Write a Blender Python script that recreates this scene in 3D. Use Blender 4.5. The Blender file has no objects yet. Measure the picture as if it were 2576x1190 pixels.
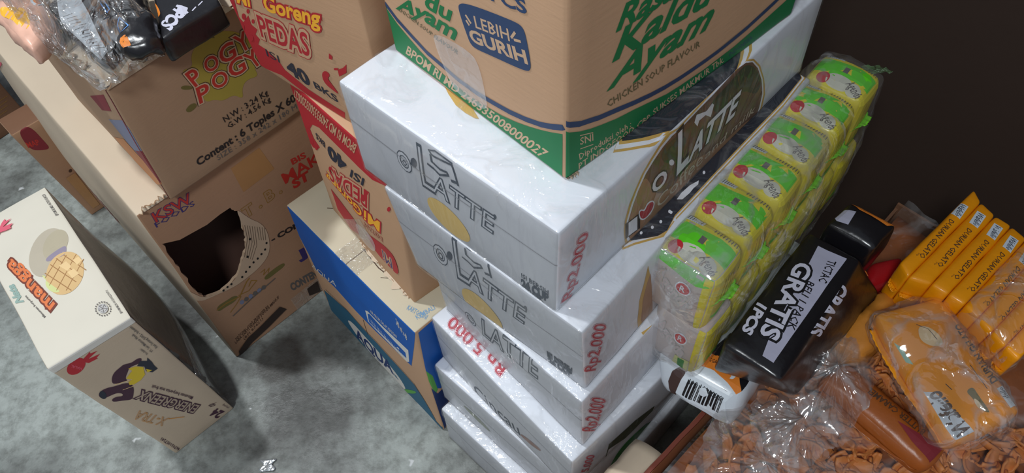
import bpy, bmesh, math, random
from mathutils import Vector, Matrix, noise
from mathutils.geometry import tessellate_polygon
SC = bpy.context.scene
COL = SC.collection
def lin(c):
    return tuple((v/255/12.92 if v/255 <= .04045 else ((v/255+.055)/1.055)**2.4) for v in c)
# ---------------- camera
cam = bpy.data.objects.new('camera', bpy.data.cameras.new('camera'))
COL.objects.link(cam); SC.camera = cam
FPX, TILT, ROLL = 1787.77, 0.62292, -0.08626
cam.data.sensor_fit = 'HORIZONTAL'; cam.data.sensor_width = 36
cam.data.lens = 36*FPX/2576
cam.data.clip_start = .02
ct, s_ = math.cos(TILT), math.sin(TILT)
right, up, back = Vector((1, 0, 0)), Vector((0, ct, s_)), Vector((0, -s_, ct))
r2 = right*math.cos(ROLL)+up*math.sin(ROLL); u2 = -right*math.sin(ROLL)+up*math.cos(ROLL)
cam.matrix_world = Matrix(((r2.x, u2.x, back.x, 0), (r2.y, u2.y, back.y, 0), (r2.z, u2.z, back.z, 1.05), (0, 0, 0, 1)))
# ---------------- world, lamps, exposure
w = bpy.data.worlds.new('room_light'); SC.world = w; w.use_nodes = True
w.node_tree.nodes['Background'].inputs[0].default_value = (.80, .88, 1, 1)
w.node_tree.nodes['Background'].inputs[1].default_value = .26
def area(name, loc, tgt, size, power, col):
    l = bpy.data.lights.new(name, 'AREA'); l.shape = 'DISK'; l.size = size; l.energy = power; l.color = col
    o = bpy.data.objects.new(name, l); COL.objects.link(o); o.location = loc
    o.rotation_euler = (Vector(tgt)-Vector(loc)).to_track_quat('-Z', 'Y').to_euler()
    return o
area('ceiling_bulb', (-.95, .85, 2.4), (-.1, .5, .3), .12, 27, (.93, .97, 1))
area('added_front_fill', (-.55, -.7, 2.1), (.0, .5, .4), .35, 20, (.92, .97, 1))  # added fill light, no lamp there, brightens the box faces towards the camera
SC.view_settings.view_transform = 'Standard'; SC.view_settings.look = 'None'
SC.view_settings.exposure = -.04; SC.view_settings.gamma = 1; SC.view_settings.use_curve_mapping = False
BOX = {
 'mango': ([0.1037, 0.283, 0.3197], [[-0.5404, 0.4012, 0.0], [-0.4619, 0.4672, 0.0], [-0.6405, 0.6843, 0.0], [-0.7206, 0.619, 0.0], [-0.5495, 0.3932, 0.3197], [-0.466, 0.454, 0.3197], [-0.6428, 0.6809, 0.3197], [-0.7225, 0.6158, 0.3197]]),
 'tb': ([0.3671, 0.6945, 0.3751], [[-0.4713, 0.5564, 0.0], [-0.1905, 0.8027, 0.0], [-0.6498, 1.3212, -0.0], [-0.9306, 1.0749, -0.0], [-0.4605, 0.5651, 0.3751], [-0.1958, 0.8083, 0.3751], [-0.6452, 1.3377, 0.3751], [-0.9099, 1.0945, 0.3751]]),
 'pogy': ([0.3597, 0.266, 0.1809], [[-0.4211, 0.5853, 0.3751], [-0.1572, 0.8356, 0.3751], [-0.3343, 1.0331, 0.3751], [-0.5968, 0.7892, 0.3751], [-0.4108, 0.5882, 0.556], [-0.1696, 0.851, 0.556], [-0.3378, 1.0376, 0.556], [-0.5967, 0.7898, 0.556]]),
 'aqua': ([0.266, 0.2887, 0.2965], [[-0.1306, 0.4012, 0.0], [0.0741, 0.5761, 0.0], [-0.1119, 0.7997, 0.0], [-0.3212, 0.6311, 0.0], [-0.1264, 0.4113, 0.2965], [0.076, 0.5798, 0.2965], [-0.1074, 0.7999, 0.2965], [-0.3072, 0.6281, 0.2965]]),
 'E': ([0.2527, 0.1925, 0.2359], [[-0.1268, 0.4524, 0.2965], [0.0818, 0.6024, 0.2965], [-0.0313, 0.7592, 0.2965], [-0.2409, 0.612, 0.2965], [-0.1107, 0.4618, 0.5324], [0.0883, 0.6053, 0.5324], [-0.026, 0.7591, 0.5324], [-0.2292, 0.6092, 0.5324]]),
 'Dd': ([0.2527, 0.2104, 0.2359], [[-0.1091, 0.4894, 0.5324], [0.0613, 0.6781, 0.5324], [-0.0944, 0.8202, 0.5324], [-0.263, 0.6341, 0.5324], [-0.1053, 0.4908, 0.7682], [0.0624, 0.6783, 0.7682], [-0.0952, 0.8192, 0.7682], [-0.2664, 0.6309, 0.7682]]),
 'g1': ([0.3631, 0.2368, 0.1033], [[0.0293, 0.277, 0.5556], [0.3004, 0.527, 0.5556], [0.1365, 0.6969, 0.5556], [-0.1315, 0.4464, 0.5556], [0.0315, 0.2796, 0.6589], [0.2937, 0.5196, 0.6589], [0.1346, 0.6967, 0.6589], [-0.1316, 0.4528, 0.6589]]),
 'g2': ([0.3631, 0.2267, 0.1244], [[0.055, 0.2636, 0.4312], [0.3112, 0.516, 0.4312], [0.1524, 0.6758, 0.4312], [-0.1024, 0.4182, 0.4312], [0.0474, 0.2573, 0.5556], [0.3079, 0.5146, 0.5556], [0.1483, 0.677, 0.5556], [-0.1133, 0.4239, 0.5556]]),
 'g3': ([0.3631, 0.227, 0.1138], [[0.0541, 0.2501, 0.3174], [0.3192, 0.4972, 0.3174], [0.1795, 0.6761, 0.3174], [-0.0856, 0.429, 0.3174], [0.0503, 0.2511, 0.4312], [0.3179, 0.4975, 0.4312], [0.1844, 0.6522, 0.4312], [-0.0832, 0.4058, 0.4312]]),
 'g4': ([0.3631, 0.2361, 0.1036], [[0.0416, 0.2338, 0.2138], [0.3273, 0.4579, 0.2138], [0.1816, 0.6437, 0.2138], [-0.1041, 0.4195, 0.2138], [0.0415, 0.2337, 0.3174], [0.3273, 0.4579, 0.3174], [0.1816, 0.6437, 0.3174], [-0.1039, 0.4196, 0.3174]]),
 'g5': ([0.3631, 0.2368, 0.1036], [[0.0459, 0.2349, 0.1102], [0.3123, 0.4816, 0.1102], [0.1515, 0.6554, 0.1102], [-0.115, 0.4087, 0.1102], [0.0459, 0.2349, 0.2138], [0.3123, 0.4816, 0.2138], [0.1515, 0.6554, 0.2138], [-0.115, 0.4087, 0.2138]]),
 'g6': ([0.3631, 0.2368, 0.1102], [[0.0401, 0.2167, 0.0], [0.3067, 0.4634, 0.0], [0.1457, 0.6371, 0.0], [-0.1213, 0.3901, 0.0], [0.0407, 0.217, 0.1102], [0.307, 0.4636, 0.1102], [0.1462, 0.6374, 0.1102], [-0.1197, 0.391, 0.1102]]),
 'green': ([0.266, 0.2045, 0.215], [[0.0415, 0.3255, 0.6589], [0.2522, 0.4858, 0.6589], [0.1262, 0.6473, 0.6589], [-0.085, 0.4838, 0.6589], [0.04, 0.3234, 0.8739], [0.2509, 0.4865, 0.8739], [0.1262, 0.648, 0.8739], [-0.0837, 0.4858, 0.8739]]),
 'redlogo': ([0.05, 0.055, 0.2327], [[-0.8039, 0.8901, 0.0], [-0.7806, 0.9119, 0.0], [-0.818, 0.952, 0.0], [-0.8413, 0.9303, 0.0], [-0.8126, 0.8812, 0.2327], [-0.7688, 0.922, 0.2327], [-0.8062, 0.9622, 0.2327], [-0.85, 0.9214, 0.2327]]),
 'goldbox': ([0.1734, 0.2, 0.4], [[-1.1289, 1.0447, 0.0], [-1.0159, 1.1763, 0.0], [-1.1676, 1.3065, 0.0], [-1.2806, 1.175, 0.0], [-1.1289, 1.0447, 0.4], [-1.0159, 1.1763, 0.4], [-1.1676, 1.3065, 0.4], [-1.2806, 1.175, 0.4]]),
 'agenda_00': ([0.0496, 0.0578, 0.095], [[0.1722, 0.2956, 0.362], [0.2072, 0.3307, 0.362], [0.1672, 0.3725, 0.362], [0.1322, 0.3373, 0.362], [0.1722, 0.2956, 0.457], [0.2072, 0.3307, 0.457], [0.1672, 0.3725, 0.457], [0.1322, 0.3373, 0.457]]),
 'agenda_01': ([0.0496, 0.0618, 0.091], [[0.1625, 0.2947, 0.459], [0.1974, 0.3298, 0.459], [0.1546, 0.3745, 0.459], [0.1197, 0.3393, 0.459], [0.1625, 0.2947, 0.55], [0.1974, 0.3298, 0.55], [0.1546, 0.3745, 0.55], [0.1197, 0.3393, 0.55]]),
 'agenda_10': ([0.0496, 0.0578, 0.095], [[0.2094, 0.333, 0.362], [0.2444, 0.3681, 0.362], [0.2044, 0.4099, 0.362], [0.1694, 0.3747, 0.362], [0.2094, 0.333, 0.457], [0.2444, 0.3681, 0.457], [0.2044, 0.4099, 0.457], [0.1694, 0.3747, 0.457]]),
 'agenda_11': ([0.0496, 0.0618, 0.091], [[0.1997, 0.3321, 0.459], [0.2346, 0.3672, 0.459], [0.1918, 0.4119, 0.459], [0.1569, 0.3767, 0.459], [0.1997, 0.3321, 0.55], [0.2346, 0.3672, 0.55], [0.1918, 0.4119, 0.55], [0.1569, 0.3767, 0.55]]),
 'agenda_20': ([0.0496, 0.0578, 0.095], [[0.2466, 0.3704, 0.362], [0.2816, 0.4055, 0.362], [0.2416, 0.4473, 0.362], [0.2066, 0.4121, 0.362], [0.2466, 0.3704, 0.457], [0.2816, 0.4055, 0.457], [0.2416, 0.4473, 0.457], [0.2066, 0.4121, 0.457]]),
 'agenda_21': ([0.0496, 0.0618, 0.091], [[0.2369, 0.3695, 0.459], [0.2718, 0.4046, 0.459], [0.229, 0.4493, 0.459], [0.1941, 0.4141, 0.459], [0.2369, 0.3695, 0.55], [0.2718, 0.4046, 0.55], [0.229, 0.4493, 0.55], [0.1941, 0.4141, 0.55]]),
 'agenda_30': ([0.0496, 0.0578, 0.095], [[0.2838, 0.4078, 0.362], [0.3188, 0.4429, 0.362], [0.2788, 0.4847, 0.362], [0.2438, 0.4495, 0.362], [0.2838, 0.4078, 0.457], [0.3188, 0.4429, 0.457], [0.2788, 0.4847, 0.457], [0.2438, 0.4495, 0.457]]),
 'agenda_31': ([0.0496, 0.0618, 0.091], [[0.2741, 0.4069, 0.459], [0.309, 0.442, 0.459], [0.2662, 0.4867, 0.459], [0.2313, 0.4515, 0.459], [0.2741, 0.4069, 0.55], [0.309, 0.442, 0.55], [0.2662, 0.4867, 0.55], [0.2313, 0.4515, 0.55]]),
 'agenda_40': ([0.0496, 0.0578, 0.095], [[0.321, 0.4452, 0.362], [0.356, 0.4803, 0.362], [0.316, 0.5221, 0.362], [0.281, 0.4869, 0.362], [0.321, 0.4452, 0.457], [0.356, 0.4803, 0.457], [0.316, 0.5221, 0.457], [0.281, 0.4869, 0.457]]),
 'agenda_41': ([0.0496, 0.0618, 0.091], [[0.3113, 0.4443, 0.459], [0.3462, 0.4794, 0.459], [0.3034, 0.5241, 0.459], [0.2685, 0.4889, 0.459], [0.3113, 0.4443, 0.55], [0.3462, 0.4794, 0.55], [0.3034, 0.5241, 0.55], [0.2685, 0.4889, 0.55]]),
 'agenda_50': ([0.0496, 0.0578, 0.095], [[0.3582, 0.4826, 0.362], [0.3932, 0.5177, 0.362], [0.3532, 0.5595, 0.362], [0.3182, 0.5243, 0.362], [0.3582, 0.4826, 0.457], [0.3932, 0.5177, 0.457], [0.3532, 0.5595, 0.457], [0.3182, 0.5243, 0.457]]),
 'agenda_51': ([0.0496, 0.0618, 0.091], [[0.3485, 0.4817, 0.459], [0.3834, 0.5168, 0.459], [0.3406, 0.5615, 0.459], [0.3057, 0.5263, 0.459], [0.3485, 0.4817, 0.55], [0.3834, 0.5168, 0.55], [0.3406, 0.5615, 0.55], [0.3057, 0.5263, 0.55]]),
 'tic_low': ([0.1994, 0.0975, 0.0425], [[0.2091, 0.2493, 0.318], [0.3536, 0.4142, 0.318], [0.2775, 0.4753, 0.318], [0.1436, 0.3026, 0.318], [0.2156, 0.2702, 0.3605], [0.3536, 0.4142, 0.3605], [0.2775, 0.4753, 0.3605], [0.1395, 0.3313, 0.3605]]),
 'promo': ([0.1722, 0.0588, 0.064], [[0.2708, 0.2639, 0.366], [0.3936, 0.373, 0.366], [0.3137, 0.4208, 0.366], [0.1916, 0.2997, 0.366], [0.2328, 0.2551, 0.43], [0.3527, 0.3793, 0.43], [0.3137, 0.4208, 0.43], [0.1916, 0.2997, 0.43]]),
 'promo_far': ([0.0448, 0.0531, 0.064], [[0.3702, 0.3893, 0.366], [0.4064, 0.4171, 0.366], [0.3688, 0.4533, 0.366], [0.3329, 0.4281, 0.366], [0.3702, 0.3893, 0.43], [0.4064, 0.4171, 0.43], [0.3688, 0.4533, 0.43], [0.3329, 0.4281, 0.43]]),
 'bar_0': ([0.1434, 0.0184, 0.058], [[0.3976, 0.3593, 0.362], [0.5111, 0.4445, 0.362], [0.5119, 0.4635, 0.362], [0.3956, 0.377, 0.362], [0.3976, 0.3593, 0.42], [0.5111, 0.4445, 0.42], [0.5119, 0.4635, 0.42], [0.3956, 0.377, 0.42]]),
 'bar_1': ([0.1349, 0.0205, 0.058], [[0.4164, 0.3489, 0.362], [0.5181, 0.4263, 0.362], [0.5111, 0.4445, 0.362], [0.3976, 0.3593, 0.362], [0.4164, 0.3489, 0.42], [0.5181, 0.4263, 0.42], [0.5111, 0.4445, 0.42], [0.3976, 0.3593, 0.42]]),
 'bar_2': ([0.127, 0.018, 0.058], [[0.4279, 0.3356, 0.362], [0.5288, 0.4113, 0.362], [0.5181, 0.4263, 0.362], [0.4164, 0.3489, 0.362], [0.4279, 0.3356, 0.42], [0.5288, 0.4113, 0.42], [0.5181, 0.4263, 0.42], [0.4164, 0.3489, 0.42]]),
 'bar_3': ([0.1228, 0.0182, 0.058], [[0.4388, 0.3226, 0.362], [0.5354, 0.393, 0.362], [0.5288, 0.4113, 0.362], [0.4279, 0.3356, 0.362], [0.4388, 0.3226, 0.42], [0.5354, 0.393, 0.42], [0.5288, 0.4113, 0.42], [0.4279, 0.3356, 0.42]]),
 'bar_4': ([0.1194, 0.0169, 0.058], [[0.4452, 0.3072, 0.362], [0.5419, 0.3771, 0.362], [0.5354, 0.393, 0.362], [0.4388, 0.3226, 0.362], [0.4452, 0.3072, 0.42], [0.5419, 0.3771, 0.42], [0.5354, 0.393, 0.42], [0.4388, 0.3226, 0.42]]),
 'bar_5': ([0.1187, 0.0178, 0.058], [[0.4508, 0.291, 0.362], [0.5471, 0.3594, 0.362], [0.5419, 0.3771, 0.362], [0.4452, 0.3072, 0.362], [0.4508, 0.291, 0.42], [0.5471, 0.3594, 0.42], [0.5419, 0.3771, 0.42], [0.4452, 0.3072, 0.42]]),
 'bar_6': ([0.1175, 0.0173, 0.058], [[0.4563, 0.2752, 0.362], [0.5521, 0.3421, 0.362], [0.5471, 0.3594, 0.362], [0.4508, 0.291, 0.362], [0.4563, 0.2752, 0.42], [0.5521, 0.3421, 0.42], [0.5471, 0.3594, 0.42], [0.4508, 0.291, 0.42]]),
 'bar_7': ([0.1154, 0.0166, 0.058], [[0.4629, 0.261, 0.362], [0.557, 0.3253, 0.362], [0.5521, 0.3421, 0.362], [0.4563, 0.2752, 0.362], [0.4629, 0.261, 0.42], [0.557, 0.3253, 0.42], [0.5521, 0.3421, 0.42], [0.4563, 0.2752, 0.42]]),
 'flat_durian': ([0.0769, 0.1338, 0.03], [[0.3786, 0.1936, 0.375], [0.4539, 0.2171, 0.375], [0.4317, 0.3437, 0.375], [0.3578, 0.331, 0.375], [0.3786, 0.1936, 0.405], [0.4539, 0.2171, 0.405], [0.4317, 0.3437, 0.405], [0.3578, 0.331, 0.405]]),
 'caramel': ([0.0379, 0.1176, 0.03], [[0.3668, 0.1845, 0.335], [0.3982, 0.2037, 0.335], [0.3342, 0.2998, 0.335], [0.2989, 0.2832, 0.335], [0.3668, 0.1845, 0.365], [0.3982, 0.2037, 0.365], [0.3342, 0.2998, 0.365], [0.2989, 0.2832, 0.365]]),
 'orange_wrap': ([0.095, 0.0355, 0.034], [[0.3485, 0.295, 0.338], [0.4165, 0.3537, 0.338], [0.4011, 0.3802, 0.338], [0.3191, 0.3228, 0.338], [0.3485, 0.295, 0.372], [0.4165, 0.3537, 0.372], [0.4011, 0.3802, 0.372], [0.3191, 0.3228, 0.372]]),
 'redpack': ([0.0438, 0.05, 0.024], [[0.4247, 0.3931, 0.336], [0.4424, 0.4234, 0.336], [0.4014, 0.4168, 0.336], [0.3688, 0.3755, 0.336], [0.4247, 0.3931, 0.36], [0.4424, 0.4234, 0.36], [0.4014, 0.4168, 0.36], [0.3688, 0.3755, 0.36]]),
 'pouch_white': ([0.0718, 0.1413, 0.018], [[-0.4098, 0.6065, 0.562], [-0.3906, 0.6636, 0.562], [-0.4747, 0.7861, 0.562], [-0.4991, 0.7063, 0.562], [-0.4098, 0.6065, 0.58], [-0.3906, 0.6636, 0.58], [-0.4747, 0.7861, 0.58], [-0.4991, 0.7063, 0.58]]),
 'pouch_black': ([0.05, 0.1535, 0.0245], [[-0.3719, 0.59, 0.5815], [-0.3345, 0.6033, 0.5815], [-0.3972, 0.7426, 0.5815], [-0.4534, 0.7209, 0.5815], [-0.3719, 0.59, 0.606], [-0.3345, 0.6033, 0.606], [-0.3972, 0.7426, 0.606], [-0.4534, 0.7209, 0.606]]),
 'promo_top': ([0.0779, 0.0953, 0.03], [[-0.3437, 0.6127, 0.562], [-0.2874, 0.6675, 0.562], [-0.3356, 0.7629, 0.562], [-0.3679, 0.6928, 0.562], [-0.3437, 0.6127, 0.592], [-0.2874, 0.6675, 0.592], [-0.3356, 0.7629, 0.592], [-0.3679, 0.6928, 0.592]]),
 'pouch_yellow': ([0.0597, 0.1137, 0.03], [[-0.4818, 0.6215, 0.562], [-0.4728, 0.6726, 0.562], [-0.5348, 0.7688, 0.562], [-0.5577, 0.7052, 0.562], [-0.4818, 0.6215, 0.592], [-0.4728, 0.6726, 0.592], [-0.5348, 0.7688, 0.592], [-0.5577, 0.7052, 0.592]]),
}
HOLE = [[-0.0015, 0.3105], [0.0275, 0.2977], [0.0676, 0.2918], [0.09, 0.2942], [0.1062, 0.2939], [0.1122, 0.2813], [0.1099, 0.2545], [0.1049, 0.2283], [0.0986, 0.2091], [0.0842, 0.1908], [0.0677, 0.169], [0.0491, 0.163], [0.0291, 0.1634], [0.0103, 0.1737], [0.0011, 0.2028], [-0.0052, 0.2376], [-0.0042, 0.2733]]
PRINT = [
 ('pogy','F','p',[[0.0989,0.1602],[0.1132,0.1681],[0.13,0.1688],[0.1469,0.164],[0.1652,0.1503],[0.1753,0.1274],[0.1747,0.108],[0.1636,0.1002],[0.1654,0.086],[0.1496,0.0916],[0.1394,0.0856],[0.1352,0.0697],[0.1262,0.0843],[0.1112,0.0845],[0.1009,0.0946],[0.0918,0.096],[0.089,0.1111],[0.0888,0.1312],[0.08,0.1518],[0.0957,0.1459]],'olive',1),
 ('pogy','F','p',[[0.0714,0.1337],[0.0779,0.1328],[0.0858,0.1247],[0.0827,0.1232],[0.0736,0.1285]],'olive_dk',1),
 ('pogy','F','p',[[0.0643,0.1034],[0.0717,0.107],[0.0792,0.1053],[0.0801,0.0994],[0.0686,0.0975]],'olive_dk',1),
 ('pogy','F','p',[[0.1308,0.1706],[0.1344,0.1672],[0.1338,0.1619],[0.1298,0.1644]],'olive_dk',0),
 ('pogy', 'F', 't', 'P', [[0.0879, 0.1232], [0.1001, 0.1239], [0.0835, 0.1447]], [('brown_dk', 0.1), ('kraft_lt', 0.07), ('red', 0.018)], 0),
 ('pogy', 'F', 't', 'O', [[0.1075, 0.1296], [0.1247, 0.1277], [0.1094, 0.1471]], [('brown_dk', 0.1), ('kraft_lt', 0.07), ('red', 0.018)], 0),
 ('pogy', 'F', 't', 'G', [[0.1285, 0.1281], [0.1492, 0.1267], [0.1316, 0.1487]], [('brown_dk', 0.1), ('kraft_lt', 0.07), ('red', 0.018)], 0),
 ('pogy', 'F', 't', 'Y', [[0.1555, 0.1274], [0.1717, 0.1268], [0.1545, 0.1496]], [('brown_dk', 0.1), ('kraft_lt', 0.07), ('red', 0.018)], 0),
 ('pogy', 'F', 't', 'P', [[0.0841, 0.1004], [0.099, 0.0986], [0.0876, 0.1209]], [('brown_dk', 0.1), ('kraft_lt', 0.07), ('red', 0.018)], 0),
 ('pogy', 'F', 't', 'O', [[0.1077, 0.1043], [0.1275, 0.1024], [0.1089, 0.1232]], [('brown_dk', 0.1), ('kraft_lt', 0.07), ('red', 0.018)], 0),
 ('pogy', 'F', 't', 'G', [[0.1326, 0.1048], [0.1541, 0.1039], [0.134, 0.1259]], [('brown_dk', 0.1), ('kraft_lt', 0.07), ('red', 0.018)], 0),
 ('pogy', 'F', 't', 'Y', [[0.1614, 0.0998], [0.1772, 0.1003], [0.1567, 0.1227]], [('brown_dk', 0.1), ('kraft_lt', 0.07), ('red', 0.018)], 0),
 ('pogy', 'F', 't', 'N.W : 3.24 Kg', [[0.1015, 0.0566], [0.1682, 0.0544], [0.1012, 0.0653]], [('ink', 0.012)], 0),
 ('pogy', 'F', 't', 'G.W : 4.56 Kg', [[0.1028, 0.0448], [0.1679, 0.0435], [0.1025, 0.0531]], [('ink', 0.012)], 0),
 ('pogy', 'F', 't', 'Content : 6 Toples X 60', [[0.0486, 0.0227], [0.2001, 0.0205], [0.049, 0.0339]], [('ink', 0.03)], 0),
 ('pogy', 'F', 't', 'SIZE : 358 x 242 x 180 MM', [[0.0731, 0.0111], [0.208, 0.0075], [0.0731, 0.0197]], [('ink_lt', 0)], 0),
 ('pogy','L','p',[[0.1737,0.1178],[0.2411,0.1594],[0.2358,0.1324],[0.1924,0.1069]],'burg',0),
 ('pogy','L','p',[[0.1978,0.0963],[0.261,0.1343],[0.277,0.1002],[0.2467,0.0591],[0.2185,0.0717]],'slate',0),
 ('pogy','L','p',[[0.1399,0.0247],[0.2101,0.0713],[0.2569,0.0527],[0.2678,0.0323],[0.2072,-0.0166],[0.1722,0.003]],'orange_dk',0),
 ('pogy','L','p',[[0.2357,0.0691],[0.2824,0.1003],[0.2998,0.0593],[0.2635,0.0318]],'burg',0),
 ('tb','F','p',[[0.132,0.352],[0.1796,0.3543],[0.1864,0.3066],[0.1323,0.3037]],'tape_brown',0),
 ('tb', 'F', 't', 'BIS', [[0.2137, 0.2927], [0.2369, 0.2897], [0.2137, 0.3033]], [('red', 0.03)], 0),
 ('tb', 'F', 't', 'MAKS', [[0.1923, 0.2691], [0.2688, 0.2637], [0.1917, 0.2897]], [('red', 0.02)], 0),
 ('tb', 'F', 't', 'ST', [[0.2018, 0.2502], [0.2287, 0.2488], [0.2027, 0.2668]], [('red', 0.05)], 0),
 ('tb', 'F', 't', 'T . B .', [[0.1181, 0.2592], [0.1821, 0.2585], [0.1185, 0.2789]], [('gold_dk', 0.05), ('kraft_tb', 0.015)], 0),
 ('tb', 'F', 't', 'KSW', [[0.0153, 0.3482], [0.0675, 0.3418], [0.0162, 0.3647]], [('navy', 0.04), ('red', 0.01)], 0),
 ('tb', 'F', 't', 'FOODS', [[0.0121, 0.3402], [0.068, 0.3344], [0.0124, 0.3486]], [('navy', 0.02)], 0),
 ('tb', 'F', 't', '- CON', [[0.1363, 0.1834], [0.186, 0.1744], [0.137, 0.1934]], [('ink', 0.05)], 0),
 ('tb', 'F', 't', 'J', [[0.1636, 0.1096], [0.1745, 0.1074], [0.1635, 0.1284]], [('navy', 0.08)], 0),
 ('tb', 'F', 't', 'CONTENT', [[0.1283, 0.0537], [0.1839, 0.042], [0.1287, 0.0724]], [('ink_lt', 0.05)], 0),
 ('tb', 'F', 't', 'NATIONAL CONT. PRODUCED BY', [[0.0142, 0.0402], [0.0826, 0.0577], [0.0144, 0.0463]], [('brown_dk', 0.01)], 0),
 ('tb', 'F', 't', 'LABA SARTI WARNO FOODS MANUF', [[0.0105, 0.0319], [0.1044, 0.0595], [0.0108, 0.0392]], [('brown_dk', 0.03)], 0),
 ('tb', 'F', 't', '(BFI 87421)', [[0.0241, 0.0267], [0.0663, 0.0402], [0.0243, 0.0329]], [('brown_dk', 0.0)], 0),
 ('tb','F','l',[[0.0159,0.132],[0.032,0.132],[0.0428,0.1287],[0.0538,0.1254],[0.0736,0.1442],[0.0798,0.1467]],0.0022,'gold_dk',0),
 ('tb','F','l',[[0.0533,0.1293],[0.0696,0.1231],[0.0774,0.127],[0.0875,0.1315],[0.0802,0.1398],[0.073,0.1321]],0.0016,'gold_dk',0),
 ('tb','F','l',[[0.0302,0.1074],[0.0434,0.1147],[0.0552,0.1237]],0.0016,'gold_dk',0),
 ('tb','F','l',[[0.0986,0.1413],[0.1063,0.1421],[0.1006,0.1326],[0.1131,0.1377],[0.1083,0.1304]],0.0014,'gold_dk',0),
 ('tb','F','p',[[0.0179,0.1393],[0.036,0.1369],[0.0477,0.1359],[0.0524,0.127],[0.0424,0.1226],[0.0293,0.1254],[0.0154,0.1259]],'olive_dk',1),
 ('tb','F','p',[[0.0989,0.1282],[0.1208,0.1293],[0.1373,0.127],[0.1364,0.1184],[0.1166,0.1179],[0.0994,0.1179]],'olive_dk',1),
 ('tb','F','e',[[0.0522,0.1107],[0.0558,0.1103],[0.0519,0.1056]],'slate'),
 ('tb','F','e',[[0.0599,0.1101],[0.0635,0.1097],[0.0596,0.105]],'ink_lt'),
 ('tb','F','e',[[0.0677,0.1095],[0.0713,0.1091],[0.0674,0.1044]],'slate'),
 ('tb','F','e',[[0.0755,0.1088],[0.0792,0.1085],[0.0752,0.1038]],'ink_lt'),
 ('tb','F','e',[[0.0833,0.1082],[0.087,0.1079],[0.0831,0.1031]],'slate'),
 ('tb','F','e',[[0.0912,0.1076],[0.0949,0.1072],[0.091,0.1025]],'ink_lt'),
 ('tb','F','l',[[0.0302,0.097],[0.064,0.1031],[0.1132,0.1087]],0.0018,'ink_lt',0),
 ('tb','F','p',[[0.1117,0.2897],[0.1218,0.2551],[0.1351,0.2301],[0.136,0.2009],[0.1248,0.1653],[0.0993,0.1522],[0.0686,0.1516],[0.0524,0.1538],[0.0251,0.1637],[0.0015,0.1722],[-0.0053,0.2018],[-0.0072,0.24],[0.0006,0.2003],[0.0103,0.1737],[0.0291,0.1634],[0.0491,0.163],[0.0677,0.169],[0.0842,0.1908],[0.0986,0.2091],[0.1049,0.2283],[0.1099,0.2545]],'liner',1),
 ('tb','F','l',[[0.1115,0.2495],[0.1057,0.2226],[0.0892,0.194]],0.0011,'liner_dk',0),
 ('tb','F','l',[[0.1144,0.2459],[0.1075,0.2168],[0.0911,0.1902]],0.0011,'liner_dk',0),
 ('tb','F','l',[[0.1173,0.2423],[0.1094,0.2109],[0.0931,0.1864]],0.0011,'liner_dk',0),
 ('tb','F','l',[[0.1202,0.2386],[0.1113,0.205],[0.095,0.1825]],0.0011,'liner_dk',0),
 ('tb','F','l',[[0.1231,0.2349],[0.1133,0.199],[0.097,0.1786]],0.0011,'liner_dk',0),
 ('tb','F','l',[[0.1261,0.2312],[0.12,0.2053]],0.0011,'liner_dk',0),
 ('tb','F','l',[[0.1291,0.2275],[0.1228,0.2024]],0.0011,'liner_dk',0),
 ('tb','F','l',[[0.1321,0.2237],[0.1256,0.1996]],0.0011,'liner_dk',0),
 ('tb','F','l',[[0.1351,0.22],[0.1284,0.1967]],0.0011,'liner_dk',0),
 ('tb','F','e',[[0.1274,0.1897],[0.1291,0.1893],[0.1271,0.1873]],'black'),
 ('tb','F','e',[[0.1209,0.1797],[0.1227,0.1793],[0.1206,0.1773]],'black'),
 ('tb','F','e',[[0.1129,0.1762],[0.1147,0.1759],[0.1126,0.1738]],'black'),
 ('tb','F','e',[[0.1048,0.1729],[0.1065,0.1725],[0.1045,0.1705]],'black'),
 ('tb','F','e',[[0.0967,0.1717],[0.0984,0.1713],[0.0964,0.1693]],'black'),
 ('tb','F','e',[[0.0884,0.1687],[0.0901,0.1683],[0.088,0.1663]],'black'),
 ('tb','F','e',[[0.0801,0.1649],[0.0818,0.1646],[0.0798,0.1625]],'black'),
 ('tb','F','e',[[0.0715,0.1607],[0.0732,0.1603],[0.0712,0.1583]],'black'),
 ('tb','F','e',[[0.093,0.1908],[0.0947,0.1905],[0.0927,0.1885]],'black'),
 ('tb','F','e',[[0.1085,0.2197],[0.1102,0.2194],[0.1082,0.2175]],'black'),
 ('tb','F','e',[[0.0528,0.1634],[0.0544,0.163],[0.0524,0.161]],'black'),
 ('tb','F','e',[[0.0459,0.1636],[0.0475,0.1632],[0.0455,0.1612]],'black'),
 ('tb','F','e',[[0.0385,0.1627],[0.0402,0.1624],[0.0381,0.1603]],'black'),
 ('tb','F','p',[[0.0078,0.0124],[0.0307,0.0272],[0.0587,0.0315],[0.0977,0.0408],[0.1054,0.0238],[0.0708,0.0157],[0.0327,0.009],[0.0042,-0.0025]],'brown_blk',0),  # near-black brown patches low on the front, with the next entry
 ('tb','F','p',[[0.1507,0.0343],[0.172,0.0345],[0.1697,0.0046],[0.149,0.0146]],'brown_blk',0),
 ('mango','T','e',[[0.0642,0.1652],[0.0896,0.1906],[0.073,0.1382]],'mango_a'),
 ('mango','T','e',[[0.0765,0.1698],[0.0934,0.1856],[0.0829,0.1532]],'mango_b'),
 ('mango','T','p',[[0.0583,0.1559],[0.0739,0.1591],[0.0871,0.1597],[0.0819,0.1465],[0.0761,0.1442],[0.0646,0.1474],[0.0573,0.1492]],'mango_c',1),
 ('mango','T','e',[[0.0684,0.1174],[0.0922,0.1203],[0.0649,0.0842]],'mango_d'),
 ('mango','T','l',[[0.0594,0.1421],[0.0736,0.0942]],0.0011,'mango_e',0),
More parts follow.
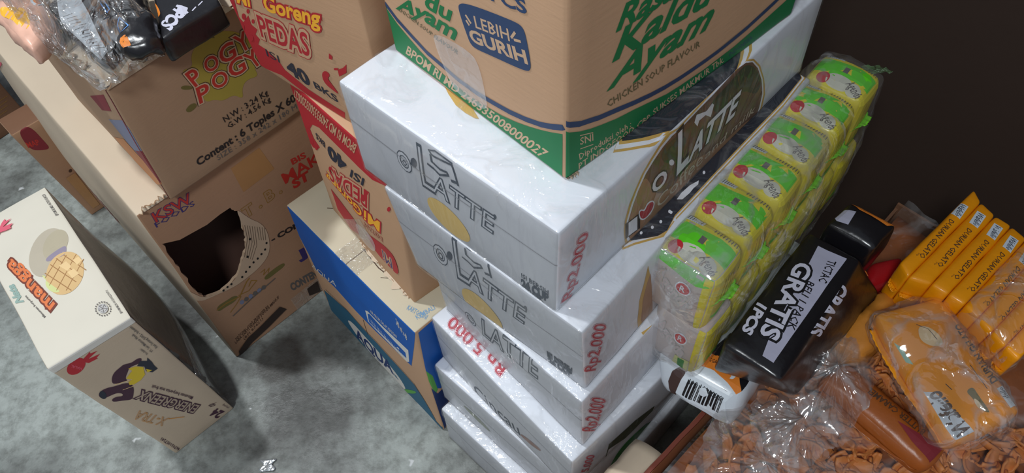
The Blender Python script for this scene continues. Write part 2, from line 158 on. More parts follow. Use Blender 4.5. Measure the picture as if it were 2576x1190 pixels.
 ('mango','T','l',[[0.0688,0.146],[0.0822,0.096]],0.0011,'mango_e',0),
 ('mango','T','l',[[0.078,0.1449],[0.0901,0.1035]],0.0011,'mango_e',0),
 ('mango','T','l',[[0.0493,0.1341],[0.0641,0.0862]],0.0011,'mango_e',0),
 ('mango','T','l',[[0.0596,0.0904],[0.0945,0.1219]],0.0011,'mango_e',0),
 ('mango','T','l',[[0.0505,0.0988],[0.0905,0.1358]],0.0011,'mango_e',0),
 ('mango','T','l',[[0.0464,0.1123],[0.0804,0.1427]],0.0011,'mango_e',0),
 ('mango','T','l',[[0.0465,0.1268],[0.07,0.1449]],0.0011,'mango_e',0),
 ('mango','T','p',[[0.0445,0.1361],[0.0489,0.127],[0.0419,0.1165],[0.0446,0.0995],[0.054,0.0919],[0.0503,0.1062],[0.0462,0.1198]],'lime_pale',1),
 ('mango','T','p',[[0.0668,0.1327],[0.0767,0.1335],[0.0784,0.1218],[0.072,0.1178]],'mango_f',0),
 ('mango','T','p',[[0.0713,0.116],[0.0793,0.116],[0.0815,0.104],[0.0723,0.1027]],'mango_f',0),
 ('mango','T','p',[[0.0833,0.1299],[0.0913,0.1299],[0.0926,0.1212],[0.0849,0.1182]],'mango_f',0),
 ('mango', 'T', 't', 'mangga', [[0.0411, 0.0815], [0.0248, 0.1878], [0.033, 0.0769]], [('brown_r', 0.12), ('orange_r', 0.025)], 0),
 ('mango', 'T', 't', 'Minuman berperisa', [[0.0257, 0.0714], [0.0186, 0.119], [0.0232, 0.0707]], [('ink_lt', 0.02)], 0),
 ('mango', 'T', 't', 'Nata', [[0.0129, 0.1125], [0.0127, 0.1464], [0.0049, 0.1176]], [('teal_gr', 0.05)], 0),
 ('mango', 'T', 't', 'BPOM RI MD 867031054123', [[0.0985, 0.2165], [0.098, 0.2678], [0.0947, 0.2173]], [('ink_lt', 0.02)], 0),
 ('mango', 'T', 't', 'BPOM MLN 00120032270711', [[0.0984, 0.0129], [0.0981, 0.0565], [0.0957, 0.0136]], [('ink_lt', 0.02)], 0),
 ('mango','T','e',[[0.0896,0.0273],[0.0903,0.0267],[0.0892,0.0263]],'ink_lt'),
 ('mango','T','e',[[0.0879,0.0245],[0.0885,0.0239],[0.0874,0.0235]],'ink_lt'),
 ('mango','T','e',[[0.0855,0.0228],[0.0862,0.0222],[0.0851,0.0219]],'ink_lt'),
 ('mango','T','e',[[0.0828,0.0224],[0.0835,0.0218],[0.0824,0.0215]],'ink_lt'),
 ('mango','T','e',[[0.0801,0.0234],[0.0808,0.0228],[0.0797,0.0224]],'ink_lt'),
 ('mango','T','e',[[0.0777,0.0255],[0.0784,0.0249],[0.0773,0.0245]],'ink_lt'),
 ('mango','T','e',[[0.076,0.0286],[0.0766,0.028],[0.0756,0.0276]],'ink_lt'),
 ('mango','T','e',[[0.075,0.0323],[0.0757,0.0317],[0.0746,0.0313]],'ink_lt'),
 ('mango','T','e',[[0.075,0.0362],[0.0757,0.0356],[0.0746,0.0352]],'ink_lt'),
 ('mango','T','e',[[0.0759,0.0397],[0.0766,0.0391],[0.0755,0.0387]],'ink_lt'),
 ('mango','T','e',[[0.0777,0.0425],[0.0783,0.0419],[0.0773,0.0415]],'ink_lt'),
 ('mango','T','e',[[0.0801,0.0443],[0.0807,0.0436],[0.0796,0.0433]],'ink_lt'),
 ('mango','T','e',[[0.0828,0.0447],[0.0834,0.0441],[0.0824,0.0437]],'ink_lt'),
 ('mango','T','e',[[0.0855,0.0437],[0.0862,0.0431],[0.0851,0.0427]],'ink_lt'),
 ('mango','T','e',[[0.0879,0.0415],[0.0886,0.0409],[0.0875,0.0405]],'ink_lt'),
 ('mango','T','e',[[0.0897,0.0384],[0.0903,0.0378],[0.0892,0.0374]],'ink_lt'),
 ('mango','T','e',[[0.0906,0.0346],[0.0913,0.034],[0.0902,0.0337]],'ink_lt'),
 ('mango','T','e',[[0.0906,0.0308],[0.0913,0.0302],[0.0902,0.0298]],'ink_lt'),
 ('mango','T','e',[[0.0828,0.0335],[0.0875,0.0292],[0.08,0.0269]],'grey_l'),
 ('mango','T','l',[[0.0828,0.0335],[0.087,0.0297],[0.0841,0.0282]],0.0007,'ink_lt',0),
 ('mango','T','l',[[0.0828,0.0335],[0.0818,0.027],[0.0797,0.0304]],0.0007,'ink_lt',0),
 ('mango','T','l',[[0.0828,0.0335],[0.078,0.0333],[0.0796,0.0368]],0.0007,'ink_lt',0),
 ('mango','T','l',[[0.0828,0.0335],[0.0808,0.0399],[0.0839,0.0387]],0.0007,'ink_lt',0),
 ('mango','T','l',[[0.0828,0.0335],[0.0864,0.0376],[0.0867,0.0334]],0.0007,'ink_lt',0),
 ('mango','T','p',[[0.0297,0.251],[0.0354,0.258],[0.041,0.2623],[0.0407,0.2569],[0.0479,0.2563],[0.0399,0.2522],[0.0341,0.2495],[0.0416,0.2477],[0.0472,0.2459],[0.0424,0.2428],[0.0425,0.2386],[0.0356,0.2398],[0.0285,0.2426],[0.0259,0.2397]],'pink',0),
 ('mango','F','p',[[0.0323,0.3012],[0.0433,0.3059],[0.0421,0.3028],[0.0495,0.3001],[0.0448,0.299],[0.0356,0.2964],[0.0476,0.2932],[0.0488,0.2932],[0.0422,0.2899],[0.0431,0.2879],[0.0324,0.2898],[0.0311,0.2934]],'red_m',0),
 ('mango','F','e',[[0.021,0.2967],[0.0312,0.2948],[0.0153,0.2843]],'red_m'),
 ('mango', 'F', 't', 'HALAL', [[0.0239, 0.2894], [0.0195, 0.3041], [0.021, 0.2862]], [('pink', 0.03)], 0),
 ('mango','F','p',[[0.0506,0.2504],[0.0556,0.2514],[0.0628,0.2456],[0.0692,0.2463],[0.0733,0.2454],[0.0749,0.2413],[0.0694,0.2355],[0.057,0.2405],[0.053,0.236],[0.0432,0.2264],[0.0434,0.2187],[0.0294,0.2286],[0.0305,0.2359],[0.0363,0.2446],[0.0424,0.249]],'plum',1),
 ('mango','F','p',[[0.0268,0.2255],[0.0423,0.2167],[0.042,0.2022],[0.0327,0.1868],[0.027,0.1808],[0.0196,0.1898],[0.0109,0.199],[0.013,0.2052],[0.0188,0.2048],[0.024,0.1978],[0.0268,0.2027],[0.0235,0.2103],[0.0174,0.213],[0.0096,0.215],[0.0066,0.2201],[0.0084,0.2283],[0.0137,0.2323],[0.0215,0.2305]],'plum',1),
 ('mango','F','p',[[0.0551,0.2399],[0.063,0.2348],[0.0679,0.2255],[0.0639,0.2153],[0.0622,0.2106],[0.0535,0.206],[0.0442,0.2062],[0.0404,0.2105],[0.0423,0.2167],[0.0479,0.217],[0.044,0.2251],[0.0507,0.229],[0.0559,0.2316]],'yellow_m',0),
 ('mango','F','p',[[0.0715,0.2394],[0.0766,0.2317],[0.0799,0.2373],[0.0794,0.2238],[0.078,0.2152],[0.0777,0.2055],[0.0699,0.2058],[0.0663,0.2153],[0.0692,0.2251],[0.0643,0.2345]],'ink_n',0),
 ('mango','F','p',[[0.0684,0.2192],[0.072,0.2099],[0.0659,0.2115]],'yellow_m',0),
 ('mango','F','l',[[0.0301,0.2274],[0.0475,0.2177]],0.0012,'mango_f',0),
 ('mango','F','l',[[0.0307,0.2096],[0.0435,0.2035]],0.0009,'mango_f',0),
 ('mango','F','e',[[0.0114,0.2232],[0.0114,0.2156],[0.0073,0.2188]],'ink_n'),
 ('mango', 'F', 't', 'ENERGREENX', [[0.0748, 0.0707], [0.0446, 0.1854], [0.0621, 0.0619]], [('plum', 0.1), ('kraft_m', 0.02)], 0.25),
 ('mango', 'F', 't', 'Minuman berperisa mix fruit', [[0.079, 0.1005], [0.058, 0.1834], [0.0745, 0.0962]], [('plum', 0.02)], 0),
 ('mango', 'F', 't', '24', [[0.0902, 0.0122], [0.0866, 0.034], [0.0766, 0.0088]], [('plum', 0.04)], 0),
 ('mango', 'F', 't', 'cup', [[0.09, 0.0421], [0.0896, 0.0525], [0.0828, 0.0462]], [('plum', 0.02)], 0),
 ('mango', 'F', 't', 'Isi/isi', [[0.0959, 0.0309], [0.0976, 0.013], [0.0998, 0.0308]], [('plum', 0)], 0),
 ('mango', 'F', 't', 'X-TRA', [[0.0356, 0.0917], [0.0212, 0.15], [0.0222, 0.0829]], [('orange_m', 0.01), ('kraft_m', -0.02)], 0.2),
 ('mango','F','l',[[0.035,0.0905],[0.0492,0.0711]],0.0015,'orange_m',0),
 ('mango', 'F', 't', '867031057241', [[0.0099, 0.0075], [0.0085, 0.0607], [0.0053, 0.0042]], [('plum', 0.03)], 0),
 ('mango', 'F', 't', 'Produksi :', [[0.0845, 0.2443], [0.0833, 0.2613], [0.0815, 0.2424]], [('ink_lt', 0.03)], 0),
 ('mango', 'F', 't', 'PT. Sari Makmur Abadi', [[0.0908, 0.2435], [0.0905, 0.2916], [0.0876, 0.2414]], [('ink_lt', 0.03)], 0),
 ('mango', 'F', 't', 'Kav Serang 5002 - Industri', [[0.098, 0.2444], [0.0957, 0.3061], [0.0945, 0.2423]], [('ink_lt', 0.02)], 0),
 ('green','L','p',[[-0.0005,0.047],[0.0061,0.0418],[0.0148,0.0353],[0.028,0.0294],[0.0413,0.0243],[0.0567,0.02],[0.0703,0.0177],[0.0839,0.0163],[0.103,0.0155],[0.122,0.0182],[0.1402,0.0212],[0.1562,0.0256],[0.1682,0.0298],[0.1799,0.0346],[0.1895,0.0393],[0.2011,0.0458],[0.2012,-0.0007],[0.1938,-0.0037],[0.1273,0.0009],[0.0677,0.0045],[0.0006,0.0023],[-0.0013,0.0217]],'green',0),
 ('green','L','l',[[0.0037,0.0481],[0.0163,0.0403],[0.0354,0.0335],[0.0526,0.0287],[0.0723,0.0277],[0.0913,0.0255],[0.1119,0.0259],[0.1303,0.0284],[0.1481,0.0311],[0.1652,0.0351],[0.18,0.0402],[0.1912,0.0459],[0.2011,0.0521]],0.0048,'navy_g',0),
 ('green', 'L', 't', 'BPOM RI MD 246335008000027', [[0.0177, 0.0075], [0.1806, 0.0061], [0.0243, 0.019]], [('kraft_g', 0.02)], 0),
 ('green', 'L', 't', 'du', [[0.0637, 0.0777], [0.0924, 0.0812], [0.0641, 0.0917]], [('green', 0.03)], 0.3),
 ('green', 'L', 't', 'Ay', [[0.0199, 0.0526], [0.059, 0.0642], [0.0239, 0.066]], [('green', 0.03)], 0.3),
 ('green', 'L', 't', 'am', [[0.0597, 0.0632], [0.0942, 0.0657], [0.0632, 0.074]], [('green', 0.03)], 0.2),
 ('green', 'L', 't', 'CHICKEN SOUP FLAVOUR', [[0.0204, 0.0521], [0.0957, 0.0532], [0.0231, 0.0566]], [('kraft_dk', 0.02)], 0),
 ('green','L','p',[[0.105,0.0989],[0.1072,0.1021],[0.1116,0.1048],[0.1235,0.1084],[0.1475,0.1136],[0.1626,0.1167],[0.168,0.1164],[0.1703,0.1126],[0.1722,0.1027],[0.174,0.0897],[0.173,0.0849],[0.1701,0.0823],[0.16,0.0796],[0.1355,0.0747],[0.1182,0.0709],[0.113,0.0725],[0.1108,0.0783],[0.1068,0.0907]],'navy_g',1),
 ('green', 'L', 't', 'LEBIH', [[0.1218, 0.0907], [0.1555, 0.0984], [0.1206, 0.0995]], [('kraft_g', 0.02)], 0),
 ('green', 'L', 't', 'GURIH', [[0.1155, 0.0758], [0.1709, 0.0889], [0.1132, 0.0852]], [('kraft_g', 0.035)], 0),
 ('green','L','l',[[0.1126,0.0957],[0.1166,0.092]],0.002,'kraft_g',0),
 ('green','L','l',[[0.1125,0.0914],[0.1145,0.0894]],0.002,'kraft_g',0),
 ('green','L','l',[[0.1608,0.1079],[0.1573,0.1023]],0.002,'kraft_g',0),
 ('green','L','l',[[0.1654,0.1037],[0.16,0.1019]],0.002,'kraft_g',0),
 ('green', 'L', 't', 'PCS', [[0.1408, 0.1217], [0.1725, 0.128], [0.1395, 0.1308]], [('navy_g', 0.03)], 0),
 ('green','L','p',[[0.0686,0.0606],[0.1141,0.0661],[0.1212,0.0549],[0.1237,0.0353],[0.1243,0.0149],[0.104,0.0095],[0.0825,0.0089],[0.0767,0.0248],[0.0695,0.0423]],'film_tape',0),
 ('green','F','p',[[-0.0006,0.0498],[0.0135,0.0411],[0.0233,0.0369],[0.0315,0.0343],[0.0485,0.0295],[0.066,0.0263],[0.0843,0.0218],[0.1034,0.0167],[0.1187,0.0151],[0.1322,0.0146],[0.1481,0.0138],[0.1617,0.0149],[0.1818,0.0158],[0.2018,0.0183],[0.2221,0.0209],[0.2427,0.0239],[0.2529,0.0259],[0.3043,0.0001],[0.275,0.0014],[0.23,0.0],[0.1666,-0.0031],[0.1069,-0.003],[0.0661,-0.0056],[0.0149,-0.0049],[0.0048,-0.0051],[-0.0003,0.0]],'green',0),
 ('green','F','l',[[-0.0006,0.057],[0.0133,0.0486],[0.031,0.0424],[0.0477,0.0384],[0.0651,0.0338],[0.0831,0.0296],[0.0998,0.0264],[0.1168,0.0246],[0.1301,0.0242],[0.1455,0.0241],[0.1591,0.0246],[0.1786,0.0262],[0.1945,0.0274],[0.2282,0.033],[0.238,0.0354]],0.0046,'navy_g',0),
 ('green', 'F', 't', 'SNI', [[0.0139, 0.0275], [0.0262, 0.0234], [0.0134, 0.0349]], [('kraft_g', 0.01)], 0),
 ('green','F','l',[[0.0141,0.0236],[0.0261,0.0194]],0.0008,'kraft_g',0),
 ('green','F','l',[[0.0136,0.0371],[0.0255,0.0317]],0.0008,'kraft_g',0),
 ('green', 'F', 't', 'Diproduksi oleh :', [[0.0136, 0.0126], [0.0657, 0.0095], [0.0126, 0.0192]], [('kraft_g', 0.015)], 0),
 ('green', 'F', 't', 'PT INDOFOOD CBP', [[0.013, 0.0027], [0.0877, 0.001], [0.0125, 0.0094]], [('kraft_g', 0.02)], 0),
 ('green', 'F', 't', 'SUKSES MAKMUR Tbk.', [[0.0921, 0.0019], [0.1735, 0.0056], [0.0894, 0.0099]], [('kraft_g', 0.02)], 0),
 ('green', 'F', 't', 'JAKARTA 12910', [[0.015, -0.0063], [0.0698, -0.006], [0.0142, -0.0011]], [('kraft_g', 0.02)], 0),
 ('green', 'F', 't', 'INDONESIA', [[0.18, 0.0068], [0.2085, 0.0079], [0.1771, 0.0124]], [('navy_g', 0.0)], 0),
 ('green', 'F', 't', 'Rasa', [[0.0417, 0.1093], [0.0926, 0.1083], [0.0456, 0.1256]], [('green', 0.03)], 0.15),
 ('green', 'F', 't', 'Kaldu', [[0.0411, 0.0863], [0.1298, 0.0832], [0.0456, 0.108]], [('green', 0.03)], 0.15),
 ('green', 'F', 't', 'Ayam', [[0.0388, 0.0633], [0.1339, 0.0595], [0.0466, 0.0851]], [('green', 0.03)], 0.15),
 ('green', 'F', 't', 'CHICKEN SOUP FLAVOUR', [[0.0388, 0.0465], [0.1323, 0.0456], [0.0374, 0.0534]], [('kraft_dk', 0.02)], 0),
 ('Dd','L','p',[[0.0014,0.0899],[0.0137,0.095],[0.0048,0.0688],[0.0108,0.0652],[0.0303,0.0832],[0.0272,0.0705],[0.0366,0.0686],[0.0267,0.0577],[0.0317,0.0536],[0.0221,0.042],[0.0357,0.0419],[0.0517,0.0365],[0.0571,0.0257],[0.0895,0.0152],[0.1435,0.013],[0.1359,-0.0091],[0.0443,0.0106],[0.0003,-0.0004]],'red_b',0),
 ('Dd','L','e',[[0.0183,0.0759],[0.0232,0.078],[0.0151,0.0704]],'red_b'),
 ('Dd','L','e',[[0.034,0.0898],[0.0374,0.0913],[0.032,0.0861]],'red_b'),
 ('Dd','L','e',[[0.0354,0.0783],[0.0389,0.0799],[0.0333,0.0745]],'red_b'),
 ('Dd','L','e',[[0.0019,0.0548],[0.0079,0.0576],[-0.002,0.0481]],'red_b'),
 ('Dd','L','e',[[0.0134,0.046],[0.0182,0.0483],[0.0102,0.0405]],'red_b'),
 ('Dd', 'L', 't', 'Mi', [[0.0196, 0.0939], [0.0433, 0.0997], [0.027, 0.113]], [('red_b', 0.1), ('yel_or', 0.03)], 0),
 ('Dd', 'L', 't', 'Goreng', [[0.0712, 0.1081], [0.1511, 0.124], [0.0774, 0.1273]], [('red_b', 0.11), ('yel_or', 0.03)], 0),
 ('Dd', 'L', 't', 'PEDAS', [[0.0407, 0.0625], [0.1193, 0.0757], [0.0492, 0.0928]], [('red_b', 0.14), ('kraft_b', 0.115), ('red_b', 0.02)], 0),
 ('Dd', 'L', 't', 'ISI', [[0.0315, 0.0314], [0.0544, 0.0338], [0.0343, 0.0428]], [('ink_n', 0)], 0),
 ('Dd', 'L', 't', '40', [[0.0649, 0.0252], [0.0971, 0.024], [0.0674, 0.0459]], [('ink_n', 0.04)], 0),
 ('Dd', 'L', 't', 'BKS', [[0.1061, 0.027], [0.1389, 0.0247], [0.1068, 0.0368]], [('ink_n', 0.02)], 0),
 ('Dd','L','p',[[0.1284,0.0586],[0.1377,0.0675],[0.1435,0.0643],[0.1358,0.0561],[0.1408,0.0501],[0.1468,0.0403],[0.1398,0.0409],[0.1268,0.0448]],'red_b',1),
 ('Dd','L','p',[[0.1574,0.0775],[0.1663,0.084],[0.1731,0.0914],[0.1693,0.0796],[0.1568,0.0691]],'red_b',0),
 ('Dd','L','p',[[0.1523,0.0947],[0.156,0.0927],[0.1538,0.0877],[0.1497,0.0876]],'red_b',0),
 ('Dd','L','p',[[0.1529,0.0777],[0.1596,0.0807],[0.1572,0.077],[0.1519,0.0747]],'red_b',0),
 ('E','L','p',[[-0.003,0.2402],[0.0837,0.2559],[0.1555,0.2608],[0.2204,0.2648],[0.2385,0.2496],[0.2242,0.2045],[0.2083,0.1752],[0.1945,0.179],[0.2023,0.2063],[0.1802,0.1957],[0.1723,0.1995],[0.149,0.1898],[0.1242,0.1897],[0.0735,0.193],[0.0469,0.1941],[0.0299,0.1865],[0.018,0.1711],[0.0209,0.1566],[0.031,0.1501],[0.0202,0.1375],[0.0061,0.1308],[-0.0013,0.1485],[-0.0142,0.133],[-0.0062,0.1785]],'red_b',0),
 ('E','L','e',[[0.0135,0.1734],[0.0209,0.1787],[0.01,0.1654]],'red_b'),
 ('E','L','e',[[0.009,0.1419],[0.0151,0.1466],[0.006,0.1351]],'red_b'),
 ('E','L','e',[[0.0193,0.1396],[0.0242,0.1435],[0.017,0.1341]],'red_b'),
 ('E','L','e',[[0.1911,0.1919],[0.1965,0.1965],[0.1897,0.1849]],'red_b'),
 ('E','L','e',[[0.186,0.1953],[0.1891,0.1979],[0.1852,0.1914]],'red_b'),
 ('E','L','e',[[0.1735,0.1634],[0.1772,0.1667],[0.1724,0.1587]],'red_b'),
 ('E', 'L', 't', 'BPOM RI MD 2409335003200027', [[0.1305, 0.2274], [0.0113, 0.2291], [0.1211, 0.2091]], [('kraft_b', 0.02)], 0),
 ('E', 'L', 't', 'ISI', [[0.1314, 0.1772], [0.1049, 0.1709], [0.1237, 0.1602]], [('ink_n', 0.02)], 0),
 ('E', 'L', 't', '40', [[0.0941, 0.1778], [0.0591, 0.1754], [0.0891, 0.1549]], [('ink_n', 0.05)], 0),
 ('E', 'L', 't', 'BKS', [[0.052, 0.175], [0.0333, 0.1766], [0.0489, 0.1636]], [('ink_n', 0.02)], 0),
 ('E', 'L', 't', 'PEDAS', [[0.1305, 0.1523], [0.0433, 0.1283], [0.1227, 0.1208]], [('red_b', 0.13), ('kraft_b', 0.1), ('red_b', 0.02)], 0),
 ('E', 'L', 't', 'Goreng', [[0.107, 0.1043], [0.03, 0.1081], [0.1013, 0.0845]], [('red_b', 0.09), ('yel_or', 0.02)], 0),
 ('E', 'L', 't', 'Mi', [[0.1473, 0.1184], [0.1139, 0.1095], [0.1411, 0.095]], [('red_b', 0.09), ('yel_or', 0.02)], 0),
 ('E', 'L', 't', 'INSTAN', [[0.1451, 0.0877], [0.1053, 0.0787], [0.1434, 0.0777]], [('red_b', 0.03), ('kraft_b', 0)], 0),
 ('E','L','p',[[0.0239,0.0682],[0.0777,0.0567],[0.084,0.0487],[0.0762,0.023],[0.0517,0.0096],[0.0229,0.0244]],'red_b',0),
 ('E','L','p',[[0.0995,0.0547],[0.1276,0.0657],[0.1488,0.0735],[0.1671,0.0712],[0.169,0.0321],[0.1453,0.0288],[0.1184,0.0292],[0.1089,0.0452]],'red_b',1),
 ('E', 'L', 't', 'Mi', [[0.1562, 0.0566], [0.1363, 0.0545], [0.1543, 0.0322]], [('kraft_b', 0.05), ('navy', 0.0)], 0),
 ('E','L','p',[[0.0763,0.0522],[0.1009,0.0653],[0.1226,0.0592],[0.1184,0.0292],[0.094,0.0166],[0.0774,0.0209]],'film_tape',0),
 ('aqua','L','p',[[0.0038,0.2984],[0.2901,0.2975],[0.2542,0.167],[0.1525,0.1644],[0.0754,0.1696],[0.02,0.1561],[0.0037,0.2247]],'blue_a',0),
 ('aqua','L','p',[[0.0123,0.0841],[0.0904,0.1191],[0.1635,0.115],[0.2428,0.0915],[0.276,0.0133],[0.295,0.0105],[0.247,-0.0338],[0.1495,-0.0386],[0.0664,-0.0467],[-0.001,-0.0107]],'teal_a',0),
 ('aqua','L','l',[[0.0238,0.0989],[0.0911,0.1213],[0.165,0.1203],[0.244,0.0968],[0.2745,0.0189]],0.0016,'ink_lt',0),
 ('aqua','L','l',[[0.145,0.16],[0.1415,0.1109]],0.0012,'ink',0),
 ('aqua','L','e',[[0.1373,0.0366],[0.204,0.0199],[0.1371,0.0779]],'white_a'),
 ('aqua', 'L', 't', 'AQUA', [[0.0802, 0.0141], [0.1764, 0.0254], [0.0899, 0.0635]], [('navy_a', 0.04)], 0),
 ('aqua','L','p',[[0.1632,0.207],[0.1704,0.2144],[0.2586,0.2167],[0.2517,0.176],[0.2447,0.1664],[0.1606,0.1745]],'white_a',0),
 ('aqua','L','p',[[0.1675,0.2036],[0.1747,0.211],[0.2485,0.1973],[0.2471,0.1803],[0.1632,0.1765]],'blue_a',0),
 ('aqua','L','l',[[0.1704,0.1937],[0.168,0.1824]],0.0007,'white_a',0),
 ('aqua','L','l',[[0.1735,0.1931],[0.1711,0.1817]],0.0007,'white_a',0),
 ('aqua','L','l',[[0.1765,0.1925],[0.1741,0.1811]],0.0007,'white_a',0),
 ('aqua','L','l',[[0.1796,0.1919],[0.1772,0.1804]],0.0007,'white_a',0),
 ('aqua','L','l',[[0.1827,0.1913],[0.1803,0.1797]],0.0007,'white_a',0),
 ('aqua','L','l',[[0.1857,0.1907],[0.1833,0.179]],0.0007,'white_a',0),
 ('aqua','L','l',[[0.1888,0.1901],[0.1864,0.1784]],0.0007,'white_a',0),
 ('aqua','L','l',[[0.1918,0.1896],[0.1894,0.1777]],0.0007,'white_a',0),
 ('aqua','L','l',[[0.1948,0.189],[0.1924,0.177]],0.0007,'white_a',0),
 ('aqua','L','l',[[0.1979,0.1884],[0.1955,0.1764]],0.0007,'white_a',0),
 ('aqua','L','l',[[0.2009,0.1878],[0.1985,0.1757]],0.0007,'white_a',0),
 ('aqua','L','l',[[0.2039,0.1872],[0.2015,0.175]],0.0007,'white_a',0),
 ('aqua','L','l',[[0.2069,0.1867],[0.2045,0.1744]],0.0007,'white_a',0),
 ('aqua','L','l',[[0.2099,0.1861],[0.2075,0.1737]],0.0007,'white_a',0),
 ('aqua','L','l',[[0.2129,0.1855],[0.2105,0.173]],0.0007,'white_a',0),
 ('aqua','L','l',[[0.2159,0.1849],[0.2135,0.1724]],0.0007,'white_a',0),
 ('aqua','L','l',[[0.2189,0.1844],[0.2165,0.1717]],0.0007,'white_a',0),
 ('aqua','L','l',[[0.2219,0.1838],[0.2195,0.171]],0.0007,'white_a',0),
 ('aqua','L','l',[[0.2248,0.1832],[0.2225,0.1704]],0.0007,'white_a',0),
 ('aqua','L','l',[[0.2278,0.1827],[0.2255,0.1697]],0.0007,'white_a',0),
 ('aqua','L','l',[[0.2308,0.1821],[0.2284,0.1691]],0.0007,'white_a',0),
 ('aqua','L','l',[[0.2337,0.1815],[0.2314,0.1684]],0.0007,'white_a',0),
 ('aqua','L','l',[[0.2367,0.181],[0.2344,0.1678]],0.0007,'white_a',0),
 ('aqua','L','l',[[0.2396,0.1804],[0.2373,0.1671]],0.0007,'white_a',0),
 ('aqua', 'L', 't', 'AIR MINUM DALAM KEMASAN', [[0.1802, 0.2226], [0.2361, 0.221], [0.1829, 0.2331]], [('white_a', 0)], 0),
 ('aqua', 'L', 't', '240 ml x 48', [[0.2471, 0.2714], [0.2631, 0.248], [0.2503, 0.2882]], [('white_a', 0.02)], 0),
 ('aqua', 'L', 't', 'AQUA', [[0.0038, 0.1445], [0.0846, 0.18], [0.0097, 0.1617]], [('white_a', 0)], 0),
 ('aqua','L','p',[[0.1726,-0.0345],[0.2214,0.0398],[0.2419,0.0647],[0.2318,0.0412],[0.201,-0.0046]],'green_a',1),
 ('aqua','F','p',[[0.0049,0.2912],[0.0414,0.2935],[0.0327,0.1384],[0.0148,0.1249],[0.0091,0.1336],[0.0069,0.1759],[0.0003,0.1978]],'blue_a',0),
 ('aqua','F','p',[[0.0003,0.1978],[0.0075,0.175],[0.0097,0.1295],[0.0043,0.1207],[0.0004,0.1664]],'green_a',0),
 ('aqua','F','p',[[0.0008,0.1463],[0.0079,0.1185],[0.0262,0.1213],[0.0156,0.0206],[0.0033,0.0014]],'navy_a',0),
 ('aqua', 'T', 't', 'KARTON INI', [[0.0141, 0.0333], [0.0217, 0.0047], [0.0202, 0.0358]], [('blue_t', 0.02)], 0),
 ('aqua', 'T', 't', 'KEMBALI', [[0.0143, 0.0123], [0.0397, 0.0078], [0.0158, 0.0185]], [('blue_t', 0.03)], 0),
 ('aqua','T','l',[[0.0312,0.1459],[0.027,0.1076],[0.0287,0.087],[0.0282,0.0598],[0.0288,0.0345]],0.0014,'brown_dk',0),
 ('aqua','T','l',[[0.0199,0.0937],[0.0286,0.0824],[0.0281,0.0509]],0.0009,'brown_dk',0),
 ('aqua','T','l',[[0.0379,0.2396],[0.0433,0.2328]],0.0014,'brown_dk',0),
 ('g1', 'L', 't', 'O', [[0.065, 0.0509], [0.0814, 0.0517], [0.0655, 0.0712]], [('ink_g', 0.05), ('grey_bd', 0.01)], 0),
 ('g1', 'L', 't', 'O', [[0.0702, 0.0563], [0.0763, 0.0565], [0.0705, 0.0636]], [('ink_g', 0.02)], 0),
 ('g1','L','e',[[0.0866,0.069],[0.0902,0.0686],[0.0844,0.0625]],'ink_g'),
 ('g1', 'L', 't', 'L', [[0.0937, 0.0481], [0.1081, 0.0494], [0.0951, 0.094]], [('ink_g', 0.035), ('grey_bd', -0.015)], 0),
 ('g1', 'L', 't', 'ATTE', [[0.1057, 0.05], [0.1723, 0.0498], [0.1096, 0.0735]], [('ink_g', 0.035), ('grey_bd', -0.015)], 0),
 ('g1','L','e',[[0.1762,0.0731],[0.178,0.0733],[0.1757,0.0699]],'ink_g'),
 ('g1','L','l',[[0.1085,0.0974],[0.111,0.0945],[0.1144,0.0943],[0.1231,0.0962],[0.1342,0.099],[0.1365,0.0923],[0.139,0.0808]],0.002,'ink_g',0),
 ('g1','L','l',[[0.1085,0.0974],[0.1156,0.1009],[0.1345,0.1008]],0.0013,'ink_g',0),
 ('g1','L','l',[[0.1051,0.0804],[0.1116,0.0798],[0.1181,0.0775],[0.1286,0.0841],[0.1273,0.0866],[0.1193,0.0843],[0.1103,0.0865],[0.1098,0.0929]],0.0022,'ink_g',0),
 ('g1','L','l',[[0.1323,0.0808],[0.1367,0.0823]],0.003,'ink_g',0),
 ('g1','L','e',[[0.1187,0.0227],[0.1431,0.0235],[0.1232,0.0031]],'gold_l'),
 ('g1', 'L', 't', 'ISI BERSIH', [[0.2007, 0.0156], [0.2289, 0.0186], [0.2006, 0.022]], [('ink_g', 0.06)], 0),
 ('g1', 'L', 't', '24 CUP', [[0.2003, 0.0019], [0.2287, 0.0083], [0.2001, 0.0128]], [('ink_g', 0.06)], 0),
 ('g1', 'L', 't', '@140ML', [[0.2061, -0.0049], [0.2237, -0.0004], [0.2038, 0.0042]], [('ink_g', 0.06)], 0),
 ('g2', 'L', 't', 'O', [[0.0478, 0.0557], [0.0651, 0.0575], [0.0526, 0.0866]], [('ink_g', 0.05), ('grey_bd', 0.01)], 0),
 ('g2', 'L', 't', 'O', [[0.0544, 0.0641], [0.0608, 0.0647], [0.0562, 0.0754]], [('ink_g', 0.02)], 0),
 ('g2','L','e',[[0.074,0.0843],[0.0776,0.084],[0.0704,0.0743]],'ink_g'),
 ('g2', 'L', 't', 'L', [[0.0773, 0.0523], [0.0926, 0.0548], [0.0874, 0.1227]], [('ink_g', 0.035), ('grey_bd', -0.015)], 0),
 ('g2', 'L', 't', 'ATTE', [[0.0902, 0.0557], [0.16, 0.0575], [0.0985, 0.0923]], [('ink_g', 0.035), ('grey_bd', -0.015)], 0),
 ('g2','L','e',[[0.1672,0.0954],[0.169,0.0958],[0.1662,0.0903]],'ink_g'),
 ('g2','L','l',[[0.1017,0.1286],[0.1037,0.1244],[0.1071,0.1244],[0.1163,0.1278],[0.1281,0.1329],[0.1293,0.1229],[0.13,0.1054]],0.002,'ink_g',0),
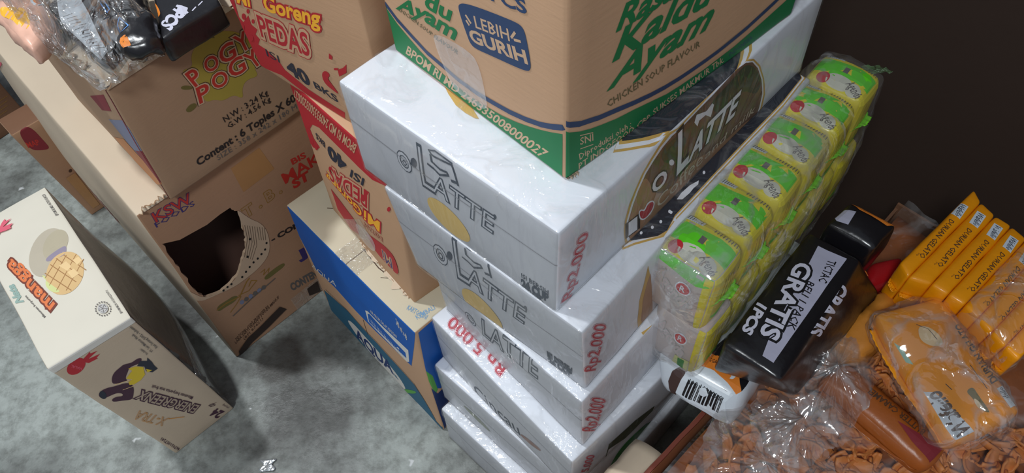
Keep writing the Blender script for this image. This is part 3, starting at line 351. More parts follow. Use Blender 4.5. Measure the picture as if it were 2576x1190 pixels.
 ('g2','L','l',[[0.1017,0.1286],[0.1095,0.1343],[0.1286,0.1357]],0.0013,'ink_g',0),
 ('g2','L','l',[[0.0952,0.1027],[0.1018,0.1022],[0.1081,0.099],[0.1199,0.1098],[0.119,0.1136],[0.1105,0.1096],[0.1016,0.1124],[0.1023,0.1219]],0.0022,'ink_g',0),
 ('g2','L','l',[[0.1231,0.1049],[0.1279,0.1075]],0.003,'ink_g',0),
 ('g2','L','e',[[0.0987,0.0119],[0.1249,0.0133],[0.0998,-0.0207]],'gold_l'),
 ('g2', 'L', 't', 'ISI BERSIH', [[0.183, 0.016], [0.2117, 0.0176], [0.1839, 0.0294]], [('ink_g', 0.06)], 0),
 ('g2', 'L', 't', '24 CUP', [[0.182, -0.0025], [0.2113, 0.0094], [0.1827, 0.0126]], [('ink_g', 0.06)], 0),
 ('g1', 'F', 't', 'Rp2.000', [[0.0183, 0.0022], [0.0338, 0.0738], [0.0065, 0.0076]], [('red_o', 0.05), ('white_f', 0.035), ('red_o', 0.012)], 0),
 ('g2', 'F', 't', 'Rp2.000', [[0.0158, 0.0189], [0.0304, 0.0943], [0.0004, 0.0434]], [('red_o', 0.05), ('white_f', 0.035), ('red_o', 0.012)], 0),
 ('g3', 'F', 't', 'Rp2.000', [[0.0199, 0.0053], [0.0361, 0.0608], [-0.0008, 0.0462]], [('red_o', 0.05), ('white_f', 0.035), ('red_o', 0.012)], 0),
 ('g4', 'F', 't', 'Rp 5.000', [[0.0228, -0.0076], [0.0357, 0.0567], [0.0099, 0.015]], [('red_o', 0.05), ('white_f', 0.035), ('red_o', 0.012)], 0),
 ('g3', 'L', 't', 'O', [[0.0494, 0.0566], [0.0654, 0.0583], [0.0462, 0.0791]], [('ink_g', 0.05), ('grey_bd', 0)], 0),
 ('g3', 'L', 't', 'LATTE', [[0.0761, 0.057], [0.1641, 0.0787], [0.0785, 0.1029]], [('ink_g', 0.035), ('grey_bd', -0.015)], 0),
 ('g4', 'T', 't', 'Rp 5.000', [[0.0234, 0.1266], [0.0209, 0.2183], [0.0093, 0.1232]], [('red_o', 0.06), ('white_f', 0.045), ('red_o', 0.02)], 0),
 ('g4', 'L', 't', 'Cincau', [[0.0692, -0.0057], [0.1528, 0.0165], [0.0669, 0.0279]], [('ink_g', 0.0)], 0),
 ('g4','L','e',[[0.171,0.0321],[0.1865,0.0371],[0.1626,0.021]],'mocha'),
 ('g5','L','e',[[0.0729,0.045],[0.096,0.0399],[0.0652,0.0381]],'olive_g'),
 ('g6','L','e',[[0.1139,0.1661],[0.1417,0.149],[0.0942,0.1488]],'olive_g'),
 ('g1','F','p',[[0.1381,0.1001],[0.1249,0.1037],[0.1127,0.1002],[0.1035,0.0934],[0.0951,0.0853],[0.0878,0.0726],[0.0819,0.0598],[0.0793,0.0433],[0.0801,0.0275],[0.0854,0.0049],[0.0924,-0.0068],[0.0988,-0.0111],[0.1264,-0.0127],[0.1883,-0.0179],[0.2511,-0.0275],[0.2954,-0.0161],[0.2929,0.0045],[0.2882,0.0258],[0.2736,0.0566],[0.259,0.0822],[0.2442,0.0989],[0.2311,0.106],[0.2145,0.1073]],'gold_r',0),
 ('g1','F','p',[[0.1405,0.0983],[0.1279,0.1007],[0.1156,0.0975],[0.1062,0.0911],[0.0973,0.0834],[0.0899,0.0706],[0.0846,0.0573],[0.0818,0.0409],[0.0829,0.0247],[0.0877,0.0059],[0.0948,-0.0062],[0.1258,-0.0093],[0.1842,-0.0125],[0.2462,-0.0217],[0.2906,-0.0115],[0.2888,0.0078],[0.2843,0.0288],[0.2711,0.0578],[0.2566,0.0823],[0.2437,0.0972],[0.2319,0.1039],[0.2164,0.1056]],'white_f',0),
 ('g1','F','p',[[0.1428,0.0964],[0.131,0.0975],[0.1185,0.0945],[0.1089,0.0888],[0.0997,0.0813],[0.0923,0.0684],[0.0873,0.0547],[0.0842,0.0384],[0.0857,0.0218],[0.0907,0.0059],[0.0981,-0.0061],[0.1253,-0.0059],[0.1802,-0.0073],[0.2415,-0.0161],[0.2856,-0.0066],[0.2853,0.0106],[0.2808,0.0314],[0.268,0.0595],[0.2555,0.0814],[0.243,0.0961],[0.2325,0.1021],[0.2183,0.1037]],'art_a',0),
 ('g1','F','p',[[0.0997,0.0813],[0.0923,0.0684],[0.0873,0.0547],[0.0842,0.0384],[0.0857,0.0218],[0.0907,0.0059],[0.0981,-0.0061],[0.1253,-0.0059],[0.1802,-0.0073],[0.2415,-0.0161],[0.2856,-0.0066],[0.2643,0.0095],[0.2155,0.0121],[0.164,0.0395],[0.1469,0.0204],[0.1179,0.0377]],'art_b',1),
 ('g1','F','p',[[0.1816,0.0942],[0.2074,0.0962],[0.2223,0.1],[0.233,0.1008],[0.2536,0.0827],[0.2706,0.0508],[0.2648,0.0434],[0.2305,0.0755],[0.2195,0.0571],[0.192,0.0759]],'art_c',1),
 ('g1','F','p',[[0.1155,0.0918],[0.1391,0.0936],[0.1554,0.0764],[0.1441,0.0591],[0.1241,0.0717]],'art_c',1),
 ('g1', 'F', 't', 'O', [[0.1149, 0.0434], [0.1324, 0.0436], [0.1097, 0.0641]], [('art_d', 0.09), ('white_f', 0.03)], 0),
 ('g1', 'F', 't', 'L', [[0.1478, 0.0389], [0.1623, 0.0409], [0.14, 0.0919]], [('art_d', 0.09), ('white_f', 0.03)], 0),
 ('g1', 'F', 't', 'ATTE', [[0.164, 0.0395], [0.2289, 0.0452], [0.1666, 0.0674]], [('art_d', 0.09), ('white_f', 0.03)], 0),
 ('g1','F','e',[[0.1348,0.0647],[0.138,0.0638],[0.1374,0.0593]],'white_f'),
 ('g1', 'F', 't', 'Coffee', [[0.1277, 0.0104], [0.1918, 0.015], [0.1166, 0.0302]], [('cream_s', 0.0)], 0.3),
 ('g1', 'F', 't', 'and milk', [[0.1946, 0.015], [0.2761, 0.0115], [0.1885, 0.0279]], [('cream_s', 0.0)], 0.3),
 ('g1', 'F', 't', 'I', [[0.0905, 0.0128], [0.0969, 0.0114], [0.0871, 0.033]], [('art_d', 0.1), ('white_f', 0.04)], 0),
 ('g1','F','p',[[0.101,0.0216],[0.0964,0.0363],[0.0992,0.0384],[0.1052,0.0313],[0.1077,0.0388],[0.1159,0.0347],[0.1205,0.0252],[0.1192,0.015],[0.1093,0.0132]],'white_f',1),
 ('g1','F','p',[[0.1021,0.0225],[0.0981,0.0346],[0.1007,0.0353],[0.106,0.0281],[0.1092,0.0356],[0.1157,0.0329],[0.1188,0.0264],[0.1171,0.0183],[0.1089,0.0157]],'red_h',1),
 ('g1','F','p',[[0.1613,0.0888],[0.1634,0.0955],[0.178,0.0887],[0.1854,0.0919],[0.1886,0.0881],[0.1868,0.0756],[0.1778,0.0846],[0.1686,0.0853],[0.1674,0.0799]],'white_f',0),
 ('g1','T','p',[[0.083,0.0183],[0.0923,0.0109],[0.1046,0.002],[0.1182,-0.0032],[0.1308,-0.0032],[0.1386,-0.0037],[0.1622,0.0127],[0.2398,0.013],[0.2157,-0.0024],[0.2371,0.0004],[0.2475,0.0041],[0.2542,0.0085],[0.2644,0.0336],[0.1521,0.0532],[0.1025,0.0264]],'gold_r',0),
 ('g1','T','p',[[0.0861,0.0192],[0.0943,0.0125],[0.1067,0.0035],[0.121,-0.0012],[0.1307,-0.0018],[0.1413,-0.0019],[0.1622,0.0127],[0.2398,0.013],[0.2191,-0.0002],[0.2319,0.0002],[0.2442,0.0048],[0.2504,0.0087],[0.2644,0.0336],[0.1521,0.0532],[0.1025,0.0264]],'white_f',0),
 ('g1','T','p',[[0.0921,0.02],[0.0979,0.0152],[0.1101,0.006],[0.1231,0.0003],[0.1296,-0.0018],[0.1368,-0.0035],[0.1622,0.0127],[0.2372,0.016],[0.2151,-0.0016],[0.2319,0.0033],[0.2416,0.0078],[0.2482,0.0128],[0.2644,0.0336],[0.1521,0.0532],[0.1025,0.0264]],'gold_r',0),
 ('g1','T','p',[[0.0965,0.0203],[0.1004,0.0171],[0.1087,0.011],[0.1204,0.0044],[0.1282,0.001],[0.1365,-0.0029],[0.1621,-0.0027],[0.19,-0.0022],[0.2203,0.0008],[0.2324,0.0059],[0.2398,0.0098],[0.246,0.0154],[0.2507,0.0328],[0.1685,0.0491],[0.106,0.0276]],'navy_l',0),
 ('g1','T','p',[[0.0538,0.168],[0.0527,0.1621],[0.0527,0.152],[0.0515,0.1365],[0.0435,0.1172],[0.0419,0.12],[0.0412,0.1298],[0.0424,0.1416],[0.0476,0.1551]],'gold_r',0),
 ('g2','T','p',[[0.0826,0.0218],[0.0923,0.0175],[0.1066,0.0087],[0.1152,0.0034],[0.135,0.0055],[0.3126,0.0022],[0.3604,0.0045],[0.3691,0.0152],[0.3359,0.0356],[0.1978,0.0316],[0.1144,0.0333],[0.0884,0.028]],'gold_r',0),
 ('g2','T','p',[[0.0858,0.0223],[0.0942,0.0188],[0.1085,0.01],[0.1171,0.0047],[0.1366,0.0066],[0.3148,0.0035],[0.3593,0.0059],[0.368,0.0167],[0.3359,0.0356],[0.1978,0.0316],[0.1144,0.0333],[0.091,0.028]],'white_f',0),
 ('g2','T','p',[[0.0877,0.0236],[0.0965,0.0205],[0.1088,0.0102],[0.1186,0.0038],[0.1383,0.0077],[0.317,0.0047],[0.3582,0.0073],[0.368,0.0167],[0.3359,0.0356],[0.1978,0.0316],[0.1144,0.0333],[0.0925,0.0291]],'gold_r',0),
 ('g2','T','p',[[0.0945,0.0219],[0.1027,0.0154],[0.113,0.0075],[0.1228,0.0048],[0.14,0.0088],[0.3193,0.006],[0.3576,0.008],[0.368,0.0167],[0.3359,0.0356],[0.1978,0.0316],[0.1144,0.0333],[0.0941,0.0302]],'navy_l',0),
 ('g2','T','p',[[0.1554,0.0172],[0.1641,0.0182],[0.1758,0.0172],[0.1852,0.0141],[0.1813,0.0121],[0.1752,0.0129],[0.1687,0.0125],[0.1585,0.0135]],'white_f',0),
 ('g2','T','e',[[0.1405,0.0145],[0.1419,0.0141],[0.1394,0.0132]],'white_f'),
 ('g2','T','e',[[0.1404,0.0129],[0.1418,0.0125],[0.1394,0.0117]],'white_f'),
 ('g2','T','e',[[0.1266,0.014],[0.128,0.0136],[0.1256,0.0127]],'white_f'),
 ('g2','T','e',[[0.1172,0.0161],[0.1186,0.0157],[0.1163,0.0148]],'white_f'),
 ('g2','T','e',[[0.1064,0.0199],[0.1078,0.0195],[0.1055,0.0187]],'white_f'),
 ('g2','T','e',[[0.1358,0.006],[0.1372,0.0056],[0.1348,0.0048]],'white_f'),
 ('g2','T','e',[[0.1954,0.0153],[0.1968,0.0149],[0.1942,0.014]],'white_f'),
 ('g2','T','e',[[0.2465,0.0729],[0.2481,0.0725],[0.2452,0.0714]],'white_f'),
 ('g2','T','e',[[0.2436,0.0826],[0.2452,0.0822],[0.2422,0.081]],'white_f'),
 ('g2','F','p',[[0.0883,0.1147],[0.097,0.0714],[0.1073,0.0062],[0.1128,-0.041],[0.0912,-0.0205],[0.0837,0.0017],[0.0795,0.028],[0.0784,0.0663],[0.0838,0.0924]],'gold_r',0),
 ('g2','F','p',[[0.0929,0.0964],[0.1073,0.0062],[0.1119,-0.0332],[0.0935,-0.0114],[0.0862,0.0178],[0.0842,0.0581],[0.0885,0.0861]],'art_b',0),
 ('g3','T','p',[[0.1069,0.0009],[0.0933,0.0043],[0.0928,0.0001],[0.1026,-0.0053]],'gold_r',0),
 ('g5','F','p',[[0.0673,0.0079],[0.0811,0.056],[0.1107,0.0571],[0.1629,0.0228],[0.2722,-0.2867],[0.098,-0.0995]],'green_c',1),
 ('g4','F','p',[[0.0567,-0.0477],[0.0603,0.0255],[0.0905,0.0039],[0.139,0.0064],[0.1396,0.0226],[0.1015,0.0432],[0.0584,0.0476]],'art_c',0),
 ('redlogo','F','p',[[0.0104,0.2334],[0.026,0.233],[0.0278,0.1907],[0.0278,0.1741],[0.0157,0.1802],[0.0066,0.1886],[0.0052,0.2055]],'burg',1),
 ('redlogo', 'F', 't', 'MAP', [[0.0046, 0.1967], [0.0202, 0.1915], [0.0063, 0.2075]], [('red', 0.02)], 0),
 ('redlogo','F','e',[[0.0303,0.1143],[0.0333,0.1129],[0.0284,0.1112]],'brown_dk'),
 ('goldbox','F','l',[[0.1261,0.0376],[0.1428,0.0378]],0.001,'gold_dk',0),
 ('goldbox','F','l',[[0.1323,0.0465],[0.149,0.0467]],0.001,'gold_dk',0),
 ('goldbox','F','l',[[0.1384,0.0553],[0.1551,0.0556]],0.001,'gold_dk',0),
 ('goldbox','F','l',[[0.1445,0.0641],[0.1612,0.0644]],0.001,'gold_dk',0),
 ('goldbox','F','l',[[0.1506,0.0728],[0.1672,0.0732]],0.001,'gold_dk',0),
 ('tb','L','p',[[0.2092,0.1043],[0.2591,0.1341],[0.2411,0.1093],[0.1844,0.077]],'rose',0),
 ('tb','L','p',[[0.2364,0.1088],[0.2837,0.1371],[0.2658,0.1121],[0.2118,0.0814]],'rose',0),
 ('tb','L','p',[[0.2632,0.1135],[0.308,0.1402],[0.2902,0.1151],[0.2387,0.0859]],'rose',0),
 ('tb','L','p',[[0.2895,0.1182],[0.3319,0.1433],[0.3142,0.118],[0.2653,0.0904]],'rose',0),
 ('tb','L','p',[[0.3154,0.1229],[0.3554,0.1465],[0.3379,0.121],[0.2914,0.095]],'rose',0),
 ('tb','L','p',[[0.3409,0.1278],[0.3786,0.1497],[0.3612,0.124],[0.3172,0.0997]],'rose',0),
 ('tb','L','p',[[0.3661,0.1327],[0.4014,0.1529],[0.3841,0.1271],[0.3425,0.1044]],'rose',0),
 ('tb','L','p',[[0.3908,0.1376],[0.4238,0.1562],[0.4067,0.1303],[0.3675,0.1092]],'rose',0),
 ('tb','L','p',[[0.4151,0.1427],[0.446,0.1596],[0.429,0.1335],[0.392,0.1141]],'rose',0),
 ('tb','L','p',[[0.1067,0.2801],[0.2058,0.3396],[0.2001,0.3318],[-0.0178,0.1952]],'pink',0),
 ('promo','T','p',[[0.1588,0.0423],[0.1595,0.0322],[0.1634,0.0114],[0.0833,0.0119],[0.0134,0.0128],[0.0128,0.024],[0.0291,0.0272],[0.0463,0.0294],[0.1001,0.0341]],'lav',0),
 ('promo', 'T', 't', 'GRATIS', [[0.1261, 0.0492], [0.0311, 0.0372], [0.1297, 0.0328]], [('black_p', 0.12), ('lav_w', 0.03)], 0),
 ('promo', 'T', 't', 'BELI 1 PACK', [[0.1126, 0.0292], [0.0542, 0.0203], [0.1134, 0.0219]], [('black_p', 0.03)], 0),
 ('promo', 'T', 't', 'TICTAC', [[0.1494, 0.0254], [0.1191, 0.0206], [0.1524, 0.0177]], [('black_p', 0.06)], 0),
 ('promo', 'T', 't', '1PCS', [[0.059, 0.0555], [0.024, 0.0522], [0.0586, 0.046]], [('lav_w', 0.05)], 0),
 ('promo','T','p',[[0.1847,0.0466],[0.1894,0.0341],[0.1963,0.0108],[0.1923,0.0061],[0.1859,0.0094],[0.1783,0.0414]],'orange_p',0),
 ('promo', 'F', 't', '1PCS', [[0.0526, 0.086], [0.021, 0.0863], [0.0562, 0.0663]], [('lav_w', 0.05)], 0.15),
 ('promo', 'F', 't', 'GRATIS', [[0.1297, 0.0752], [0.0639, 0.0672], [0.1345, 0.056]], [('lav_w', 0.04)], 0),
 ('promo_far','T','p',[[0.0188,0.0609],[0.0284,0.058],[0.0319,0.0404],[0.0106,0.0359],[0.0091,0.0473]],'lav',0),
 ('promo_far','T','p',[[0.0443,0.0546],[0.0516,0.0402],[0.0508,0.0087],[0.0423,0.0028],[0.0349,0.0079],[0.037,0.0401]],'orange_p',0),
 ('tic_low','L','p',[[0.0157,0.0188],[0.0221,0.0329],[0.0352,0.0463],[0.0452,0.0512],[0.0397,0.0445],[0.0323,0.0283],[0.0255,0.0124],[0.0234,0.0001],[0.0178,-0.0025]],'brown_p',0),
 ('tic_low','L','p',[[0.0452,0.0512],[0.0672,0.0552],[0.0813,0.0532],[0.0926,0.0452],[0.0841,0.0313],[0.0891,0.0159],[0.0962,0.001],[0.06,-0.0102],[0.0416,-0.0087],[0.0233,-0.0028],[0.0255,0.0124],[0.0323,0.0283],[0.0397,0.0445]],'white_p',0),
 ('tic_low','L','l',[[0.0419,0.0331],[0.035,0.0148]],0.0016,'black_p',0),
 ('tic_low','L','l',[[0.0431,0.0331],[0.0364,0.0149]],0.0009,'black_p',0),
 ('tic_low','L','l',[[0.0456,0.0332],[0.0391,0.015]],0.0016,'black_p',0),
 ('tic_low','L','l',[[0.0468,0.0332],[0.0405,0.0151]],0.0009,'black_p',0),
 ('tic_low','L','l',[[0.0493,0.0333],[0.0432,0.0152]],0.0016,'black_p',0),
 ('tic_low','L','l',[[0.0505,0.0333],[0.0446,0.0152]],0.0009,'black_p',0),
 ('tic_low','L','l',[[0.0518,0.0333],[0.046,0.0153]],0.0009,'black_p',0),
 ('tic_low','L','l',[[0.0542,0.0333],[0.0487,0.0154]],0.0009,'black_p',0),
 ('tic_low','L','l',[[0.0554,0.0334],[0.0501,0.0154]],0.0009,'black_p',0),
 ('tic_low','L','l',[[0.0579,0.0334],[0.0528,0.0155]],0.0009,'black_p',0),
 ('tic_low','L','l',[[0.0591,0.0334],[0.0541,0.0156]],0.0009,'black_p',0),
 ('tic_low','L','l',[[0.0603,0.0335],[0.0555,0.0157]],0.0016,'black_p',0),
 ('tic_low','L','l',[[0.0628,0.0335],[0.0582,0.0158]],0.0009,'black_p',0),
 ('tic_low','L','l',[[0.064,0.0335],[0.0595,0.0158]],0.0016,'black_p',0),
 ('tic_low','L','l',[[0.0664,0.0336],[0.0622,0.0159]],0.0009,'black_p',0),
 ('tic_low','L','l',[[0.0676,0.0336],[0.0635,0.016]],0.0016,'black_p',0),
 ('tic_low','L','l',[[0.0688,0.0336],[0.0649,0.016]],0.0009,'black_p',0),
 ('tic_low','L','l',[[0.0712,0.0337],[0.0675,0.0161]],0.0016,'black_p',0),
 ('tic_low','L','l',[[0.0724,0.0337],[0.0688,0.0162]],0.0009,'black_p',0),
 ('tic_low','L','l',[[0.0749,0.0337],[0.0715,0.0163]],0.0016,'black_p',0),
 ('tic_low','L','l',[[0.076,0.0337],[0.0728,0.0163]],0.0009,'black_p',0),
 ('tic_low','L','l',[[0.0772,0.0338],[0.0741,0.0164]],0.0009,'black_p',0),
 ('tic_low','L','l',[[0.0796,0.0338],[0.0768,0.0165]],0.0009,'black_p',0),
 ('tic_low','L','l',[[0.0808,0.0338],[0.0781,0.0165]],0.0009,'black_p',0),
 ('tic_low', 'L', 't', '9 977601 361', [[0.0797, 0.0348], [0.043, 0.0348], [0.0791, 0.03]], [('black_p', 0.03)], 0),
 ('tic_low','L','l',[[0.0499,0.045],[0.082,0.042]],0.0005,'ink_lt',0),
 ('tic_low','L','l',[[0.0509,0.0472],[0.0815,0.0444]],0.0005,'ink_lt',0),
 ('tic_low','L','l',[[0.0519,0.0494],[0.0811,0.0468]],0.0005,'ink_lt',0),
 ('tic_low','L','l',[[0.0529,0.0516],[0.0806,0.0491]],0.0005,'ink_lt',0),
 ('tic_low','L','p',[[0.0414,-0.0051],[0.0551,0.0016],[0.0684,0.0047],[0.0784,0.0054],[0.0626,-0.0029],[0.047,-0.0076]],'brown_r',1),
 ('tic_low','L','p',[[0.047,-0.0083],[0.0626,-0.0031],[0.0814,0.007],[0.0921,0.0035],[0.0702,-0.0066],[0.0563,-0.0098]],'cream_p',1),
 ('tic_low','T','p',[[0.0086,0.0569],[0.0159,0.0551],[0.0287,0.0505],[0.0292,0.039],[0.0268,0.0289],[0.0239,0.0144],[0.0153,0.0083],[0.0096,0.001],[0.0021,0.004],[0.0094,0.0193],[0.0127,0.0356]],'orange_p',0),
 ('tic_low','T','p',[[0.0287,0.0505],[0.059,0.0436],[0.0572,0.0018],[0.0253,-0.0006],[0.0096,0.001],[0.0153,0.0083],[0.0239,0.0144],[0.0268,0.0289]],'black_p',0),
 ('tic_low', 'T', 't', 'PANGGANG', [[0.0177, 0.0532], [0.0197, 0.0315], [0.0221, 0.0539]], [('black_p', 0.04)], 0),
 ('tic_low','T','e',[[0.0235,0.0256],[0.0244,0.0203],[0.0194,0.0248]],'plum'),
 ('bar_0','T','p',[[0.1133,0.0201],[0.1207,0.0075],[0.1007,0.0045],[0.094,0.0169]],'white_b',0),
 ('bar_0', 'T', 't', 'Wafello', [[0.1144, 0.0177], [0.097, 0.0129], [0.118, 0.0097]], [('ink_n', 0.03)], 0),
 ('bar_0', 'T', 't', 'DURIAN GELATO', [[0.0882, 0.0134], [0.0248, 0.0087], [0.0915, 0.0068]], [('brown_dk', 0.03)], 0),
 ('bar_0', 'T', 't', '30g', [[0.0274, 0.0111], [0.0225, 0.0111], [0.0276, 0.0094]], [('brown_dk', 0.0)], 0),
 ('bar_1','T','p',[[0.1211,0.0173],[0.1227,0.0065],[0.1009,0.0043],[0.1007,0.0149]],'white_b',0),
 ('bar_1', 'T', 't', 'Wafello', [[0.1211, 0.0153], [0.1017, 0.0114], [0.121, 0.0084]], [('ink_n', 0.03)], 0),
 ('bar_1', 'T', 't', 'DURIAN GELATO', [[0.0932, 0.012], [0.0273, 0.009], [0.0928, 0.0064]], [('brown_dk', 0.03)], 0),
 ('bar_1', 'T', 't', '30g', [[0.0317, 0.011], [0.0269, 0.0111], [0.0306, 0.0095]], [('brown_dk', 0.0)], 0),
 ('bar_2','T','p',[[0.1151,0.0139],[0.1149,0.0044],[0.0935,0.0026],[0.0942,0.0121]],'white_b',0),
 ('bar_2', 'T', 't', 'Wafello', [[0.1148, 0.0122], [0.0949, 0.0089], [0.1136, 0.0061]], [('ink_n', 0.03)], 0),
 ('bar_2', 'T', 't', 'DURIAN GELATO', [[0.0865, 0.0095], [0.0217, 0.0074], [0.0859, 0.0045]], [('brown_dk', 0.03)], 0),
 ('bar_2', 'T', 't', '30g', [[0.0255, 0.0092], [0.0208, 0.0093], [0.0248, 0.0079]], [('brown_dk', 0.0)], 0),
 ('bar_3','T','p',[[0.1094,0.0136],[0.1116,0.0044],[0.0907,0.0024],[0.0894,0.0118]],'white_b',0),
 ('bar_3', 'T', 't', 'Wafello', [[0.1095, 0.0119], [0.0907, 0.0087], [0.1098, 0.006]], [('ink_n', 0.03)], 0),
 ('bar_3', 'T', 't', 'DURIAN GELATO', [[0.0823, 0.0093], [0.0186, 0.007], [0.0827, 0.0043]], [('brown_dk', 0.03)], 0),
 ('bar_3', 'T', 't', '30g', [[0.0223, 0.0088], [0.0176, 0.009], [0.0217, 0.0075]], [('brown_dk', 0.0)], 0),
 ('bar_4','T','p',[[0.1068,0.0111],[0.1088,0.0018],[0.0886,-0.0001],[0.087,0.0092]],'white_b',0),
 ('bar_4', 'T', 't', 'Wafello', [[0.1069, 0.0094], [0.0884, 0.0062], [0.1072, 0.0034]], [('ink_n', 0.03)], 0),
 ('bar_4', 'T', 't', 'DURIAN GELATO', [[0.0801, 0.0067], [0.0179, 0.0045], [0.0808, 0.0018]], [('brown_dk', 0.03)], 0),
 ('bar_4', 'T', 't', '30g', [[0.0211, 0.0063], [0.0164, 0.0064], [0.0208, 0.005]], [('brown_dk', 0.0)], 0),
 ('bar_5','T','p',[[0.1061,0.0096],[0.109,0.0004],[0.0893,-0.0014],[0.0867,0.0078]],'white_b',0),
 ('bar_5', 'T', 't', 'Wafello', [[0.1063, 0.0079], [0.0884, 0.0048], [0.1072, 0.0021]], [('ink_n', 0.03)], 0),
 ('bar_5', 'T', 't', 'DURIAN GELATO', [[0.0802, 0.0053], [0.019, 0.0032], [0.0813, 0.0005]], [('brown_dk', 0.03)], 0),
 ('bar_5', 'T', 't', '30g', [[0.022, 0.005], [0.0174, 0.0051], [0.0218, 0.0037]], [('brown_dk', 0.0)], 0),
 ('bar_6','T','p',[[0.1058,0.0079],[0.1087,-0.001],[0.0893,-0.0028],[0.0867,0.0061]],'white_b',0),
 ('bar_6', 'T', 't', 'Wafello', [[0.1061, 0.0062], [0.0884, 0.0032], [0.1069, 0.0006]], [('ink_n', 0.03)], 0),
 ('bar_6', 'T', 't', 'DURIAN GELATO', [[0.0803, 0.0037], [0.0201, 0.0017], [0.0815, -0.001]], [('brown_dk', 0.03)], 0),
 ('bar_6', 'T', 't', '30g', [[0.0231, 0.0034], [0.0185, 0.0035], [0.0228, 0.0021]], [('brown_dk', 0.0)], 0),
 ('bar_7','T','p',[[0.1046,0.0062],[0.1074,-0.0023],[0.088,-0.0041],[0.0858,0.0045]],'white_b',0),
 ('bar_7', 'T', 't', 'Wafello', [[0.1048, 0.0046], [0.0873, 0.0016], [0.1056, -0.0008]], [('ink_n', 0.03)], 0),
 ('bar_7', 'T', 't', 'DURIAN GELATO', [[0.0794, 0.0022], [0.0196, -0.0], [0.0803, -0.0024]], [('brown_dk', 0.03)], 0),
 ('bar_7', 'T', 't', '30g', [[0.0227, 0.0017], [0.0182, 0.0018], [0.0224, 0.0005]], [('brown_dk', 0.0)], 0),
 ('flat_durian', 'T', 't', 'DURIAN GELATO', [[0.073, 0.0348], [0.076, 0.0994], [0.0638, 0.0334]], [('brown_dk', 0.03)], 0),
 ('flat_durian','T','p',[[0.0656,0.0278],[0.0747,0.0288],[0.0771,0.0082],[0.0669,0.0078]],'white_b',0),
 ('flat_durian', 'T', 't', 'Wafello', [[0.0729, 0.0099], [0.0723, 0.0275], [0.0666, 0.0099]], [('ink_n', 0.04)], 0),
 ('flat_durian','T','p',[[-0.0039,0.0509],[0.009,0.0449],[0.0242,0.0009],[0.007,-0.0012],[0.0029,0.0004],[-0.0009,0.02]],'white_b',0),
 ('flat_durian', 'T', 't', 'Wafello', [[0.0214, 0.003], [0.0135, 0.045], [0.0066, 0.0012]], [('brown_dk', 0.03)], 0.2),
 ('flat_durian','T','p',[[-0.0025,0.1038],[0.0048,0.0937],[0.006,0.0742],[-0.0005,0.0797],[-0.008,0.0905]],'mint',0),
 ('flat_durian','T','p',[[0.0355,0.0354],[0.0448,0.0371],[0.0443,0.0288],[0.0462,0.0164],[0.046,0.01],[0.0388,0.016],[0.0382,0.0278]],'olive_dk',1),
 ('flat_durian','T','p',[[0.0387,0.0284],[0.042,0.023],[0.0434,0.0126],[0.0369,0.0184]],'cream_p',1),
 ('flat_durian','T','l',[[0.0552,0.056],[0.0566,0.0309]],0.0008,'brown_dk',0),
 ('flat_durian','T','l',[[0.0312,0.1096],[0.039,0.1016],[0.0401,0.0892]],0.0007,'brown_dk',0),
 ('flat_durian','T','l',[[0.0224,0.0476],[0.0243,0.0411]],0.0008,'brown_dk',0),
 ('flat_durian','T','p',[[0.0328,0.1091],[0.0452,0.0998],[0.0442,0.0814],[0.0311,0.0838],[0.0239,0.0951]],'cream_p',1),
 ('caramel', 'T', 't', 'BUTTER CARAMEL', [[0.0318, 0.0232], [0.0279, 0.0836], [0.0241, 0.0226]], [('brown_dk', 0.03)], 0),
 ('caramel','T','p',[[0.0178,0.045],[0.0301,0.0027],[0.0234,-0.0104],[0.0088,-0.0015],[0.0117,0.0244]],'burg',0),
 ('pouch_white','T','p',[[0.0176,0.1322],[0.0278,0.1424],[0.0447,0.1418],[0.0408,0.1107],[0.0344,0.0663],[0.0194,0.0075],[0.0156,-0.0282],[-0.0125,0.0077],[-0.0133,0.03],[-0.0085,0.0601],[-0.0006,0.0939]],'white_p',0),
 ('pouch_white','T','l',[[0.008,0.0988],[0.0182,0.0883]],0.0007,'ink_lt',0),
 ('pouch_white','T','l',[[0.0078,0.092],[0.0205,0.077]],0.0007,'ink_lt',0),
 ('pouch_white','T','l',[[0.0075,0.0853],[0.023,0.0659]],0.0007,'ink_lt',0),
 ('pouch_white','T','l',[[0.0073,0.0787],[0.0184,0.0651]],0.0007,'ink_lt',0),
 ('pouch_white','T','l',[[0.0071,0.0721],[0.0219,0.0556]],0.0007,'ink_lt',0),
 ('pouch_white','T','l',[[0.0069,0.0655],[0.0173,0.0549]],0.0007,'ink_lt',0),
 ('pouch_white','T','l',[[0.0066,0.059],[0.0197,0.044]],0.0007,'ink_lt',0),
 ('pouch_white','T','l',[[0.0064,0.0526],[0.0223,0.0333]],0.0007,'ink_lt',0),
 ('pouch_white','T','l',[[0.0061,0.0462],[0.0186,0.034]],0.0007,'ink_lt',0),
 ('pouch_white','T','l',[[0.0059,0.0398],[0.0212,0.0234]],0.0007,'ink_lt',0),
 ('pouch_white','T','l',[[0.0056,0.0335],[0.0163,0.0228]],0.0007,'ink_lt',0),
 ('pouch_white','T','l',[[0.0053,0.0273],[0.0189,0.0123]],0.0007,'ink_lt',0),
 ('pouch_white','T','l',[[0.0051,0.0211],[0.0228,0.0032]],0.0007,'ink_lt',0),
 ('pouch_black','T','p',[[-0.0055,0.0018],[0.0146,0.0214],[0.0148,0.0039],[0.01,-0.0129],[-0.0021,-0.0266],[-0.0073,-0.0206]],'orange_p',1),
 ('pouch_black','T','p',[[-0.0098,-0.0118],[0.0039,-0.0026],[0.0065,-0.0152],[-0.0054,-0.0308],[-0.0113,-0.0265]],'yellow_d',1),
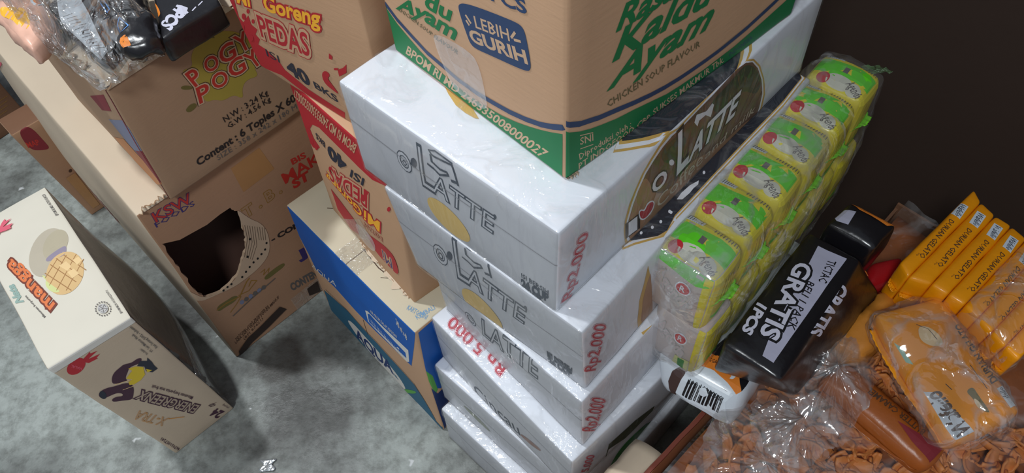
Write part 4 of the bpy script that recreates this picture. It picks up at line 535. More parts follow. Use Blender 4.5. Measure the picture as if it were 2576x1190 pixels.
 ('pouch_black','T','l',[[0.0093,0.0301],[0.0116,0.0409],[0.0173,0.045],[0.0218,0.0297],[0.0143,0.0276],[0.0082,0.0266]],0.0012,'blue_l',0),
 ('pouch_black','T','l',[[0.0078,0.085],[0.0113,0.085],[0.0122,0.0653],[0.0085,0.0633],[0.0073,0.0832]],0.0012,'blue_l',0),
 ('promo_top', 'T', 't', '1', [[0.0383, 0.0271], [0.0335, 0.035], [0.0341, 0.0185]], [('lav_w', 0.05)], 0),
 ('promo_top', 'T', 't', '1PCS', [[0.0301, 0.0401], [0.0053, 0.0299], [0.039, 0.017]], [('lav_w', 0.05)], 0),
 ('promo_top','T','l',[[0.0447,0.0162],[0.0494,0.0187]],0.0018,'lav_w',0),
 ('promo_top','T','l',[[0.0534,0.019],[0.0588,0.0211]],0.0018,'lav_w',0),
 ('promo_top','T','p',[[-0.0065,0.0836],[0.0001,0.0829],[0.0056,0.0628],[0.0063,0.0486],[0.0006,0.0497],[-0.0041,0.0635]],'orange_p',1),
 ('pouch_yellow','T','p',[[0.008,0.0839],[0.0203,0.0702],[0.0346,0.0375],[0.0256,0.0182],[0.0114,0.0252],[0.0096,0.0529],[0.0032,0.0757]],'yellow_d',1),
 ('pouch_yellow','T','e',[[0.0532,0.0372],[0.0609,0.0277],[0.0493,0.0304]],'white_p'),
 ('pouch_yellow','T','e',[[0.0532,0.0372],[0.058,0.0312],[0.051,0.0334]],'orange_p'),
 ('agenda_01','T','p',[[0.0,0.0],[0.0496,0.0],[0.0496,0.0618],[0.0,0.0618]],'yellow_g',0),
 ('agenda_01','T','p',[[0.0159,0.0],[0.0357,0.0],[0.0377,0.0185],[0.0347,0.0371],[0.0367,0.0618],[0.0149,0.0618],[0.0129,0.0371],[0.0169,0.0185]],'green_p',0),
 ('agenda_01','T','p',[[0.001,0.0185],[0.0149,0.0173],[0.0179,0.0309],[0.0139,0.0445],[0.001,0.0408]],'cream_v',1),
 ('agenda_01','T','e',[[0.0079,0.0457],[0.0144,0.0457],[0.0079,0.0519]],'red_m'),
 ('agenda_01','T','e',[[0.0074,0.0136],[0.0149,0.0136],[0.0074,0.021]],'cream_v'),
 ('agenda_01', 'T', 't', 'Agenda', [[0.0099, 0.0235], [0.001, 0.0074], [0.0169, 0.0185]], [('ink_lt', 0.03)], 0),
 ('agenda_01','T','l',[[0.0397,0.0049],[0.0456,0.0049]],0.0008,'ink_lt',0),
 ('agenda_01','T','l',[[0.0397,0.0077],[0.0456,0.0077]],0.0008,'ink_lt',0),
 ('agenda_01','T','l',[[0.0397,0.0105],[0.0456,0.0105]],0.0008,'ink_lt',0),
 ('agenda_01','T','l',[[0.0397,0.0133],[0.0456,0.0133]],0.0008,'ink_lt',0),
 ('agenda_01','T','l',[[0.0397,0.0161],[0.0456,0.0161]],0.0008,'ink_lt',0),
 ('agenda_01','T','l',[[0.0397,0.0188],[0.0456,0.0188]],0.0008,'ink_lt',0),
 ('agenda_01','T','l',[[0.0397,0.0216],[0.0456,0.0216]],0.0008,'ink_lt',0),
 ('agenda_01','T','l',[[0.0397,0.0244],[0.0456,0.0244]],0.0008,'ink_lt',0),
 ('agenda_01','T','l',[[0.0397,0.0272],[0.0456,0.0272]],0.0008,'ink_lt',0),
 ('agenda_01','T','p',[[0.0387,0.0383],[0.0476,0.0383],[0.0476,0.0569],[0.0387,0.0569]],'white_p',0),
 ('agenda_01','T','l',[[0.0397,0.0408],[0.0466,0.0408]],0.0006,'black_p',0),
 ('agenda_01','T','l',[[0.0397,0.043],[0.0466,0.043]],0.0006,'black_p',0),
 ('agenda_01','T','l',[[0.0397,0.0451],[0.0466,0.0451]],0.0006,'black_p',0),
 ('agenda_01','T','l',[[0.0397,0.0473],[0.0466,0.0473]],0.0006,'black_p',0),
 ('agenda_01','T','l',[[0.0397,0.0494],[0.0466,0.0494]],0.0006,'black_p',0),
 ('agenda_01','T','l',[[0.0397,0.0516],[0.0466,0.0516]],0.0006,'black_p',0),
 ('agenda_01','T','l',[[0.0397,0.0538],[0.0466,0.0538]],0.0006,'black_p',0),
 ('agenda_01','T','p',[[0.0208,0.0278],[0.0288,0.0278],[0.0288,0.0328],[0.0208,0.0328]],'ink_lt',0),
 ('agenda_11','T','p',[[0.0,0.0],[0.0496,0.0],[0.0496,0.0618],[0.0,0.0618]],'yellow_g',0),
 ('agenda_11','T','p',[[0.0159,0.0],[0.0357,0.0],[0.0377,0.0185],[0.0347,0.0371],[0.0367,0.0618],[0.0149,0.0618],[0.0129,0.0371],[0.0169,0.0185]],'green_p',0),
 ('agenda_11','T','p',[[0.001,0.0185],[0.0149,0.0173],[0.0179,0.0309],[0.0139,0.0445],[0.001,0.0408]],'cream_v',1),
 ('agenda_11','T','e',[[0.0079,0.0457],[0.0144,0.0457],[0.0079,0.0519]],'red_m'),
 ('agenda_11','T','e',[[0.0074,0.0136],[0.0149,0.0136],[0.0074,0.021]],'cream_v'),
 ('agenda_11', 'T', 't', 'Agenda', [[0.0099, 0.0235], [0.001, 0.0074], [0.0169, 0.0185]], [('ink_lt', 0.03)], 0),
 ('agenda_11','T','l',[[0.0397,0.0049],[0.0456,0.0049]],0.0008,'ink_lt',0),
 ('agenda_11','T','l',[[0.0397,0.0077],[0.0456,0.0077]],0.0008,'ink_lt',0),
 ('agenda_11','T','l',[[0.0397,0.0105],[0.0456,0.0105]],0.0008,'ink_lt',0),
 ('agenda_11','T','l',[[0.0397,0.0133],[0.0456,0.0133]],0.0008,'ink_lt',0),
 ('agenda_11','T','l',[[0.0397,0.0161],[0.0456,0.0161]],0.0008,'ink_lt',0),
 ('agenda_11','T','l',[[0.0397,0.0188],[0.0456,0.0188]],0.0008,'ink_lt',0),
 ('agenda_11','T','l',[[0.0397,0.0216],[0.0456,0.0216]],0.0008,'ink_lt',0),
 ('agenda_11','T','l',[[0.0397,0.0244],[0.0456,0.0244]],0.0008,'ink_lt',0),
 ('agenda_11','T','l',[[0.0397,0.0272],[0.0456,0.0272]],0.0008,'ink_lt',0),
 ('agenda_11','T','p',[[0.0387,0.0383],[0.0476,0.0383],[0.0476,0.0569],[0.0387,0.0569]],'white_p',0),
 ('agenda_11','T','l',[[0.0397,0.0408],[0.0466,0.0408]],0.0006,'black_p',0),
 ('agenda_11','T','l',[[0.0397,0.043],[0.0466,0.043]],0.0006,'black_p',0),
 ('agenda_11','T','l',[[0.0397,0.0451],[0.0466,0.0451]],0.0006,'black_p',0),
 ('agenda_11','T','l',[[0.0397,0.0473],[0.0466,0.0473]],0.0006,'black_p',0),
 ('agenda_11','T','l',[[0.0397,0.0494],[0.0466,0.0494]],0.0006,'black_p',0),
 ('agenda_11','T','l',[[0.0397,0.0516],[0.0466,0.0516]],0.0006,'black_p',0),
 ('agenda_11','T','l',[[0.0397,0.0538],[0.0466,0.0538]],0.0006,'black_p',0),
 ('agenda_11','T','p',[[0.0208,0.0278],[0.0288,0.0278],[0.0288,0.0328],[0.0208,0.0328]],'ink_lt',0),
 ('agenda_21','T','p',[[0.0,0.0],[0.0496,0.0],[0.0496,0.0618],[0.0,0.0618]],'yellow_g',0),
 ('agenda_21','T','p',[[0.0159,0.0],[0.0357,0.0],[0.0377,0.0185],[0.0347,0.0371],[0.0367,0.0618],[0.0149,0.0618],[0.0129,0.0371],[0.0169,0.0185]],'green_p',0),
 ('agenda_21','T','p',[[0.001,0.0185],[0.0149,0.0173],[0.0179,0.0309],[0.0139,0.0445],[0.001,0.0408]],'cream_v',1),
 ('agenda_21','T','e',[[0.0079,0.0457],[0.0144,0.0457],[0.0079,0.0519]],'red_m'),
 ('agenda_21','T','e',[[0.0074,0.0136],[0.0149,0.0136],[0.0074,0.021]],'cream_v'),
 ('agenda_21', 'T', 't', 'Agenda', [[0.0099, 0.0235], [0.001, 0.0074], [0.0169, 0.0185]], [('ink_lt', 0.03)], 0),
 ('agenda_21','T','l',[[0.0397,0.0049],[0.0456,0.0049]],0.0008,'ink_lt',0),
 ('agenda_21','T','l',[[0.0397,0.0077],[0.0456,0.0077]],0.0008,'ink_lt',0),
 ('agenda_21','T','l',[[0.0397,0.0105],[0.0456,0.0105]],0.0008,'ink_lt',0),
 ('agenda_21','T','l',[[0.0397,0.0133],[0.0456,0.0133]],0.0008,'ink_lt',0),
 ('agenda_21','T','l',[[0.0397,0.0161],[0.0456,0.0161]],0.0008,'ink_lt',0),
 ('agenda_21','T','l',[[0.0397,0.0188],[0.0456,0.0188]],0.0008,'ink_lt',0),
 ('agenda_21','T','l',[[0.0397,0.0216],[0.0456,0.0216]],0.0008,'ink_lt',0),
 ('agenda_21','T','l',[[0.0397,0.0244],[0.0456,0.0244]],0.0008,'ink_lt',0),
 ('agenda_21','T','l',[[0.0397,0.0272],[0.0456,0.0272]],0.0008,'ink_lt',0),
 ('agenda_21','T','p',[[0.0387,0.0383],[0.0476,0.0383],[0.0476,0.0569],[0.0387,0.0569]],'white_p',0),
 ('agenda_21','T','l',[[0.0397,0.0408],[0.0466,0.0408]],0.0006,'black_p',0),
 ('agenda_21','T','l',[[0.0397,0.043],[0.0466,0.043]],0.0006,'black_p',0),
 ('agenda_21','T','l',[[0.0397,0.0451],[0.0466,0.0451]],0.0006,'black_p',0),
 ('agenda_21','T','l',[[0.0397,0.0473],[0.0466,0.0473]],0.0006,'black_p',0),
 ('agenda_21','T','l',[[0.0397,0.0494],[0.0466,0.0494]],0.0006,'black_p',0),
 ('agenda_21','T','l',[[0.0397,0.0516],[0.0466,0.0516]],0.0006,'black_p',0),
 ('agenda_21','T','l',[[0.0397,0.0538],[0.0466,0.0538]],0.0006,'black_p',0),
 ('agenda_21','T','p',[[0.0208,0.0278],[0.0288,0.0278],[0.0288,0.0328],[0.0208,0.0328]],'ink_lt',0),
 ('agenda_31','T','p',[[0.0,0.0],[0.0496,0.0],[0.0496,0.0618],[0.0,0.0618]],'yellow_g',0),
 ('agenda_31','T','p',[[0.0159,0.0],[0.0357,0.0],[0.0377,0.0185],[0.0347,0.0371],[0.0367,0.0618],[0.0149,0.0618],[0.0129,0.0371],[0.0169,0.0185]],'green_p',0),
 ('agenda_31','T','p',[[0.001,0.0185],[0.0149,0.0173],[0.0179,0.0309],[0.0139,0.0445],[0.001,0.0408]],'cream_v',1),
 ('agenda_31','T','e',[[0.0079,0.0457],[0.0144,0.0457],[0.0079,0.0519]],'red_m'),
 ('agenda_31','T','e',[[0.0074,0.0136],[0.0149,0.0136],[0.0074,0.021]],'cream_v'),
 ('agenda_31', 'T', 't', 'Agenda', [[0.0099, 0.0235], [0.001, 0.0074], [0.0169, 0.0185]], [('ink_lt', 0.03)], 0),
 ('agenda_31','T','l',[[0.0397,0.0049],[0.0456,0.0049]],0.0008,'ink_lt',0),
 ('agenda_31','T','l',[[0.0397,0.0077],[0.0456,0.0077]],0.0008,'ink_lt',0),
 ('agenda_31','T','l',[[0.0397,0.0105],[0.0456,0.0105]],0.0008,'ink_lt',0),
 ('agenda_31','T','l',[[0.0397,0.0133],[0.0456,0.0133]],0.0008,'ink_lt',0),
 ('agenda_31','T','l',[[0.0397,0.0161],[0.0456,0.0161]],0.0008,'ink_lt',0),
 ('agenda_31','T','l',[[0.0397,0.0188],[0.0456,0.0188]],0.0008,'ink_lt',0),
 ('agenda_31','T','l',[[0.0397,0.0216],[0.0456,0.0216]],0.0008,'ink_lt',0),
 ('agenda_31','T','l',[[0.0397,0.0244],[0.0456,0.0244]],0.0008,'ink_lt',0),
 ('agenda_31','T','l',[[0.0397,0.0272],[0.0456,0.0272]],0.0008,'ink_lt',0),
 ('agenda_31','T','p',[[0.0387,0.0383],[0.0476,0.0383],[0.0476,0.0569],[0.0387,0.0569]],'white_p',0),
 ('agenda_31','T','l',[[0.0397,0.0408],[0.0466,0.0408]],0.0006,'black_p',0),
 ('agenda_31','T','l',[[0.0397,0.043],[0.0466,0.043]],0.0006,'black_p',0),
 ('agenda_31','T','l',[[0.0397,0.0451],[0.0466,0.0451]],0.0006,'black_p',0),
 ('agenda_31','T','l',[[0.0397,0.0473],[0.0466,0.0473]],0.0006,'black_p',0),
 ('agenda_31','T','l',[[0.0397,0.0494],[0.0466,0.0494]],0.0006,'black_p',0),
 ('agenda_31','T','l',[[0.0397,0.0516],[0.0466,0.0516]],0.0006,'black_p',0),
 ('agenda_31','T','l',[[0.0397,0.0538],[0.0466,0.0538]],0.0006,'black_p',0),
 ('agenda_31','T','p',[[0.0208,0.0278],[0.0288,0.0278],[0.0288,0.0328],[0.0208,0.0328]],'ink_lt',0),
 ('agenda_41','T','p',[[0.0,0.0],[0.0496,0.0],[0.0496,0.0618],[0.0,0.0618]],'yellow_g',0),
 ('agenda_41','T','p',[[0.0159,0.0],[0.0357,0.0],[0.0377,0.0185],[0.0347,0.0371],[0.0367,0.0618],[0.0149,0.0618],[0.0129,0.0371],[0.0169,0.0185]],'green_p',0),
 ('agenda_41','T','p',[[0.001,0.0185],[0.0149,0.0173],[0.0179,0.0309],[0.0139,0.0445],[0.001,0.0408]],'cream_v',1),
 ('agenda_41','T','e',[[0.0079,0.0457],[0.0144,0.0457],[0.0079,0.0519]],'red_m'),
 ('agenda_41','T','e',[[0.0074,0.0136],[0.0149,0.0136],[0.0074,0.021]],'cream_v'),
 ('agenda_41', 'T', 't', 'Agenda', [[0.0099, 0.0235], [0.001, 0.0074], [0.0169, 0.0185]], [('ink_lt', 0.03)], 0),
 ('agenda_41','T','l',[[0.0397,0.0049],[0.0456,0.0049]],0.0008,'ink_lt',0),
 ('agenda_41','T','l',[[0.0397,0.0077],[0.0456,0.0077]],0.0008,'ink_lt',0),
 ('agenda_41','T','l',[[0.0397,0.0105],[0.0456,0.0105]],0.0008,'ink_lt',0),
 ('agenda_41','T','l',[[0.0397,0.0133],[0.0456,0.0133]],0.0008,'ink_lt',0),
 ('agenda_41','T','l',[[0.0397,0.0161],[0.0456,0.0161]],0.0008,'ink_lt',0),
 ('agenda_41','T','l',[[0.0397,0.0188],[0.0456,0.0188]],0.0008,'ink_lt',0),
 ('agenda_41','T','l',[[0.0397,0.0216],[0.0456,0.0216]],0.0008,'ink_lt',0),
 ('agenda_41','T','l',[[0.0397,0.0244],[0.0456,0.0244]],0.0008,'ink_lt',0),
 ('agenda_41','T','l',[[0.0397,0.0272],[0.0456,0.0272]],0.0008,'ink_lt',0),
 ('agenda_41','T','p',[[0.0387,0.0383],[0.0476,0.0383],[0.0476,0.0569],[0.0387,0.0569]],'white_p',0),
 ('agenda_41','T','l',[[0.0397,0.0408],[0.0466,0.0408]],0.0006,'black_p',0),
 ('agenda_41','T','l',[[0.0397,0.043],[0.0466,0.043]],0.0006,'black_p',0),
 ('agenda_41','T','l',[[0.0397,0.0451],[0.0466,0.0451]],0.0006,'black_p',0),
 ('agenda_41','T','l',[[0.0397,0.0473],[0.0466,0.0473]],0.0006,'black_p',0),
 ('agenda_41','T','l',[[0.0397,0.0494],[0.0466,0.0494]],0.0006,'black_p',0),
 ('agenda_41','T','l',[[0.0397,0.0516],[0.0466,0.0516]],0.0006,'black_p',0),
 ('agenda_41','T','l',[[0.0397,0.0538],[0.0466,0.0538]],0.0006,'black_p',0),
 ('agenda_41','T','p',[[0.0208,0.0278],[0.0288,0.0278],[0.0288,0.0328],[0.0208,0.0328]],'ink_lt',0),
 ('agenda_51','T','p',[[0.0,0.0],[0.0496,0.0],[0.0496,0.0618],[0.0,0.0618]],'yellow_g',0),
 ('agenda_51','T','p',[[0.0159,0.0],[0.0357,0.0],[0.0377,0.0185],[0.0347,0.0371],[0.0367,0.0618],[0.0149,0.0618],[0.0129,0.0371],[0.0169,0.0185]],'green_p',0),
 ('agenda_51','T','p',[[0.001,0.0185],[0.0149,0.0173],[0.0179,0.0309],[0.0139,0.0445],[0.001,0.0408]],'cream_v',1),
 ('agenda_51','T','e',[[0.0079,0.0457],[0.0144,0.0457],[0.0079,0.0519]],'red_m'),
 ('agenda_51','T','e',[[0.0074,0.0136],[0.0149,0.0136],[0.0074,0.021]],'cream_v'),
 ('agenda_51', 'T', 't', 'Agenda', [[0.0099, 0.0235], [0.001, 0.0074], [0.0169, 0.0185]], [('ink_lt', 0.03)], 0),
 ('agenda_51','T','l',[[0.0397,0.0049],[0.0456,0.0049]],0.0008,'ink_lt',0),
 ('agenda_51','T','l',[[0.0397,0.0077],[0.0456,0.0077]],0.0008,'ink_lt',0),
 ('agenda_51','T','l',[[0.0397,0.0105],[0.0456,0.0105]],0.0008,'ink_lt',0),
 ('agenda_51','T','l',[[0.0397,0.0133],[0.0456,0.0133]],0.0008,'ink_lt',0),
 ('agenda_51','T','l',[[0.0397,0.0161],[0.0456,0.0161]],0.0008,'ink_lt',0),
 ('agenda_51','T','l',[[0.0397,0.0188],[0.0456,0.0188]],0.0008,'ink_lt',0),
 ('agenda_51','T','l',[[0.0397,0.0216],[0.0456,0.0216]],0.0008,'ink_lt',0),
 ('agenda_51','T','l',[[0.0397,0.0244],[0.0456,0.0244]],0.0008,'ink_lt',0),
 ('agenda_51','T','l',[[0.0397,0.0272],[0.0456,0.0272]],0.0008,'ink_lt',0),
 ('agenda_51','T','p',[[0.0387,0.0383],[0.0476,0.0383],[0.0476,0.0569],[0.0387,0.0569]],'white_p',0),
 ('agenda_51','T','l',[[0.0397,0.0408],[0.0466,0.0408]],0.0006,'black_p',0),
 ('agenda_51','T','l',[[0.0397,0.043],[0.0466,0.043]],0.0006,'black_p',0),
 ('agenda_51','T','l',[[0.0397,0.0451],[0.0466,0.0451]],0.0006,'black_p',0),
 ('agenda_51','T','l',[[0.0397,0.0473],[0.0466,0.0473]],0.0006,'black_p',0),
 ('agenda_51','T','l',[[0.0397,0.0494],[0.0466,0.0494]],0.0006,'black_p',0),
 ('agenda_51','T','l',[[0.0397,0.0516],[0.0466,0.0516]],0.0006,'black_p',0),
 ('agenda_51','T','l',[[0.0397,0.0538],[0.0466,0.0538]],0.0006,'black_p',0),
 ('agenda_51','T','p',[[0.0208,0.0278],[0.0288,0.0278],[0.0288,0.0328],[0.0208,0.0328]],'ink_lt',0),
 ('agenda_00','F','p',[[0.001,0.0019],[0.0486,0.0019],[0.0486,0.0931],[0.001,0.0931]],'yellow_g',0),
 ('agenda_00','F','p',[[0.0124,0.0142],[0.0446,0.0095],[0.0471,0.0285],[0.0248,0.0323],[0.0099,0.0266]],'green_p',1),
 ('agenda_00','F','l',[[0.0174,0.0428],[0.0174,0.0808]],0.0009,'brown_m',0),
 ('agenda_00','F','l',[[0.0223,0.0428],[0.0223,0.0808]],0.0009,'brown_m',0),
 ('agenda_00','F','l',[[0.0273,0.0428],[0.0273,0.0808]],0.0009,'brown_m',0),
 ('agenda_00','F','l',[[0.0322,0.0428],[0.0322,0.0808]],0.0009,'brown_m',0),
 ('agenda_00','L','p',[[0.0509,0.0019],[0.0572,0.0019],[0.0572,0.0921],[0.0486,0.0921]],'yellow_g',0),
 ('agenda_00','L','e',[[0.0347,0.0646],[0.0416,0.0646],[0.0347,0.0732]],'white_p'),
 ('agenda_00','L','e',[[0.0347,0.0646],[0.0405,0.0646],[0.0347,0.0717]],'red_m'),
 ('agenda_00', 'L', 't', 'R', [[0.0324, 0.0608], [0.037, 0.0608], [0.0324, 0.0684]], [('white_p', 0.02)], 0),
 ('agenda_00', 'L', 't', 'Agenda', [[0.0069, 0.0589], [0.0405, 0.0323], [0.0116, 0.076]], [('grey_l', 0.06), ('pink_p', -0.01)], 0),
 ('agenda_00','L','p',[[0.0318,0.0029],[0.0497,0.0029],[0.0497,0.0323],[0.0347,0.0323]],'lime_pale',0),
 ('agenda_00','L','p',[[0.0381,0.0048],[0.0451,0.0048],[0.0451,0.0295],[0.0381,0.0295]],'green_c',0),
 ('agenda_01','F','p',[[0.001,0.0018],[0.0486,0.0018],[0.0486,0.0892],[0.001,0.0892]],'yellow_g',0),
 ('agenda_01','F','p',[[0.0124,0.0136],[0.0446,0.0091],[0.0471,0.0273],[0.0248,0.0309],[0.0099,0.0255]],'green_p',1),
 ('agenda_01','F','l',[[0.0174,0.041],[0.0174,0.0774]],0.0009,'brown_m',0),
 ('agenda_01','F','l',[[0.0223,0.041],[0.0223,0.0774]],0.0009,'brown_m',0),
 ('agenda_01','F','l',[[0.0273,0.041],[0.0273,0.0774]],0.0009,'brown_m',0),
 ('agenda_01','F','l',[[0.0322,0.041],[0.0322,0.0774]],0.0009,'brown_m',0),
 ('agenda_01','L','p',[[0.0012,0.0892],[0.0012,0.0783],[0.0247,0.0764],[0.0464,0.0728],[0.0606,0.0783],[0.0606,0.0892]],'green_p',0),
 ('agenda_01','L','p',[[0.0544,0.0018],[0.0612,0.0018],[0.0612,0.0883],[0.0519,0.0883]],'yellow_g',0),
 ('agenda_01','L','e',[[0.0371,0.0619],[0.0445,0.0619],[0.0371,0.0701]],'white_p'),
 ('agenda_01','L','e',[[0.0371,0.0619],[0.0433,0.0619],[0.0371,0.0687]],'red_m'),
 ('agenda_01', 'L', 't', 'R', [[0.0346, 0.0582], [0.0396, 0.0582], [0.0346, 0.0655]], [('white_p', 0.02)], 0),
 ('agenda_01', 'L', 't', 'Agenda', [[0.0074, 0.0564], [0.0433, 0.0309], [0.0124, 0.0728]], [('grey_l', 0.06), ('pink_p', -0.01)], 0),
 ('agenda_10','F','p',[[0.001,0.0019],[0.0486,0.0019],[0.0486,0.0931],[0.001,0.0931]],'yellow_g',0),
 ('agenda_10','F','p',[[0.0124,0.0142],[0.0446,0.0095],[0.0471,0.0285],[0.0248,0.0323],[0.0099,0.0266]],'green_p',1),
 ('agenda_10','F','l',[[0.0174,0.0428],[0.0174,0.0808]],0.0009,'brown_m',0),
 ('agenda_10','F','l',[[0.0223,0.0428],[0.0223,0.0808]],0.0009,'brown_m',0),
 ('agenda_10','F','l',[[0.0273,0.0428],[0.0273,0.0808]],0.0009,'brown_m',0),
 ('agenda_10','F','l',[[0.0322,0.0428],[0.0322,0.0808]],0.0009,'brown_m',0),
 ('agenda_11','F','p',[[0.001,0.0018],[0.0486,0.0018],[0.0486,0.0892],[0.001,0.0892]],'yellow_g',0),
 ('agenda_11','F','p',[[0.0124,0.0136],[0.0446,0.0091],[0.0471,0.0273],[0.0248,0.0309],[0.0099,0.0255]],'green_p',1),
 ('agenda_11','F','l',[[0.0174,0.041],[0.0174,0.0774]],0.0009,'brown_m',0),
 ('agenda_11','F','l',[[0.0223,0.041],[0.0223,0.0774]],0.0009,'brown_m',0),
 ('agenda_11','F','l',[[0.0273,0.041],[0.0273,0.0774]],0.0009,'brown_m',0),
 ('agenda_11','F','l',[[0.0322,0.041],[0.0322,0.0774]],0.0009,'brown_m',0),
 ('agenda_20','F','p',[[0.001,0.0019],[0.0486,0.0019],[0.0486,0.0931],[0.001,0.0931]],'yellow_g',0),
 ('agenda_20','F','p',[[0.0124,0.0142],[0.0446,0.0095],[0.0471,0.0285],[0.0248,0.0323],[0.0099,0.0266]],'green_p',1),
 ('agenda_20','F','l',[[0.0174,0.0428],[0.0174,0.0808]],0.0009,'brown_m',0),
 ('agenda_20','F','l',[[0.0223,0.0428],[0.0223,0.0808]],0.0009,'brown_m',0),
 ('agenda_20','F','l',[[0.0273,0.0428],[0.0273,0.0808]],0.0009,'brown_m',0),
 ('agenda_20','F','l',[[0.0322,0.0428],[0.0322,0.0808]],0.0009,'brown_m',0),
 ('agenda_21','F','p',[[0.001,0.0018],[0.0486,0.0018],[0.0486,0.0892],[0.001,0.0892]],'yellow_g',0),
 ('agenda_21','F','p',[[0.0124,0.0136],[0.0446,0.0091],[0.0471,0.0273],[0.0248,0.0309],[0.0099,0.0255]],'green_p',1),
 ('agenda_21','F','l',[[0.0174,0.041],[0.0174,0.0774]],0.0009,'brown_m',0),
 ('agenda_21','F','l',[[0.0223,0.041],[0.0223,0.0774]],0.0009,'brown_m',0),
 ('agenda_21','F','l',[[0.0273,0.041],[0.0273,0.0774]],0.0009,'brown_m',0),
 ('agenda_21','F','l',[[0.0322,0.041],[0.0322,0.0774]],0.0009,'brown_m',0),
 ('agenda_30','F','p',[[0.001,0.0019],[0.0486,0.0019],[0.0486,0.0931],[0.001,0.0931]],'yellow_g',0),
 ('agenda_30','F','p',[[0.0124,0.0142],[0.0446,0.0095],[0.0471,0.0285],[0.0248,0.0323],[0.0099,0.0266]],'green_p',1),
 ('agenda_30','F','l',[[0.0174,0.0428],[0.0174,0.0808]],0.0009,'brown_m',0),
 ('agenda_30','F','l',[[0.0223,0.0428],[0.0223,0.0808]],0.0009,'brown_m',0),
 ('agenda_30','F','l',[[0.0273,0.0428],[0.0273,0.0808]],0.0009,'brown_m',0),
 ('agenda_30','F','l',[[0.0322,0.0428],[0.0322,0.0808]],0.0009,'brown_m',0),
 ('agenda_31','F','p',[[0.001,0.0018],[0.0486,0.0018],[0.0486,0.0892],[0.001,0.0892]],'yellow_g',0),
 ('agenda_31','F','p',[[0.0124,0.0136],[0.0446,0.0091],[0.0471,0.0273],[0.0248,0.0309],[0.0099,0.0255]],'green_p',1),
 ('agenda_31','F','l',[[0.0174,0.041],[0.0174,0.0774]],0.0009,'brown_m',0),
 ('agenda_31','F','l',[[0.0223,0.041],[0.0223,0.0774]],0.0009,'brown_m',0),
 ('agenda_31','F','l',[[0.0273,0.041],[0.0273,0.0774]],0.0009,'brown_m',0),
 ('agenda_31','F','l',[[0.0322,0.041],[0.0322,0.0774]],0.0009,'brown_m',0),
 ('agenda_40','F','p',[[0.001,0.0019],[0.0486,0.0019],[0.0486,0.0931],[0.001,0.0931]],'yellow_g',0),
 ('agenda_40','F','p',[[0.0124,0.0142],[0.0446,0.0095],[0.0471,0.0285],[0.0248,0.0323],[0.0099,0.0266]],'green_p',1),
 ('agenda_40','F','l',[[0.0174,0.0428],[0.0174,0.0808]],0.0009,'brown_m',0),
 ('agenda_40','F','l',[[0.0223,0.0428],[0.0223,0.0808]],0.0009,'brown_m',0),
 ('agenda_40','F','l',[[0.0273,0.0428],[0.0273,0.0808]],0.0009,'brown_m',0),
 ('agenda_40','F','l',[[0.0322,0.0428],[0.0322,0.0808]],0.0009,'brown_m',0),
 ('agenda_41','F','p',[[0.001,0.0018],[0.0486,0.0018],[0.0486,0.0892],[0.001,0.0892]],'yellow_g',0),
 ('agenda_41','F','p',[[0.0124,0.0136],[0.0446,0.0091],[0.0471,0.0273],[0.0248,0.0309],[0.0099,0.0255]],'green_p',1),
 ('agenda_41','F','l',[[0.0174,0.041],[0.0174,0.0774]],0.0009,'brown_m',0),
 ('agenda_41','F','l',[[0.0223,0.041],[0.0223,0.0774]],0.0009,'brown_m',0),
 ('agenda_41','F','l',[[0.0273,0.041],[0.0273,0.0774]],0.0009,'brown_m',0),
 ('agenda_41','F','l',[[0.0322,0.041],[0.0322,0.0774]],0.0009,'brown_m',0),
 ('agenda_50','F','p',[[0.001,0.0019],[0.0486,0.0019],[0.0486,0.0931],[0.001,0.0931]],'yellow_g',0),
 ('agenda_50','F','p',[[0.0124,0.0142],[0.0446,0.0095],[0.0471,0.0285],[0.0248,0.0323],[0.0099,0.0266]],'green_p',1),
 ('agenda_50','F','l',[[0.0174,0.0428],[0.0174,0.0808]],0.0009,'brown_m',0),
 ('agenda_50','F','l',[[0.0223,0.0428],[0.0223,0.0808]],0.0009,'brown_m',0),
 ('agenda_50','F','l',[[0.0273,0.0428],[0.0273,0.0808]],0.0009,'brown_m',0),
 ('agenda_50','F','l',[[0.0322,0.0428],[0.0322,0.0808]],0.0009,'brown_m',0),
 ('agenda_51','F','p',[[0.001,0.0018],[0.0486,0.0018],[0.0486,0.0892],[0.001,0.0892]],'yellow_g',0),
 ('agenda_51','F','p',[[0.0124,0.0136],[0.0446,0.0091],[0.0471,0.0273],[0.0248,0.0309],[0.0099,0.0255]],'green_p',1),
 ('agenda_51','F','l',[[0.0174,0.041],[0.0174,0.0774]],0.0009,'brown_m',0),
 ('agenda_51','F','l',[[0.0223,0.041],[0.0223,0.0774]],0.0009,'brown_m',0),
 ('agenda_51','F','l',[[0.0273,0.041],[0.0273,0.0774]],0.0009,'brown_m',0),
 ('agenda_51','F','l',[[0.0322,0.041],[0.0322,0.0774]],0.0009,'brown_m',0),
]
BAGC = [[-0.4040, 0.5700, 0.5612], [-0.3444, 0.6423, 0.575], [-0.5998, 0.7644, 0.575]]
